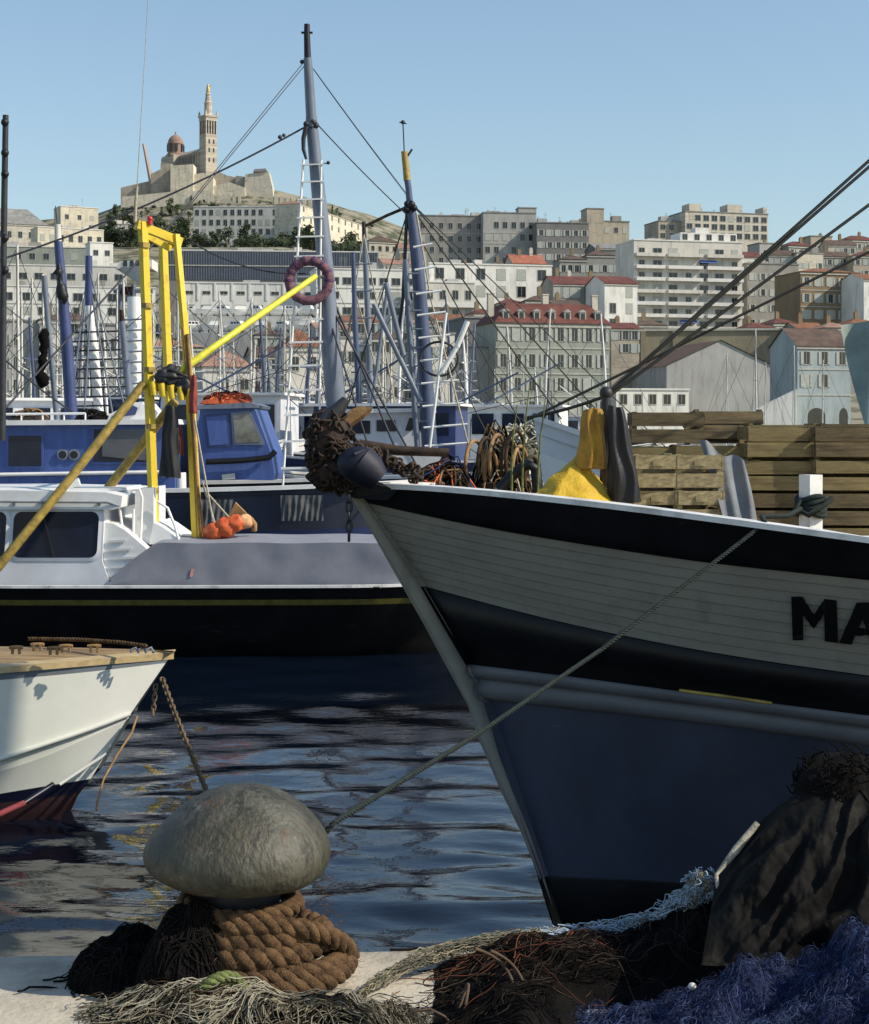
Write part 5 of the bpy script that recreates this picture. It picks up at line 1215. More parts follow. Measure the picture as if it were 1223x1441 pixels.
yp = yacht(); yl = [(18, 96, 1.0), (30, 105, .95), (46, 90, 1.02), (150, 110, 1.2), (205, 118, 1.0), (250, 100, .9), (320, 130, .9), (385, 120, 1.0), (425, 140, 1.1), (470, 125, .95), (540, 135, 1.1), (628, 150, 1.0), (690, 160, .8), (742, 170, .8), (1018, 190, .85), (1030, 175, 1.0), (1055, 160, 1.15), (1084, 170, .9), (1110, 180, 1.1), (1165, 165, .9), (900, 200, .7), (955, 205, .6)]
yl += [(8, 84, 1.1), (58, 120, 1.25), (72, 78, .9), (92, 130, 1.2), (112, 92, 1.0), (128, 140, 1.3), (160, 88, 1.0), (176, 128, 1.25), (196, 96, 1.0), (222, 135, 1.2), (238, 84, .9), (275, 120, 1.1), (298, 92, .85), (366, 90, .9), (398, 150, 1.2), (412, 95, .9), (438, 110, 1.1), (484, 92, 1.0), (528, 105, 1.1), (552, 96, 1.0), (575, 140, 1.2), (612, 100, .9), (648, 120, .9), (664, 105, .7), (708, 140, .8)]
for k, (x, Yd, s) in enumerate(yl):
    o = yp if k == 0 else copy_tree(yp); o.location = (at(x, Yd), Yd, WATER); o.rotation_euler = (0, 0, rnd(-.3, .3) + PI * (k % 2)); o.scale = (s, s, s)
# dark mast cut off by the left edge
lm = thing('boat_mast', 'dark mast with fittings cut by the left edge of the picture', 'mast', P(4, 600, 22.6)); mb = MB(); mb.tube([P(3, 620, 22.6), P(5, 350, 22.6), P(8, 162, 22.6)], [.05, .045, .04], 8)
part('pole', mb, M['dark_steel'], lm); mb = MB()
for y in (172, 215, 245, 335, 380): mb.sphere(P(7, y, 22.55), .055, 8, 6)
part('fittings', mb, M['rubber'], lm)
# grey-green canvas spread at the right edge
M['teal_canvas'] = mat('teal_canvas', (.27, .33, .29), .85, .3, .5, .3, 8)
cv = thing('net_canvas', 'grey green canvas hoisted at the right edge beside the bluish house', 'canvas', P(1210, 600, 60))
mb = MB(); cloth(mb, (P(1183, 462, 60), P(1300, 420, 60), P(1216, 606, 59), P(1320, 606, 59)), 24, 24, lambda u, v: V((0, .25 * math.sin(u * 11 + v * 4), .12 * math.sin(u * 6 + 2)))); part('sheet', mb, M['teal_canvas'], cv)
mb = MB(); mb.tube([P(1290, 640, 60.6), P(1296, 400, 60.6)], .12, 8); part('pole', mb, M['mast_grey'], cv)
# ================================================================== HILLS
PX_ = [(-3000, 40), (-900, 90), (-500, 125), (-320, 136), (-222, 145), (-196, 157), (-165, 163), (-110, 163), (-82, 156), (-45, 147), (-12, 134), (60, 105), (200, 78), (900, 55), (3000, 20)]
PY_ = [(265, .6), (335, .6), (380, 5), (430, 15), (500, 27), (560, 41), (610, 55), (680, 69), (750, 84)]
def lin(pts, x):
    if x <= pts[0][0]: return pts[0][1]
    for (a, b), (c, d) in zip(pts, pts[1:]):
        if x <= c: return lerp(b, d, (x - a) / (c - a))
    return pts[-1][1]
def terr(x, y):
    if y <= 750:
        z = lin(PY_, y); cap = 64
        if x > -60: z = lerp(z, min(z, cap), min(1, (x + 60) / 80))
        return z
    base = 84 if x < -60 else lerp(84, 64, min(1, (x + 60) / 80))
    if y <= 1120: z = lerp(base, lin(PX_, x), ((y - 750) / 370) ** 2.0)
    elif y <= 1200: z = lin(PX_, x)
    else: z = lin(PX_, x) * max(0, 1 - (y - 1200) / 1400) + 4
    return z + 3.0 * nz(x * .02, y * .02) * min(1, (y - 750) / 100)
M['hillside'] = mat('hillside', (.27, .245, .18), .95, .4, .10, .6, .3, col2=(.065, .075, .04), lo=.43, hi=.56, dist=.6, detail=9)
mb = MB()
xs_ = [-4000, -2500, -1600, -1000, -700] + [-500 + 12 * i for i in range(85)] + [540, 650, 800, 1100, 1700, 2600, 4000]
ys_ = [265.5, 300, 335, 350] + [365 + 15 * i for i in range(58)] + [1260, 1350, 1500, 1800, 2400, 2700, 4500]
mb.grid([[V((x, y, terr(x, y))) for x in xs_] for y in ys_], 0, True)
structure('hillside_terrain', mb, M['hillside'])
mb = MB(); mb.bb((-600, 262, -2.5), (600, 266.0, .75)); structure('far_quay', mb, M['quay'])
# ================================================================== BUILDINGS
def wallm(name, c, var=.16, sc_=.25): return mat(name, c, .9, var, sc_, .25, 1.5, stretch=(1, 1, .5), dist=.05, detail=8)
W_ = dict(white=wallm('wall_white', (.74, .73, .68)), cream=wallm('wall_cream', (.56, .52, .43)), grey=wallm('wall_grey', (.38, .38, .36)), dull=wallm('wall_dull', (.28, .272, .25)), dark=wallm('wall_dark', (.19, .188, .185)),
          green=wallm('wall_green', (.30, .325, .28)), ochre=wallm('wall_ochre', (.24, .18, .11)), blue=wallm('wall_blue', (.33, .39, .40)), stone=wallm('wall_stone', (.30, .265, .18), .3, .12), pale=wallm('wall_pale', (.60, .58, .52)), yellow=wallm('wall_warm', (.66, .60, .47), .2), sand=wallm('wall_sand', (.42, .37, .29), .25))  # wall tones lightened: distance haze is put into their colour
for w_ in W_.values(): wear(w_, (.13, .12, .10), .5, (1.6, 1.6, .22), .52, .74, .65)
for k_ in ('yellow', 'sand', 'cream', 'stone'): wear(W_[k_], (.2, .17, .12), .35, (.5, .5, 3.5), .55, .62, .55, (3, 7, 1))
def tiles(name, c):
    m = mat(name, c, .85, .35, .5, .0, 1, detail=8); nt = m.node_tree; b = nt.nodes['Principled BSDF']
    tc = nt.nodes.new('ShaderNodeTexCoord'); w = nt.nodes.new('ShaderNodeTexWave'); w.inputs['Scale'].default_value = 1.6; w.bands_direction = 'X'; w.inputs['Distortion'].default_value = 1.0
    nt.links.new(tc.outputs['Object'], w.inputs['Vector']); bp = nt.nodes.new('ShaderNodeBump'); bp.inputs['Strength'].default_value = .8; bp.inputs['Distance'].default_value = .15
    nt.links.new(w.outputs['Fac'], bp.inputs['Height']); nt.links.new(bp.outputs['Normal'], b.inputs['Normal']); return m
M['tile_red'] = tiles('roof_tile_red', (.20, .075, .06)); M['tile_pink'] = tiles('roof_tile_pink', (.45, .27, .20)); M['tile_brown'] = tiles('roof_tile_brown', (.16, .11, .085)); M['tile_orange'] = tiles('roof_tile_orange', (.32, .15, .08))
M['roof_grey'] = mat('roof_grey', (.24, .24, .23), .9, .3, .4); M['shutter'] = mat('shutter_grey', (.40, .42, .38), .8, .2, 2); M['shutter_d'] = mat('shutter_dark', (.14, .16, .15), .8, .2, 2); M['far_white'] = mat('far_white', (.68, .67, .63), .8, .12, .6); M['awning'] = mat('blue_awning', (.06, .11, .34), .8, .2, 2)
M['trim'] = mat('stone_trim', (.44, .43, .38), .85, .2, 1)
WC = {}
def winmesh(w, h, kind):
    key = (round(w, 2), round(h, 2), kind)
    if key not in WC:
        fr = MB(); t = min(.14, w * .12)
        fr.bb((-w / 2 - t, -.06, -h / 2 - t), (-w / 2, .04, h / 2 + t)); fr.bb((w / 2, -.06, -h / 2 - t), (w / 2 + t, .04, h / 2 + t)); fr.bb((-w / 2, -.06, h / 2), (w / 2, .04, h / 2 + t)); fr.bb((-w / 2, -.09, -h / 2 - t), (w / 2, .04, -h / 2))
        fr.bb((-.03, -.03, -h / 2), (.03, .03, h / 2))
        mats_ = [M['trim']]
        if 's' in kind:
            sw = w * .46
            fr.m = fr.m; k = len(fr.f); fr.bb((-w / 2 - t - sw, -.13, -h / 2 - .02), (-w / 2 - t - .01, -.065, h / 2 + .02), 1); fr.bb((w / 2 + t + .01, -.13, -h / 2 - .02), (w / 2 + t + sw, -.065, h / 2 + .02), 1); mats_.append(M['shutter'])
        pn = MB(); pn.bb((-w / 2, -.01, -h / 2), (w / 2, .03, h / 2))
        cl = MB(); cl.bb((-w / 2, -.05, -h / 2), (w / 2, -.035, h / 2))
        WC[key] = (fr.mesh('window', mats_, V((0, 0, 0))), pn.mesh('pane', [M['pane']], V((0, 0, 0))), cl.mesh('closed_shutter', [M['shutter']], V((0, 0, 0))))
    return WC[key]
def window(par, x, z, w, h, kind='p', y=-.005):
    """kind: p plain, s with open shutters; c closed by its shutter"""
    a, b, c = winmesh(w, h, kind.replace('c', ''))
    o = part('window', a, par, loc=None) if False else None
    o = bpy.data.objects.new('window', a); COL.objects.link(o); o.parent = par; o.location = (x, y, z); ORG[o.name] = V((0, 0, 0))
    q = bpy.data.objects.new('closed_shutter' if 'c' in kind else 'pane', c if 'c' in kind else b); COL.objects.link(q); q.parent = o; ORG[q.name] = V((0, 0, 0))
    return o
def building(name, label, x0, x1, yt, yb, Yd, D=12, rot=9, wall='grey', roof='flat', rm=None, rh=0.0, rows=(), cols=5, win=(1.0, 1.7), kind='s', closed=.35, courses=(), cat='building', chim=0, below=12, xs=None, over=.35, seedv=None):
    """rows: pixel heights of the window rows; roof: flat, hip, gable (ridge along the facade), front (gable end to the harbour), mansard"""
    random.seed(hash((round(x0), round(yt))) % 9999 if seedv is None else seedv)
    rot = rot * 1.9 if rot > 0 else rot; ra = math.radians(rot); W = px(x1 - x0, Yd) / math.cos(ra); zt, zb = P(0, yt, Yd).z, P(0, yb, Yd).z
    base = min(zb, terr(at((x0 + x1) / 2, Yd), Yd)) - below
    if Yd < 345: base = .3
    c = V((at((x0 + x1) / 2, Yd), Yd, base)); H = zt - base
    r = thing(name, label, cat, c, ra); r.rotation_euler = (0, 0, ra)
    hw = W / 2; we = H - rh
    mb = MB()
    if roof == 'front':
        mb.prism([V((-hw, 0, 0)), V((hw, 0, 0)), V((hw, 0, we)), V((0, 0, H)), V((-hw, 0, we))], (0, D, 0)); 
    elif roof == 'gable':
        mb.bb((-hw, 0, 0), (hw, D, we)); mb.add([V((-hw, 0, we)), V((-hw, D, we)), V((-hw, D / 2, H - .05))], [(0, 1, 2)]); mb.add([V((hw, 0, we)), V((hw, D, we)), V((hw, D / 2, H - .05))], [(0, 2, 1)])
    else: mb.bb((-hw, 0, 0), (hw, D, we))
    part('wall', mb, W_[wall], r)
    if roof == 'flat':
        mb = MB(); mb.bb((-hw - .2, -.2, we), (hw + .2, D + .2, we + .35)); part('roof', mb, rm or M['roof_grey'], r)
    else:
        o = over; mb = MB()
        if roof == 'hip': 
            k = min(hw * .9, D / 2) ; vs = [V((-hw - o, -o, we)), V((hw + o, -o, we)), V((hw + o, D + o, we)), V((-hw - o, D + o, we)), V((-hw + k, D / 2, H)), V((hw - k, D / 2, H))]
            mb.add(vs, [(0, 1, 5, 4), (1, 2, 5), (2, 3, 4, 5), (3, 0, 4), (0, 3, 2, 1)])
        elif roof == 'gable':
            mb.add([V((-hw - o, -o, we - .1)), V((hw + o, -o, we - .1)), V((hw + o, D / 2, H)), V((-hw - o, D / 2, H)), V((-hw - o, D + o, we - .1)), V((hw + o, D + o, we - .1))], [(0, 1, 2, 3), (3, 2, 5, 4)])
            mb.bb((-hw - o, -o, we - .35), (hw + o, -o + .12, we - .1))
        elif roof == 'front':
            mb.add([V((-hw - o, -o, we - .05)), V((0, -o, H + .12)), V((hw + o, -o, we - .05)), V((-hw - o, D, we - .05)), V((0, D, H + .12)), V((hw + o, D, we - .05))], [(0, 1, 4, 3), (1, 2, 5, 4)])
        elif roof == 'mansard':
            i = rh * .8; vs = [V((-hw - o, -o, we)), V((hw + o, -o, we)), V((hw + o, D + o, we)), V((-hw - o, D + o, we)), V((-hw + i, i, H)), V((hw - i, i, H)), V((hw - i, D - i, H)), V((-hw + i, D - i, H))]
            mb.add(vs, [(0, 1, 5, 4), (1, 2, 6, 5), (2, 3, 7, 6), (3, 0, 4, 7), (4, 5, 6, 7), (0, 3, 2, 1)])
        rf = part('roof', mb, rm or M['tile_red'], r)
        if roof in ('hip', 'gable', 'mansard'):
            mb = MB(); mb.bb((-hw - .25, -.25, we - .75), (hw + .25, -.003, we - .4)); part('cornice', mb, M['trim'], r)
    if roof == 'flat' and W > 9 and Yd > 400:
        for k in range(random.randint(1, 3)):
            g = MB(); x = rnd(-hw * .85, hw * .85); mb_w = rnd(1.0, 2.4); g.bb((x - mb_w, D * .3, H + .3), (x + mb_w, D * .3 + 3, H + rnd(1.2, 2.6))); part('roof_hut', g, W_[random.choice(('pale', 'grey', 'dull'))], r)
        for k in range(random.randint(1, 4)):
            g = MB(); x = rnd(-hw * .95, hw * .95); h = rnd(2.0, 4.5); y_ = D * rnd(.2, .7); g.bar(V((x, y_, H)), V((x, y_, H + h)), .09, .09); g.bar(V((x - .7, y_, H + h * .9)), V((x + .7, y_, H + h * .9)), .06, .06); g.bar(V((x - .5, y_, H + h * .75)), V((x + .5, y_, H + h * .75)), .06, .06); part('aerial', g, M['roof_grey'], r)
    for k in range(chim):
        x = lerp(-hw, hw, (k + .5 + rnd(-.2, .2)) / chim); h = rnd(1.2, 2.2); g = MB(); yy_ = D * rnd(.3, .6); g.bb((x - .5, yy_, H - 1.0), (x + .5, yy_ + .8, H + h)); g.bb((x - .3, yy_ + .2, H + h), (x - .05, yy_ + .5, H + h + .35)); g.bb((x + .1, yy_ + .2, H + h), (x + .35, yy_ + .5, H + h + .35)); part('chimney', g, W_['cream' if k % 2 else 'ochre'], r)
    for yc in courses:
        z = P(0, yc, Yd).z - base; g = MB(); g.bb((-hw - .08, -.12, z - .12), (hw + .08, -.004, z + .12)); part('string_course', g, M['trim'], r)
    for k, yr in enumerate(rows):
        z = P(0, yr, Yd).z - base
        for j in range(cols):
            x = lerp(-hw, hw, (j + .5) / cols) if xs is None else (xs[j] - (x0 + x1) / 2) / F * Yd / math.cos(ra)
            if random.random() < .06 and xs is None: continue
            kk = kind + ('c' if random.random() < closed else ''); window(r, x, z, win[0], win[1], kk)
    return r, (W, H, D, base, hw)
# ---- first row on the far quay
mans, g_ = building('apartment_house', 'grey green five storey house with a red mansard roof and dormers on the far quay', 697, 860, 426, 598, 310, 13, 8, 'green', 'mansard', M['tile_red'], px(29, 310), (471, 508, 541, 574), 8, (1.0, 2.35), 's', .25, (490, 526, 558))
W, H, D, base, hw = g_
for j in range(7):
    x = lerp(-hw, hw, (j + .7) / 7.4); z = H - 2.3; g = MB(); g.bb((x - .6, .4, z - .9), (x + .6, 2.6, z + .7)); g.prism([V((x - .75, .3, z + .7)), V((x + .75, .3, z + .7)), V((x, .3, z + 1.2))], (0, 2.4, 0)); d_ = part('dormer', g, M['trim'], mans); g = MB(); g.bb((x - .4, .37, z - .6), (x + .4, .40, z + .5)); part('pane', g, M['pane'], d_)
for x in (-.5, -.02, .42): g = MB(); g.bb((x * W - .5, 3, H - 2.5), (x * W + .6, 4, H + 1.6)); g.bb((x * W - .6, 2.9, H + 1.6), (x * W + .7, 4.1, H + 1.8)); part('chimney', g, W_['cream'], mans)
building('annex_house', 'narrow grey annex with a tall dark door left of the mansard house', 640, 697, 490, 598, 311, 10, 8, 'grey', 'flat', None, 0, (515, 572), 3, (.9, 1.5), 'p', .2, (498,))
a_, g2 = building('gable_house', 'plain dark gable wall rising behind the narrow annex', 655, 702, 448, 560, 330, 14, 8, 'dark', 'flat', None, 0, (), 0)
pk, g2 = building('small_house', 'small white house with a pale pink hipped roof on the far quay', 287, 358, 492, 600, 262, 8, 10, 'pale', 'hip', M['tile_pink'], px(24, 262), (541,), 2, (1.3, 1.6), 'p', 0, xs=(316, 343))
building('orange_roof_house', 'narrow white house with an orange tiled roof behind the rope ladder', 404, 452, 462, 600, 272, 8, 10, 'pale', 'hip', M['tile_orange'], px(26, 272), (512, 565), 2, (1.1, 2.2), 'p', .1)
for k, (x0, x1, yt, wl, nr, lab) in enumerate(((-40, 58, 452, 'grey', 4, 'grey quay warehouse at the far left behind the thin masts'), (58, 132, 436, 'pale', 4, 'pale quay house behind the thick dark blue mast'), (132, 210, 458, 'grey', 3, 'low grey quay house behind the white column'), (210, 285, 474, 'dull', 3, 'dull quay house seen through the yellow gantry'), (358, 404, 486, 'grey', 3, 'plain grey house between the pink roof and the orange roof'), (452, 520, 476, 'pale', 3, 'pale house right behind the tall mast'), (520, 582, 462, 'grey', 3, 'grey house behind the slanting derricks'), (582, 640, 470, 'pale', 3, 'pale house right of the second mast'))):
    building('quay_house', lab, x0, x1, yt, 600, 300 + k, 10, 8, wl, ('flat', 'hip', 'flat', 'hip', 'gable', 'flat', 'hip', 'flat')[k], (None, M['tile_brown'], None, M['tile_pink'], M['tile_brown'], None, M['tile_brown'], None)[k], px(14, 300) if k in (1, 3, 4, 6) else 0, [yt + 26 + i * 32 for i in range(nr)], 4, (1.1, 1.9), 's', .4, chim=2 if k % 2 else 0)
building('harbour_office', 'low white harbour building with dark windows beside the trawler crates', 866, 971, 549, 600, 335, 9, 6, 'white', 'flat', M['far_white'], 0, (562,), 5, (1.4, 1.9), 'p', 0)
building('gable_shed', 'big dull gabled shed with a plain wall half in shadow', 936, 1092, 479, 600, 382, 30, 6, 'grey', 'front', M['tile_brown'], px(36, 382), (), 0)
h8, g8 = building('quay_house', 'bluish grey three storey house with a brown roof and an arched gate', 1120, 1200, 460, 600, 338, 12, 8, 'blue', 'gable', M['tile_brown'], px(26, 338), (504, 536), 3, (1.2, 2.5), 's', .15, (520, 556))
W, H, D, base, hw = g8
for xc, w_, yy_ in ((1148, 3.8, 586), (1190, 1.9, 584)):
    x = (xc - 1160) / F * 338; z0 = P(0, 602, 338).z - base; ht = px(28, 338); g = MB(); pts = [V((x - w_ / 2, -.03, max(.2, z0))), V((x + w_ / 2, -.03, max(.2, z0))), V((x + w_ / 2, -.03, z0 + ht * .6))] + [V((x + w_ / 2 * math.cos(a), -.03, z0 + ht * .6 + ht * .4 * math.sin(a))) for a in [PI * i / 10 for i in range(1, 10)]] + [V((x - w_ / 2, -.03, z0 + ht * .6))]
    g.prism(pts, (0, .02, 0)); part('arched_gate', g, M['pane'], h8)
rw = MB(); rw.prism([P(x, y, 334) for x, y in ((1036, 604), (1036, 590), (1122, 548), (1122, 604))], (0, 3, 0)); single('white_wall', rw, W_['white'], 'white sloping wall left of the bluish house', 'wall')
rt = thing('retaining_wall', 'tall weathered stone retaining wall below the balconied block', 'wall', P(980, 600, 425)); mb = MB(); mb.prism([P(x, y, 425) for x, y in ((856, 640), (856, 466), (930, 462), (1000, 463), (1060, 462), (1122, 464), (1122, 640))], (0, 4, 0)); part('wall', mb, W_['stone'], rt)
mb = MB(); mb.bar(P(856, 465, 424.8) , P(1122, 463, 424.8), .5, .5); part('coping', mb, M['trim'], rt)
for x in (905, 950, 1100): mb = MB(); mb.bar(P(x, 640, 424.6), P(x, 466, 424.6), 1.2, .8); part('buttress', mb, W_['stone'], rt)
building('brick_shed', 'small brown roofed shed against the stone retaining wall', 934, 970, 514, 600, 392, 9, 6, 'dull', 'gable', M['tile_brown'], px(9, 392), (), 0)
# ---- second row
building('terrace_house', 'long white two storey house with a flat terrace above the mansard house', 604, 778, 373, 450, 470, 14, 7, 'white', 'flat', M['far_white'], 0, (386, 410), 6, (2.4, 2.9), 'p', .3)
c2, g2 = building('balcony_house', 'white house with curved balconies behind the second mast rigging', 596, 668, 398, 470, 440, 12, 7, 'pale', 'flat', M['far_white'], 0, (415, 442), 4, (1.5, 2.3), 'p', .2)
W, H, D, base, hw = g2
for yy_ in (428, 455): z = P(0, yy_, 440).z - base; g = MB(); g.bb((-hw - .6, -1.6, z - .9), (hw + .4, -1.45, z + .3)); g.bb((-hw - .6, -1.45, z - .9), (hw + .4, -.01, z - .75)); part('balcony', g, M['far_white'], c2)
building('red_roof_house', 'small house with a bright red roof above the white terrace house', 722, 768, 356, 400, 505, 10, 7, 'cream', 'gable', mat('roof_bright_red', (.36, .13, .08), .85, .3, .6), px(14, 505), (), 0, chim=2)
building('row_house', 'grey house with a red tiled roof left of the white corner house', 779, 852, 386, 470, 455, 12, 7, 'dull', 'gable', M['tile_red'], px(13, 455), (412, 440), 6, (1.3, 2.7), 'sc', .3, chim=3)
building('corner_house', 'tall narrow bright white house left of the balconied block', 850, 898, 386, 470, 445, 12, 10, 'white', 'gable', M['tile_red'], px(12, 445), (411, 434, 456), 2, (1.7, 2.6), 'p', .4)
for k, (x0, x1, yt, lab) in enumerate(((788, 826, 356, 'left one of two low brown roofed houses above the red parapet'), (826, 866, 350, 'right one of two low brown roofed houses above the red parapet'))):
    building('low_house', lab, x0, x1, yt, 400, 540 + 5 * k, 10, 5, 'dull', 'hip', M['tile_brown'], px(9, 540), (378,), 4, (1.2, 2.2), 's', .4, chim=1)
building('ribbed_warehouse', 'dark ribbed warehouse wall just left of the balconied block', 838, 896, 340, 420, 560, 14, 5, 'dark', 'gable', M['roof_grey'], px(9, 560), (), 0)
# ---- houses packed between the named ones
random.seed(91)
for (x0, x1, yt, Yd) in ((446, 490, 452, 352), (486, 530, 442, 360), (360, 400, 462, 356), (575, 612, 446, 372), (612, 660, 440, 395), (668, 700, 432, 400), (860, 900, 452, 404), (896, 940, 448, 450), (1050, 1092, 452, 440), (1088, 1128, 446, 450), (780, 820, 420, 420), (700, 740, 418, 430), (600, 640, 378, 560), (640, 690, 372, 575), (690, 724, 366, 560), (766, 800, 374, 560), (866, 900, 366, 570), (1040, 1072, 352, 560), (540, 590, 362, 560), (562, 600, 340, 600), (1196, 1240, 446, 430), (1120, 1160, 452, 420), (1160, 1204, 452, 410), (740, 780, 414, 425)):
    k = random.randrange(5)
    r_, _g = building('slope_house', 'small plain house packed among its neighbours on the slope above the harbour', x0, x1, yt, yt + 50, Yd, 10, rnd(4, 10), ('grey', 'dull', 'pale', 'cream', 'sand')[k], ('gable', 'hip')[random.randrange(2)], random.choice((M['tile_brown'], M['tile_red'], M['tile_orange'], M['tile_pink'])), px(9, Yd), (yt + 20, yt + 38), 3, (1.2, 2.0), 's', .4, chim=1)
    r_['group'] = 'small houses packed on the slope'
# ---- balconied block
blk, g_ = building('apartment_block', 'modern white apartment block with seven tiers of balconies and blue awnings', 890, 1048, 340, 466, 500, 16, 7, 'pale', 'flat', M['far_white'], 0, (), 0)
W, H, D, base, hw = g_
random.seed(5)
for k in range(7):
    z = P(0, 354 + k * 17, 500).z - base
    for j in range(7):
        if k in (0, 1) and j == 3: continue
        x = lerp(-hw, hw, (j + .5) / 7); window(blk, x, z - .3, 2.6 if j % 3 else 1.7, 2.1, 'p' if random.random() < .75 else 'pc')
    for (a, b) in ((.01, .27), (.30, .62), (.66, .995)):
        g = MB(); xa, xb = lerp(-hw, hw, a), lerp(-hw, hw, b); g.bb((xa, -1.5, z - 1.75), (xb, -.01, z - 1.6)); g.bb((xa, -1.5, z - 1.6), (xb, -1.38, z - .75)); g.bb((xa, -1.38, z - 1.6), (xa + .1, -.01, z - .75)); g.bb((xb - .1, -1.38, z - 1.6), (xb, -.01, z - .75)); part('balcony', g, M['far_white'] if (k + int(a * 10)) % 3 else W_['pale'], blk)
    if k in (1, 6):
        xa = lerp(-hw, hw, .60 if k == 1 else .42); g = MB(); g.add([V((xa, -1.3, z + .2)), V((xa + 5.2, -1.3, z + .2)), V((xa + 5.2, -.02, z + 1.1)), V((xa, -.02, z + 1.1))], [(0, 1, 2, 3)]); part('awning', g, M['awning'], blk)
g = MB(); z = H; g.bb((-hw * .1, 2, z + .36), (hw * .95, 10, z + 2.9)); g.bb((hw * .2, 3, z + 2.9), (hw * .45, 7, z + 4.6)); pe = part('penthouse', g, M['far_white'], blk)
for j in range(5): window(pe, lerp(-hw * .02, hw * .88, j / 4), z + 1.6, 1.5, 1.7, 'p', y=1.99)
# ---- skyline
s1, _ = building('skyline_block', 'grey apartment block with an uneven roof at the left end of the skyline row', 588, 680, 304, 385, 620, 14, 4, 'dull', 'flat', None, 0, (318, 336, 352, 367), 7, (1.6, 2.2), 'p', .25, (328,), chim=4)
building('skyline_block', 'taller grey block with a square roof room next along the skyline', 680, 754, 300, 385, 618, 14, 4, 'grey', 'flat', None, 0, (317, 334, 352, 367), 6, (1.7, 2.3), 'p', .2, (328, 343), chim=3)
building('roof_room', 'square stair tower standing on the skyline block', 730, 755, 293, 320, 622, 6, 4, 'grey', 'flat', None, 0, (), 0, below=0)
building('skyline_block', 'low dark block with chimneys between the two skyline towers', 755, 829, 314, 385, 612, 14, 4, 'dark', 'flat', None, 0, (328, 345, 362), 6, (1.3, 2.1), 's', .4, chim=5)
building('stair_tower', 'tall square skyline tower in the middle of the view', 826, 850, 294, 360, 628, 8, 6, 'sand', 'flat', None, 0, (), 0)
building('skyline_block', 'small sandy block right of the square skyline tower', 848, 886, 312, 360, 630, 10, 6, 'sand', 'flat', None, 0, (324,), 3, (1.5, 2), 'p', .2)
s6, g_ = building('skyline_block', 'long pale block of many dark windows highest at the right of the skyline', 962, 1084, 300, 352, 650, 16, 8, 'cream', 'flat', None, 0, (308, 320, 332), 10, (2.2, 2.1), 'p', .1)
W, H, D, base, hw = g_
for a, b, h in ((.06, .2, 3.0), (.52, .70, 3.2), (.955, 1.0, 2.6)): g = MB(); g.bb((lerp(-hw, hw, a), 1, H + .36), (lerp(-hw, hw, b), 8, H + .3 + h)); part('roof_room', g, W_['cream'], s6)
building('stepped_block', 'lower stepped wing at the left of the long skyline block', 926, 964, 312, 352, 648, 14, 8, 'sand', 'flat', None, 0, (320, 332), 3, (2.0, 2.0), 'p', .1)
building('grey_block', 'dull grey block right of the balconied apartment block', 1050, 1126, 372, 470, 515, 16, 8, 'dull', 'flat', None, 0, (390, 412, 434, 455), 5, (1.1, 2.0), 's', .7, chim=2)
building('ochre_house', 'brown ochre apartment house with a shallow red roof at the right', 1124, 1214, 374, 466, 480, 16, 8, 'ochre', 'hip', M['tile_orange'], px(9, 480), (397, 420, 443), 5, (1.3, 2.4), 's', .6, (409, 432))
building('white_gable', 'white house end beside the brown ochre house at the right edge', 1214, 1262, 382, 470, 470, 14, 8, 'white', 'gable', M['tile_orange'], px(10, 470), (410, 440), 2, (1.4, 2.4), 'p', .3)
random.seed(31)
for k, (x0, x1, yt, Yd) in enumerate(((1082, 1118, 350, 560), (1108, 1150, 338, 600), (1140, 1172, 333, 640), (1165, 1205, 336, 620), (1190, 1240, 330, 650), (1068, 1100, 343, 600), (1150, 1196, 352, 575), (1200, 1250, 352, 570), (1120, 1160, 357, 560))):
    building('hillside_house', ('pitched hillside house just above the mooring stays at right', 'hillside house second from the left in the right hand cluster', 'small far house topping the right hand cluster', 'hillside house with brown roof right of the small far house', 'hillside house at the right edge on the skyline', 'small house tucked beside the long skyline block', 'house directly above the brown ochre house', 'house above the white gable at the right edge', 'low house above the dull grey block')[k], x0, x1, yt, yt + 50, Yd, 9, rnd(2, 12), ('grey', 'dull', 'sand', 'cream', 'dull')[k % 5], ('gable', 'hip', 'flat')[k % 3], (M['tile_brown'], M['tile_red'], None)[k % 3], px(8, Yd) if k % 3 < 2 else 0, (yt + 17, yt + 33), 4, (1.1, 1.8), 's', .4, chim=1)
# ---- left half, up the slope
building('church_like_house', 'grey roofed hall with a pointed end at the far left of the skyline', -20, 62, 291, 345, 720, 14, 12, 'cream', 'hip', M['roof_grey'], px(24, 720), (330,), 6, (1.6, 2.6), 'p', 0)
building('long_house', 'bright low building with arched windows above the left masts', 58, 142, 322, 352, 700, 12, 14, 'yellow', 'flat', M['far_white'], 0, (336,), 7, (1.7, 2.6), 'p', .2)
building('flat_house', 'pale flat roofed house on the ridge left of the fortress hill', 88, 136, 292, 330, 760, 12, 14, 'yellow', 'flat', M['far_white'], 0, (306,), 3, (1.6, 2.0), 'p', .2)
building('long_house', 'long grey green flat roofed building above the left masts', -20, 150, 348, 386, 610, 12, 5, 'green', 'flat', M['far_white'], 0, (361,), 9, (2.0, 2.2), 'p', .3)
building('small_box_house', 'small white box house left of the yellow gantry', 128, 158, 342, 378, 590, 8, 12, 'white', 'flat', M['far_white'], 0, (356,), 2, (1.6, 1.8), 'p', 0)
building('modern_house', 'white modern building with a dark window band at the left', -20, 175, 374, 412, 545, 12, 6, 'pale', 'flat', M['far_white'], 0, (389,), 9, (2.6, 2.0), 'p', .1)
building('modern_house', 'wide white building with two rows of windows left of the white column', -20, 215, 404, 460, 500, 12, 6, 'white', 'flat', M['far_white'], 0, (418, 438), 10, (2.6, 2.2), 'p', .15, (428,))
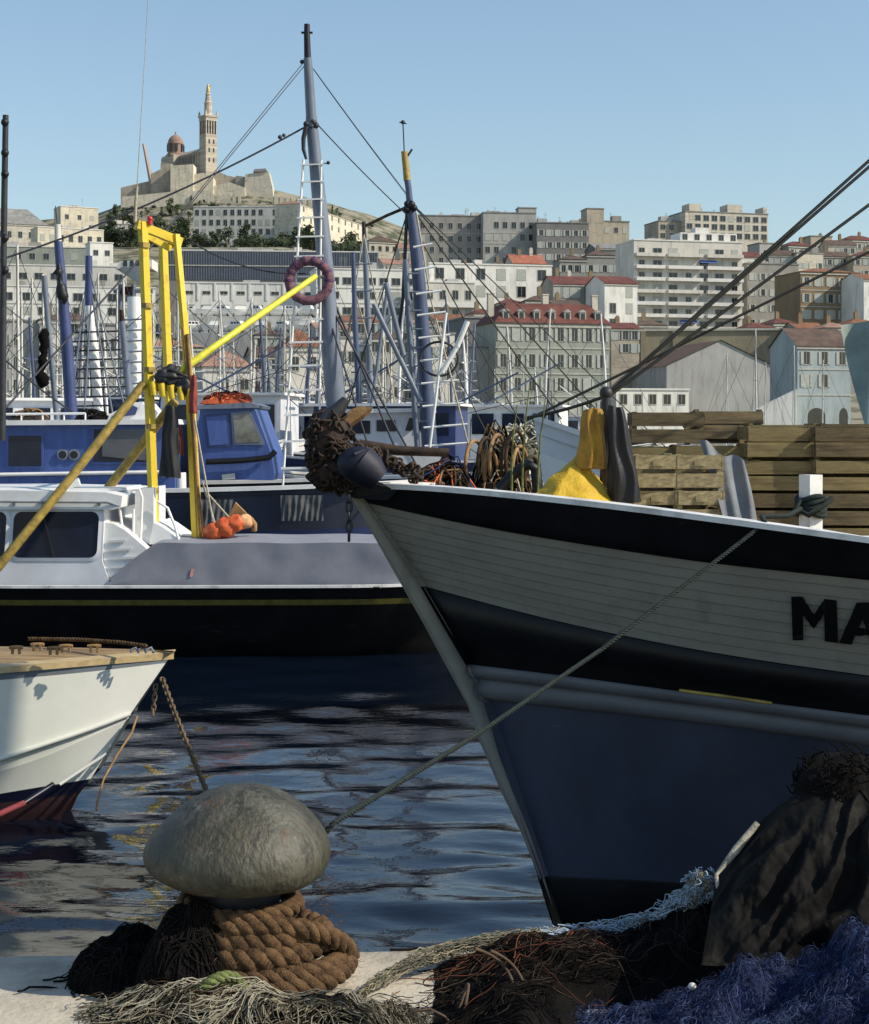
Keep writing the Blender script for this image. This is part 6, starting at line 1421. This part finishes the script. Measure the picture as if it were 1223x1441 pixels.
ls, g_ = building('slatted_shed', 'long blue grey shed with vertical slats and a white roof edge', 226, 532, 354, 410, 520, 14, 3, 'dark', 'flat', M['far_white'], 0, (), 0)
W, H, D, base, hw = g_
mb = MB()
for k in range(86): x = lerp(-hw, hw, (k + .5) / 86); mb.bb((x - .12, -.3, H - 8.6), (x + .12, -.002, H - .05))
o = part('slat_screen', mb, mat('slat_blue', (.15, .18, .25), .7, .2, 1), ls)
mb = MB(); mb.bb((-hw, -.45, H - 4.6), (hw, -.31, H - 4.3)); part('string_course', mb, M['trim'], ls)
bt, g_ = building('boat_store', 'long white boat store with a pilastered parapet', 256, 446, 399, 470, 460, 12, 4, 'white', 'flat', M['far_white'], 0, (), 0)
W, H, D, base, hw = g_
for k in range(9): x = lerp(-hw, hw, k / 8); g = MB(); g.bb((x - .25, -.2, H - 4.6), (x + .25, -.004, H - .02)); part('pilaster', g, M['far_white'], bt)
for k in range(8): x = lerp(-hw, hw, (k + .5) / 8); window(bt, x, H - 7.2, 2.6, 2.6, 'p'); window(bt, x, H - 2.6, 2.0, .8, 'p')
building('white_annex', 'white building with banded storeys between the tall mast and the second mast', 446, 600, 380, 480, 450, 12, 6, 'white', 'flat', M['far_white'], 0, (396, 416, 438), 9, (2.2, 1.8), 'p', .3, (406, 427))
building('brown_house', 'little brown house below the trees left of the second mast', 520, 560, 330, 366, 640, 10, 12, 'cream', 'hip', M['tile_brown'], px(10, 640), (350,), 4, (1.2, 1.8), 'p', .2)
# small hauled-out boats on the store's terrace
random.seed(3)
def hauled():
    r = thing('hauled_boat', 'small white cabin boat laid up on the boat yard terrace', 'boat', (0, 0, 0), .0001, 'boats laid up on the boat yard terrace')
    rows = hull_rows(6.5, 2.4, 1.5, .1, .9, .3, .05, 10, .4, (0, .5, .85, 1), .45); mb = hull_band(rows, 0, 3); close_stern(mb, rows, 0, 3); part('hull', mb, M['white_paint'], r); part('deck', deck_mb(rows, .05), M['cream_paint'], r)
    mb = MB(); mb.prism([V((-1.8, -.8, 1.45)), V((1.5, -.8, 1.45)), V((.9, -.8, 2.4)), V((-1.5, -.8, 2.4))], (0, 1.6, 0)); cb = part('cabin', mb, M['white_paint'], r)
    for k in range(3): mb = MB(); mb.bb((-1.3 + k * .75, -.83, 1.8), (-.75 + k * .75, -.81, 2.2)); part('window', mb, M['glass'], cb)
    mb = MB(); mb.bb((-1.8, -.6, -.4), (-1.6, .6, .35)); mb.bb((1.2, -.5, -.4), (1.4, .5, .6)); part('cradle', mb, M['dark_steel'], r)
    return r
hp_ = hauled(); k = 0
tb = MB(); tb.bb((at(250, 405), 400, -6), (at(440, 405), 414, P(0, 447, 405).z)); tb2 = MB(); tb2.bb((at(250, 375), 370, -6), (at(440, 375), 386, P(0, 470, 375).z))
single('yard_terrace', tb, W_['pale'], 'upper concrete terrace of the boat yard carrying laid up boats', 'terrace'); single('yard_terrace', tb2, W_['grey'], 'lower concrete terrace of the boat yard above the pink roof', 'terrace')
for (Yd, y, xs2) in ((403, 447, (268, 292, 314, 338, 362, 386, 410, 430)), (372, 470, (272, 302, 334, 366, 400, 428))):
    for x in xs2:
        o = hp_ if k == 0 else copy_tree(hp_); o.location = (at(x, Yd) + rnd(-.3, .3), Yd, P(0, y, Yd).z + .4); o.rotation_euler = (0, 0, rnd(-.5, .5) + PI * (k % 2)); k += 1
hb = thing('hauled_boat', 'big white hauled out boat bow with a red keel, left of the yellow gantry', 'boat', P(185, 400, 240)); mb = MB(); rows = []
for j in range(9):
    v = j / 8; r = []
    for i in range(13):
        u = i / 12; x = lerp(lerp(161, 178, v), 214, u); y = lerp(377, lerp(388, 408, min(1, u * 1.2)), v); r.append(P(x, y, 240) + V((0, -3 * math.sin(min(1, u * 1.1) * PI / 2) * (1 - v * .5), 0)))
    rows.append(r)
mb.grid(rows, 0, True); mb.grid([rows[0], [p + V((0, 8, 0)) for p in rows[0]]], 0, False, True); part('hull', mb, M['white_paint'], hb)
mb = MB(); mb.prism([P(x, y, 239) for x, y in ((168, 368), (214, 365), (214, 378), (163, 378))], (0, 5, 0)); cb = part('cabin', mb, M['far_white'], hb)
for x in (174, 183, 191): mb = MB(); mb.prism([P(x, 366.5, 238.9), P(x + 5, 366.5, 238.9), P(x + 5, 375, 238.9), P(x - 1, 375, 238.9)], (0, .05, 0)); part('window', mb, M['pane'], cb)
mb = MB(); mb.prism([P(x, y, 238.5) for x, y in ((168, 412), (172, 403), (186, 403), (180, 414))], (0, 2, 0)); part('keel', mb, M['antifoul'], hb)
mb = MB()
for x in (170, 188, 206): mb.tube([P(x, 400, 240), P(x - 2, 470, 240), P(x - 4, 620, 240)], .35, 6)
mb.bar(P(160, 410, 240), P(215, 410, 240), .5, .5)
part('cradle', mb, M['mast_grey'], hb)
# ---- white institution on the hill
ih, _ = building('hillside_hospital', 'long white three storey building below the fortress hill', 272, 432, 291, 345, 900, 16, -2, 'pale', 'flat', M['far_white'], 0, (299, 313, 326), 16, (2.0, 3.0), 'p', .2)
building('hillside_wing', 'sunlit cream wing right of the tall mast at the end of the long white building', 432, 512, 296, 345, 915, 14, 38, 'yellow', 'hip', M['tile_pink'], px(7, 915), (309, 322), 10, (1.8, 2.6), 'p', 0)
building('hillside_wing', 'small grey house left of the long white building among the trees', 150, 196, 316, 340, 860, 10, 10, 'grey', 'flat', None, 0, (325,), 4, (1.6, 2.2), 'p', .1)
# ================================================================== THE BASILICA
CY_ = 1120.0; UP = CY_ / F
cz = P(0, 248, CY_).z
ch_ = thing('basilica', 'striped stone basilica with a tall bell tower and dome on the hilltop fortress', 'church', (at(293, CY_), CY_, cz), math.radians(38))
st1 = mat('basilica_stone', (.50, .45, .36), .9, .2, .3, 0, 1, stretch=(.2, .2, 2.2), col2=(.35, .31, .25), lo=.42, hi=.58); st2 = W_['sand']; gold = mat('gilding', (.55, .42, .16), .45, .2, 2, metal=.4)
def zz(y): return P(0, y, CY_).z - cz
tw = 4.2
mb = MB(); mb.bb((-tw, -tw, -18), (tw, tw, zz(190))); part('tower', mb, st1, ch_)
mb = MB(); mb.bb((-tw + .5, -tw + .5, zz(190)), (tw - .5, tw - .5, zz(170)))
part('belfry_core', mb, M['pane'], ch_)
for sx in range(5):
    for (ax) in (0, 1):
        for s in (-1, 1):
            q = lerp(-tw + .35, tw - .35, sx / 4); g = MB(); c = (q, s * (tw - .3), (zz(190) + zz(171)) / 2) if ax == 0 else (s * (tw - .3), q, (zz(190) + zz(171)) / 2)
            if ax == 1 and sx in (0, 4): continue
            g.box(c, (.62, .62, zz(171) - zz(190))); part('belfry_column', g, st1, ch_)
mb = MB(); mb.bb((-tw - .15, -tw - .15, zz(171)), (tw + .15, tw + .15, zz(166))); mb.bb((-tw - .7, -tw - .7, zz(166)), (tw + .7, tw + .7, zz(163.5))); part('tower_cornice', mb, st1, ch_)
for sx in (-1, 1):
    for sy in (-1, 1):
        g = MB(); g.bb((sx * tw - .5, sy * tw - .5, zz(163.5)), (sx * tw + .5, sy * tw + .5, zz(159))); g.lathe([(.5, zz(159)), (.15, zz(156.5))], 8, (sx * tw, sy * tw, 0)); part('corner_turret', g, st1, ch_)
mb = MB(); mb.lathe([(3.0, zz(163.5)), (2.6, zz(160)), (2.5, zz(146)), (2.9, zz(145)), (2.2, zz(143)), (1.9, zz(138)), (1.6, zz(134)), (2.0, zz(133.5)), (1.5, zz(131))], 10, smooth=False); part('statue_pedestal', mb, st1, ch_)
mb = MB(); mb.lathe([(1.3, zz(131)), (1.5, zz(128)), (1.15, zz(125)), (1.25, zz(123.2)), (.9, zz(122)), (.55, zz(121.4)), (.75, zz(120.3)), (.5, zz(119)), (.05, zz(118))], 14); mb.sphere(V((.9, -.9, zz(122))), .6, 8, 6); mb.tube([V((.8, -.8, zz(122.4))), V((1.4, -1.4, zz(119)))], .22, 6); part('gilded_statue', mb, gold, ch_)
for y in (200, 212, 226):
    for s in (-.4, .4):
        g = MB(); g.bb((s * tw - .55, -tw - .08, zz(y) - 1.6), (s * tw + .55, -tw - .01, zz(y) + 1.2)); part('tower_window', g, M['pane'], ch_)
mb = MB(); nw_ = 5.2; z1 = zz(213); mb.bb((-nw_, tw, -18), (nw_, 36, z1)); mb.prism([V((-nw_ - .3, tw, z1)), V((nw_ + .3, tw, z1)), V((0, tw, zz(206)))], (0, 32, 0)); part('nave', mb, st1, ch_)
for k in range(6):
    y = 8 + k * 3.6; g = MB(); g.bb((-nw_ - .1, y - .7, z1 - 6.5), (-nw_ - .01, y + .7, z1 - 2.4)); g.lathe([(.7, 0), (.01, .8)], 10, (-nw_ - .04, y, z1 - 2.4)); part('nave_window', g, M['pane'], ch_)
for k in range(7): y = 6.2 + k * 3.6; g = MB(); g.bb((-nw_ - 1.0, y - .35, -18), (-nw_ - .003, y + .35, z1 - 1)); part('buttress', g, st2, ch_)
mb = MB(); mb.bb((-9, 30, -18), (9, 42, zz(211))); mb.prism([V((-9.2, 29.8, zz(211))), V((-9.2, 42.2, zz(211))), V((-9.2, 36, zz(206)))], (18.4, 0, 0)); part('transept', mb, st1, ch_)
mb = MB(); mb.lathe([(5.6, zz(212)), (5.6, zz(207)), (5.2, zz(206.5)), (5.2, zz(195)), (5.7, zz(194)), (5.7, zz(192.5)), (5.2, zz(192)), (4.9, zz(188.5)), (4.0, zz(185)), (2.6, zz(182)), (1.0, zz(180)), (.5, zz(179.5)), (.5, zz(177)), (.05, zz(175))], 16, (-4, 36, 0), smooth=False); dm = part('dome', mb, mat('dome_stone', (.30, .20, .16), .85, .25, .4), ch_)
for k in range(8): a = 2 * PI * (k + .5) / 8; g = MB(); g.box((-4 + 5.2 * math.cos(a), 36 + 5.2 * math.sin(a), zz(200)), (1.4, 1.4, 4.6), a); part('drum_window', g, M['pane'], dm)
mb = MB(); mb.lathe([(4.5, -18), (4.5, zz(214)), (3.8, zz(211)), (.2, zz(208))], 14, (-6, 43, 0)); part('apse', mb, st1, ch_)
# fortress walls under it
fort = thing('fortress_rampart', 'pale stone fortress ramparts below the basilica', 'fortress', (at(275, CY_), CY_ - 20, cz))
def wallpix(pts, Yd, Yb, m): g = MB(); g.prism([P(x, y, Yd) for x, y in pts], (0, Yb, 0)); return g
for pts, Yd, rt_, m in (
    (((240, 290), (240, 233), (272, 231), (272, 290)), 1092, 14, W_['yellow']), (((270, 290), (270, 246), (286, 243), (300, 250), (300, 290)), 1096, 12, W_['yellow']),
    (((212, 290), (212, 245), (226, 238), (226, 230), (241, 230), (241, 290)), 1100, 14, W_['sand']), (((170, 290), (170, 264), (213, 254), (213, 290)), 1104, 14, W_['sand']),
    (((170, 292), (172, 277), (240, 270), (300, 268), (300, 292)), 1086, 4, W_['yellow']),
    (((343, 290), (345, 245), (378, 241), (383, 262), (386, 290)), 1100, 16, W_['cream']), (((298, 290), (300, 262), (322, 256), (345, 264), (345, 290)), 1098, 6, W_['yellow']), (((300, 262), (304, 240), (320, 247), (345, 252), (345, 290), (300, 290)), 1108, 6, W_['sand']), (((330, 290), (332, 247), (346, 249), (346, 290)), 1104, 6, W_['dull'])):
    part('rampart_wall', wallpix(pts, Yd, rt_, m), m, fort)
mb = MB(); mb.prism([P(x, y, 1099) for x, y in ((356, 242), (358, 238), (374, 237), (376, 241))], (0, 6, 0)); part('gun_platform', mb, W_['dull'], fort)
mb = MB()
for k in range(9): x = 386 + k * 8; mb.prism([P(x, 292, 1080), P(x + 5, 292, 1080), P(x + 5, 276 + k * .9, 1080), P(x, 275 + k * .9, 1080)], (0, 1.2, 0))
mb.prism([P(384, 296, 1080.5), P(460, 300, 1080.5), P(460, 283, 1080.5), P(384, 277, 1080.5)], (0, 1.0, 0)); part('parapet', mb, W_['yellow'], fort)
for k in range(7):
    x = 290 + k * 7.5; g = MB(); g.prism([P(x, 286, 1079), P(x + 4, 286, 1079), P(x + 4, 273, 1079), P(x, 273, 1079)], (0, .8, 0)); part('arcade_pier', g, W_['cream'], fort)
cr = thing('crane_jib', 'slanting pinkish crane jib on the ridge left of the basilica', 'crane', P(210, 250, 1140)); mb = MB()
mb.tube([P(213, 256, 1140), P(202, 202, 1140)], [1.6, .9], 4, 0, False); part('jib', mb, mat('crane_pink', (.45, .33, .28), .8, .2, 1), cr)
# ================================================================== TREES ON THE SLOPES
lf = [mat('leaf_dark', (.035, .055, .028), .8, .4, .8), mat('leaf_mid', (.06, .085, .038), .8, .4, .8), mat('leaf_light', (.10, .12, .05), .8, .4, .8)]
bark = mat('bark', (.08, .06, .045), .9, .3, 4)
def tree_proto(seedv, H, Wd, shape):
    random.seed(seedv); r = thing('hillside_tree', 'dark green tree on the slope below the hilltop basilica', 'tree', (0, 0, 0), .0001, 'trees on the slope below the basilica')
    mb = MB(); mb.tube([V((0, 0, -1.5)), V((.1, 0, H * .3)), V((-.1, .1, H * .62))], [.32, .24, .10], 7)
    for k in range(5): a = rnd(0, 6.3); mb.tube([V((0, 0, H * rnd(.25, .5))), V((Wd * .3 * math.cos(a), Wd * .3 * math.sin(a), H * rnd(.5, .75)))], [.12, .04], 5)
    part('trunk', mb, bark, r)
    mb = MB(); cl = []
    for k in range(13):
        z = rnd(.28, .95); rr = Wd / 2 * (math.sin(PI * min(1, z * .95)) ** .7 if shape == 0 else (1.05 - z)); a = rnd(0, 6.3); q = rr * rnd(.2, .85); cl.append((V((q * math.cos(a), q * math.sin(a), H * z)), Wd * rnd(.13, .26)))
    for c, rad in cl:
        mi = random.choice((0, 0, 1, 1, 2))
        for _ in range(46):
            d = V((rnd(-1, 1), rnd(-1, 1), rnd(-.8, 1))).normalized() * rad * rnd(.55, 1.1); p = c + d; s = rnd(.28, .6); u = V((rnd(-1, 1), rnd(-1, 1), rnd(-1, 1))).normalized(); w_ = u.orthogonal().normalized()
            mb.add([p - u * s, p - w_ * s * .6, p + u * s, p + w_ * s * .6], [(0, 1, 2, 3)], min(2, mi + (1 if d.z > rad * .5 else 0)), True)
    part('crown', mb, lf, r); return r
protos = [tree_proto(101, 9, 8, 0), tree_proto(102, 8, 9.5, 0), tree_proto(103, 11, 7, 0), tree_proto(104, 7, 8, 0), tree_proto(105, 12, 4.5, 1)]
random.seed(77)
spots = []
def band_trees(n, x0, x1, Y0, Y1, s0, s1):
    for i in range(n): spots.append((rnd(x0, x1), rnd(Y0, Y1), rnd(s0, s1)))
band_trees(26, 270, 430, 800, 868, 1.0, 1.45); band_trees(24, 430, 555, 770, 868, 1.1, 1.6); band_trees(18, 196, 272, 800, 900, 1.1, 1.6); band_trees(60, 150, 300, 1030, 1088, .22, .5); band_trees(70, 300, 520, 1020, 1090, .2, .45); band_trees(40, 500, 600, 900, 1100, .3, .6); band_trees(14, 140, 215, 740, 850, 1.0, 1.5); band_trees(16, 145, 300, 1000, 1060, .5, .9); band_trees(16, 300, 470, 1000, 1062, .45, .8); band_trees(12, 470, 600, 880, 1000, .6, 1.0); band_trees(10, 60, 160, 800, 900, .7, 1.1); band_trees(8, 60, 140, 620, 690, .5, .7); band_trees(14, 1080, 1223, 640, 720, .6, .9); band_trees(12, 165, 235, 935, 1010, .8, 1.2)
for k, (x, Yd, s) in enumerate(spots):
    o = protos[k] if k < 5 else copy_tree(protos[random.choice((0, 1, 1, 2, 3, 3, 4)) if k % 3 else k % 4]); X_ = at(x, Yd); o.location = (X_, Yd, terr(X_, Yd)); o.rotation_euler = (0, 0, rnd(0, 6.2)); o.scale = (s, s, s * rnd(.85, 1.1))
    if x > 1000: o['label'] = 'green tree among the hillside houses at the right'; o['group'] = 'trees among the hillside houses'
# ================================================================== SUN, SKY, CAMERA
SUN_AZ, SUN_EL = 14.0, 37.0           # degrees behind the picture plane's right, and above the horizon
a, e = math.radians(SUN_AZ), math.radians(SUN_EL)
S = V((math.cos(a) * math.cos(e), -math.sin(a) * math.cos(e), math.sin(e)))
ld = bpy.data.lights.new('sun', 'SUN'); ld.energy = 5.0; ld.angle = math.radians(.5); ld.color = (1.0, .90, .74)
lo = bpy.data.objects.new('sun', ld); COL.objects.link(lo); lo.rotation_euler = S.to_track_quat('Z', 'Y').to_euler(); lo.location = (40, -20, 40)
w = bpy.data.worlds.new('World'); sc.world = w; w.use_nodes = True
nt = w.node_tree; bg = nt.nodes['Background']
sky = nt.nodes.new('ShaderNodeTexSky'); sky.sky_type = 'NISHITA'; sky.sun_disc = False
sky.sun_elevation = e; sky.sun_rotation = math.atan2(S.x, S.y)
sky.altitude = 0; sky.air_density = 1.35; sky.dust_density = .7; sky.ozone_density = 2.6
tc = nt.nodes.new('ShaderNodeTexCoord'); ad = nt.nodes.new('ShaderNodeVectorMath'); ad.operation = 'ADD'; ad.inputs[1].default_value = (0, 0, .03)
nt.links.new(tc.outputs['Generated'], ad.inputs[0]); nt.links.new(ad.outputs['Vector'], sky.inputs['Vector'])
nt.links.new(sky.outputs['Color'], bg.inputs['Color']); bg.inputs['Strength'].default_value = .15
cd = bpy.data.cameras.new('camera'); cam = bpy.data.objects.new('camera', cd); COL.objects.link(cam); sc.camera = cam
cam.location = (0, 0, CZ); cam.rotation_euler = (PI / 2, 0, 0)
cd.sensor_fit = 'VERTICAL'; cd.sensor_height = 24.0; cd.lens = 24.0 * F / 1441.0
cd.shift_y = (HZ - 720.5) / 1441.0
cd.clip_start = .1; cd.clip_end = 12000
sc.view_settings.view_transform = 'Standard'; sc.view_settings.look = 'None'; sc.view_settings.exposure = 0; sc.view_settings.gamma = 1
sc.render.engine = 'CYCLES'; sc.cycles.max_bounces = 6; sc.cycles.use_denoising = True
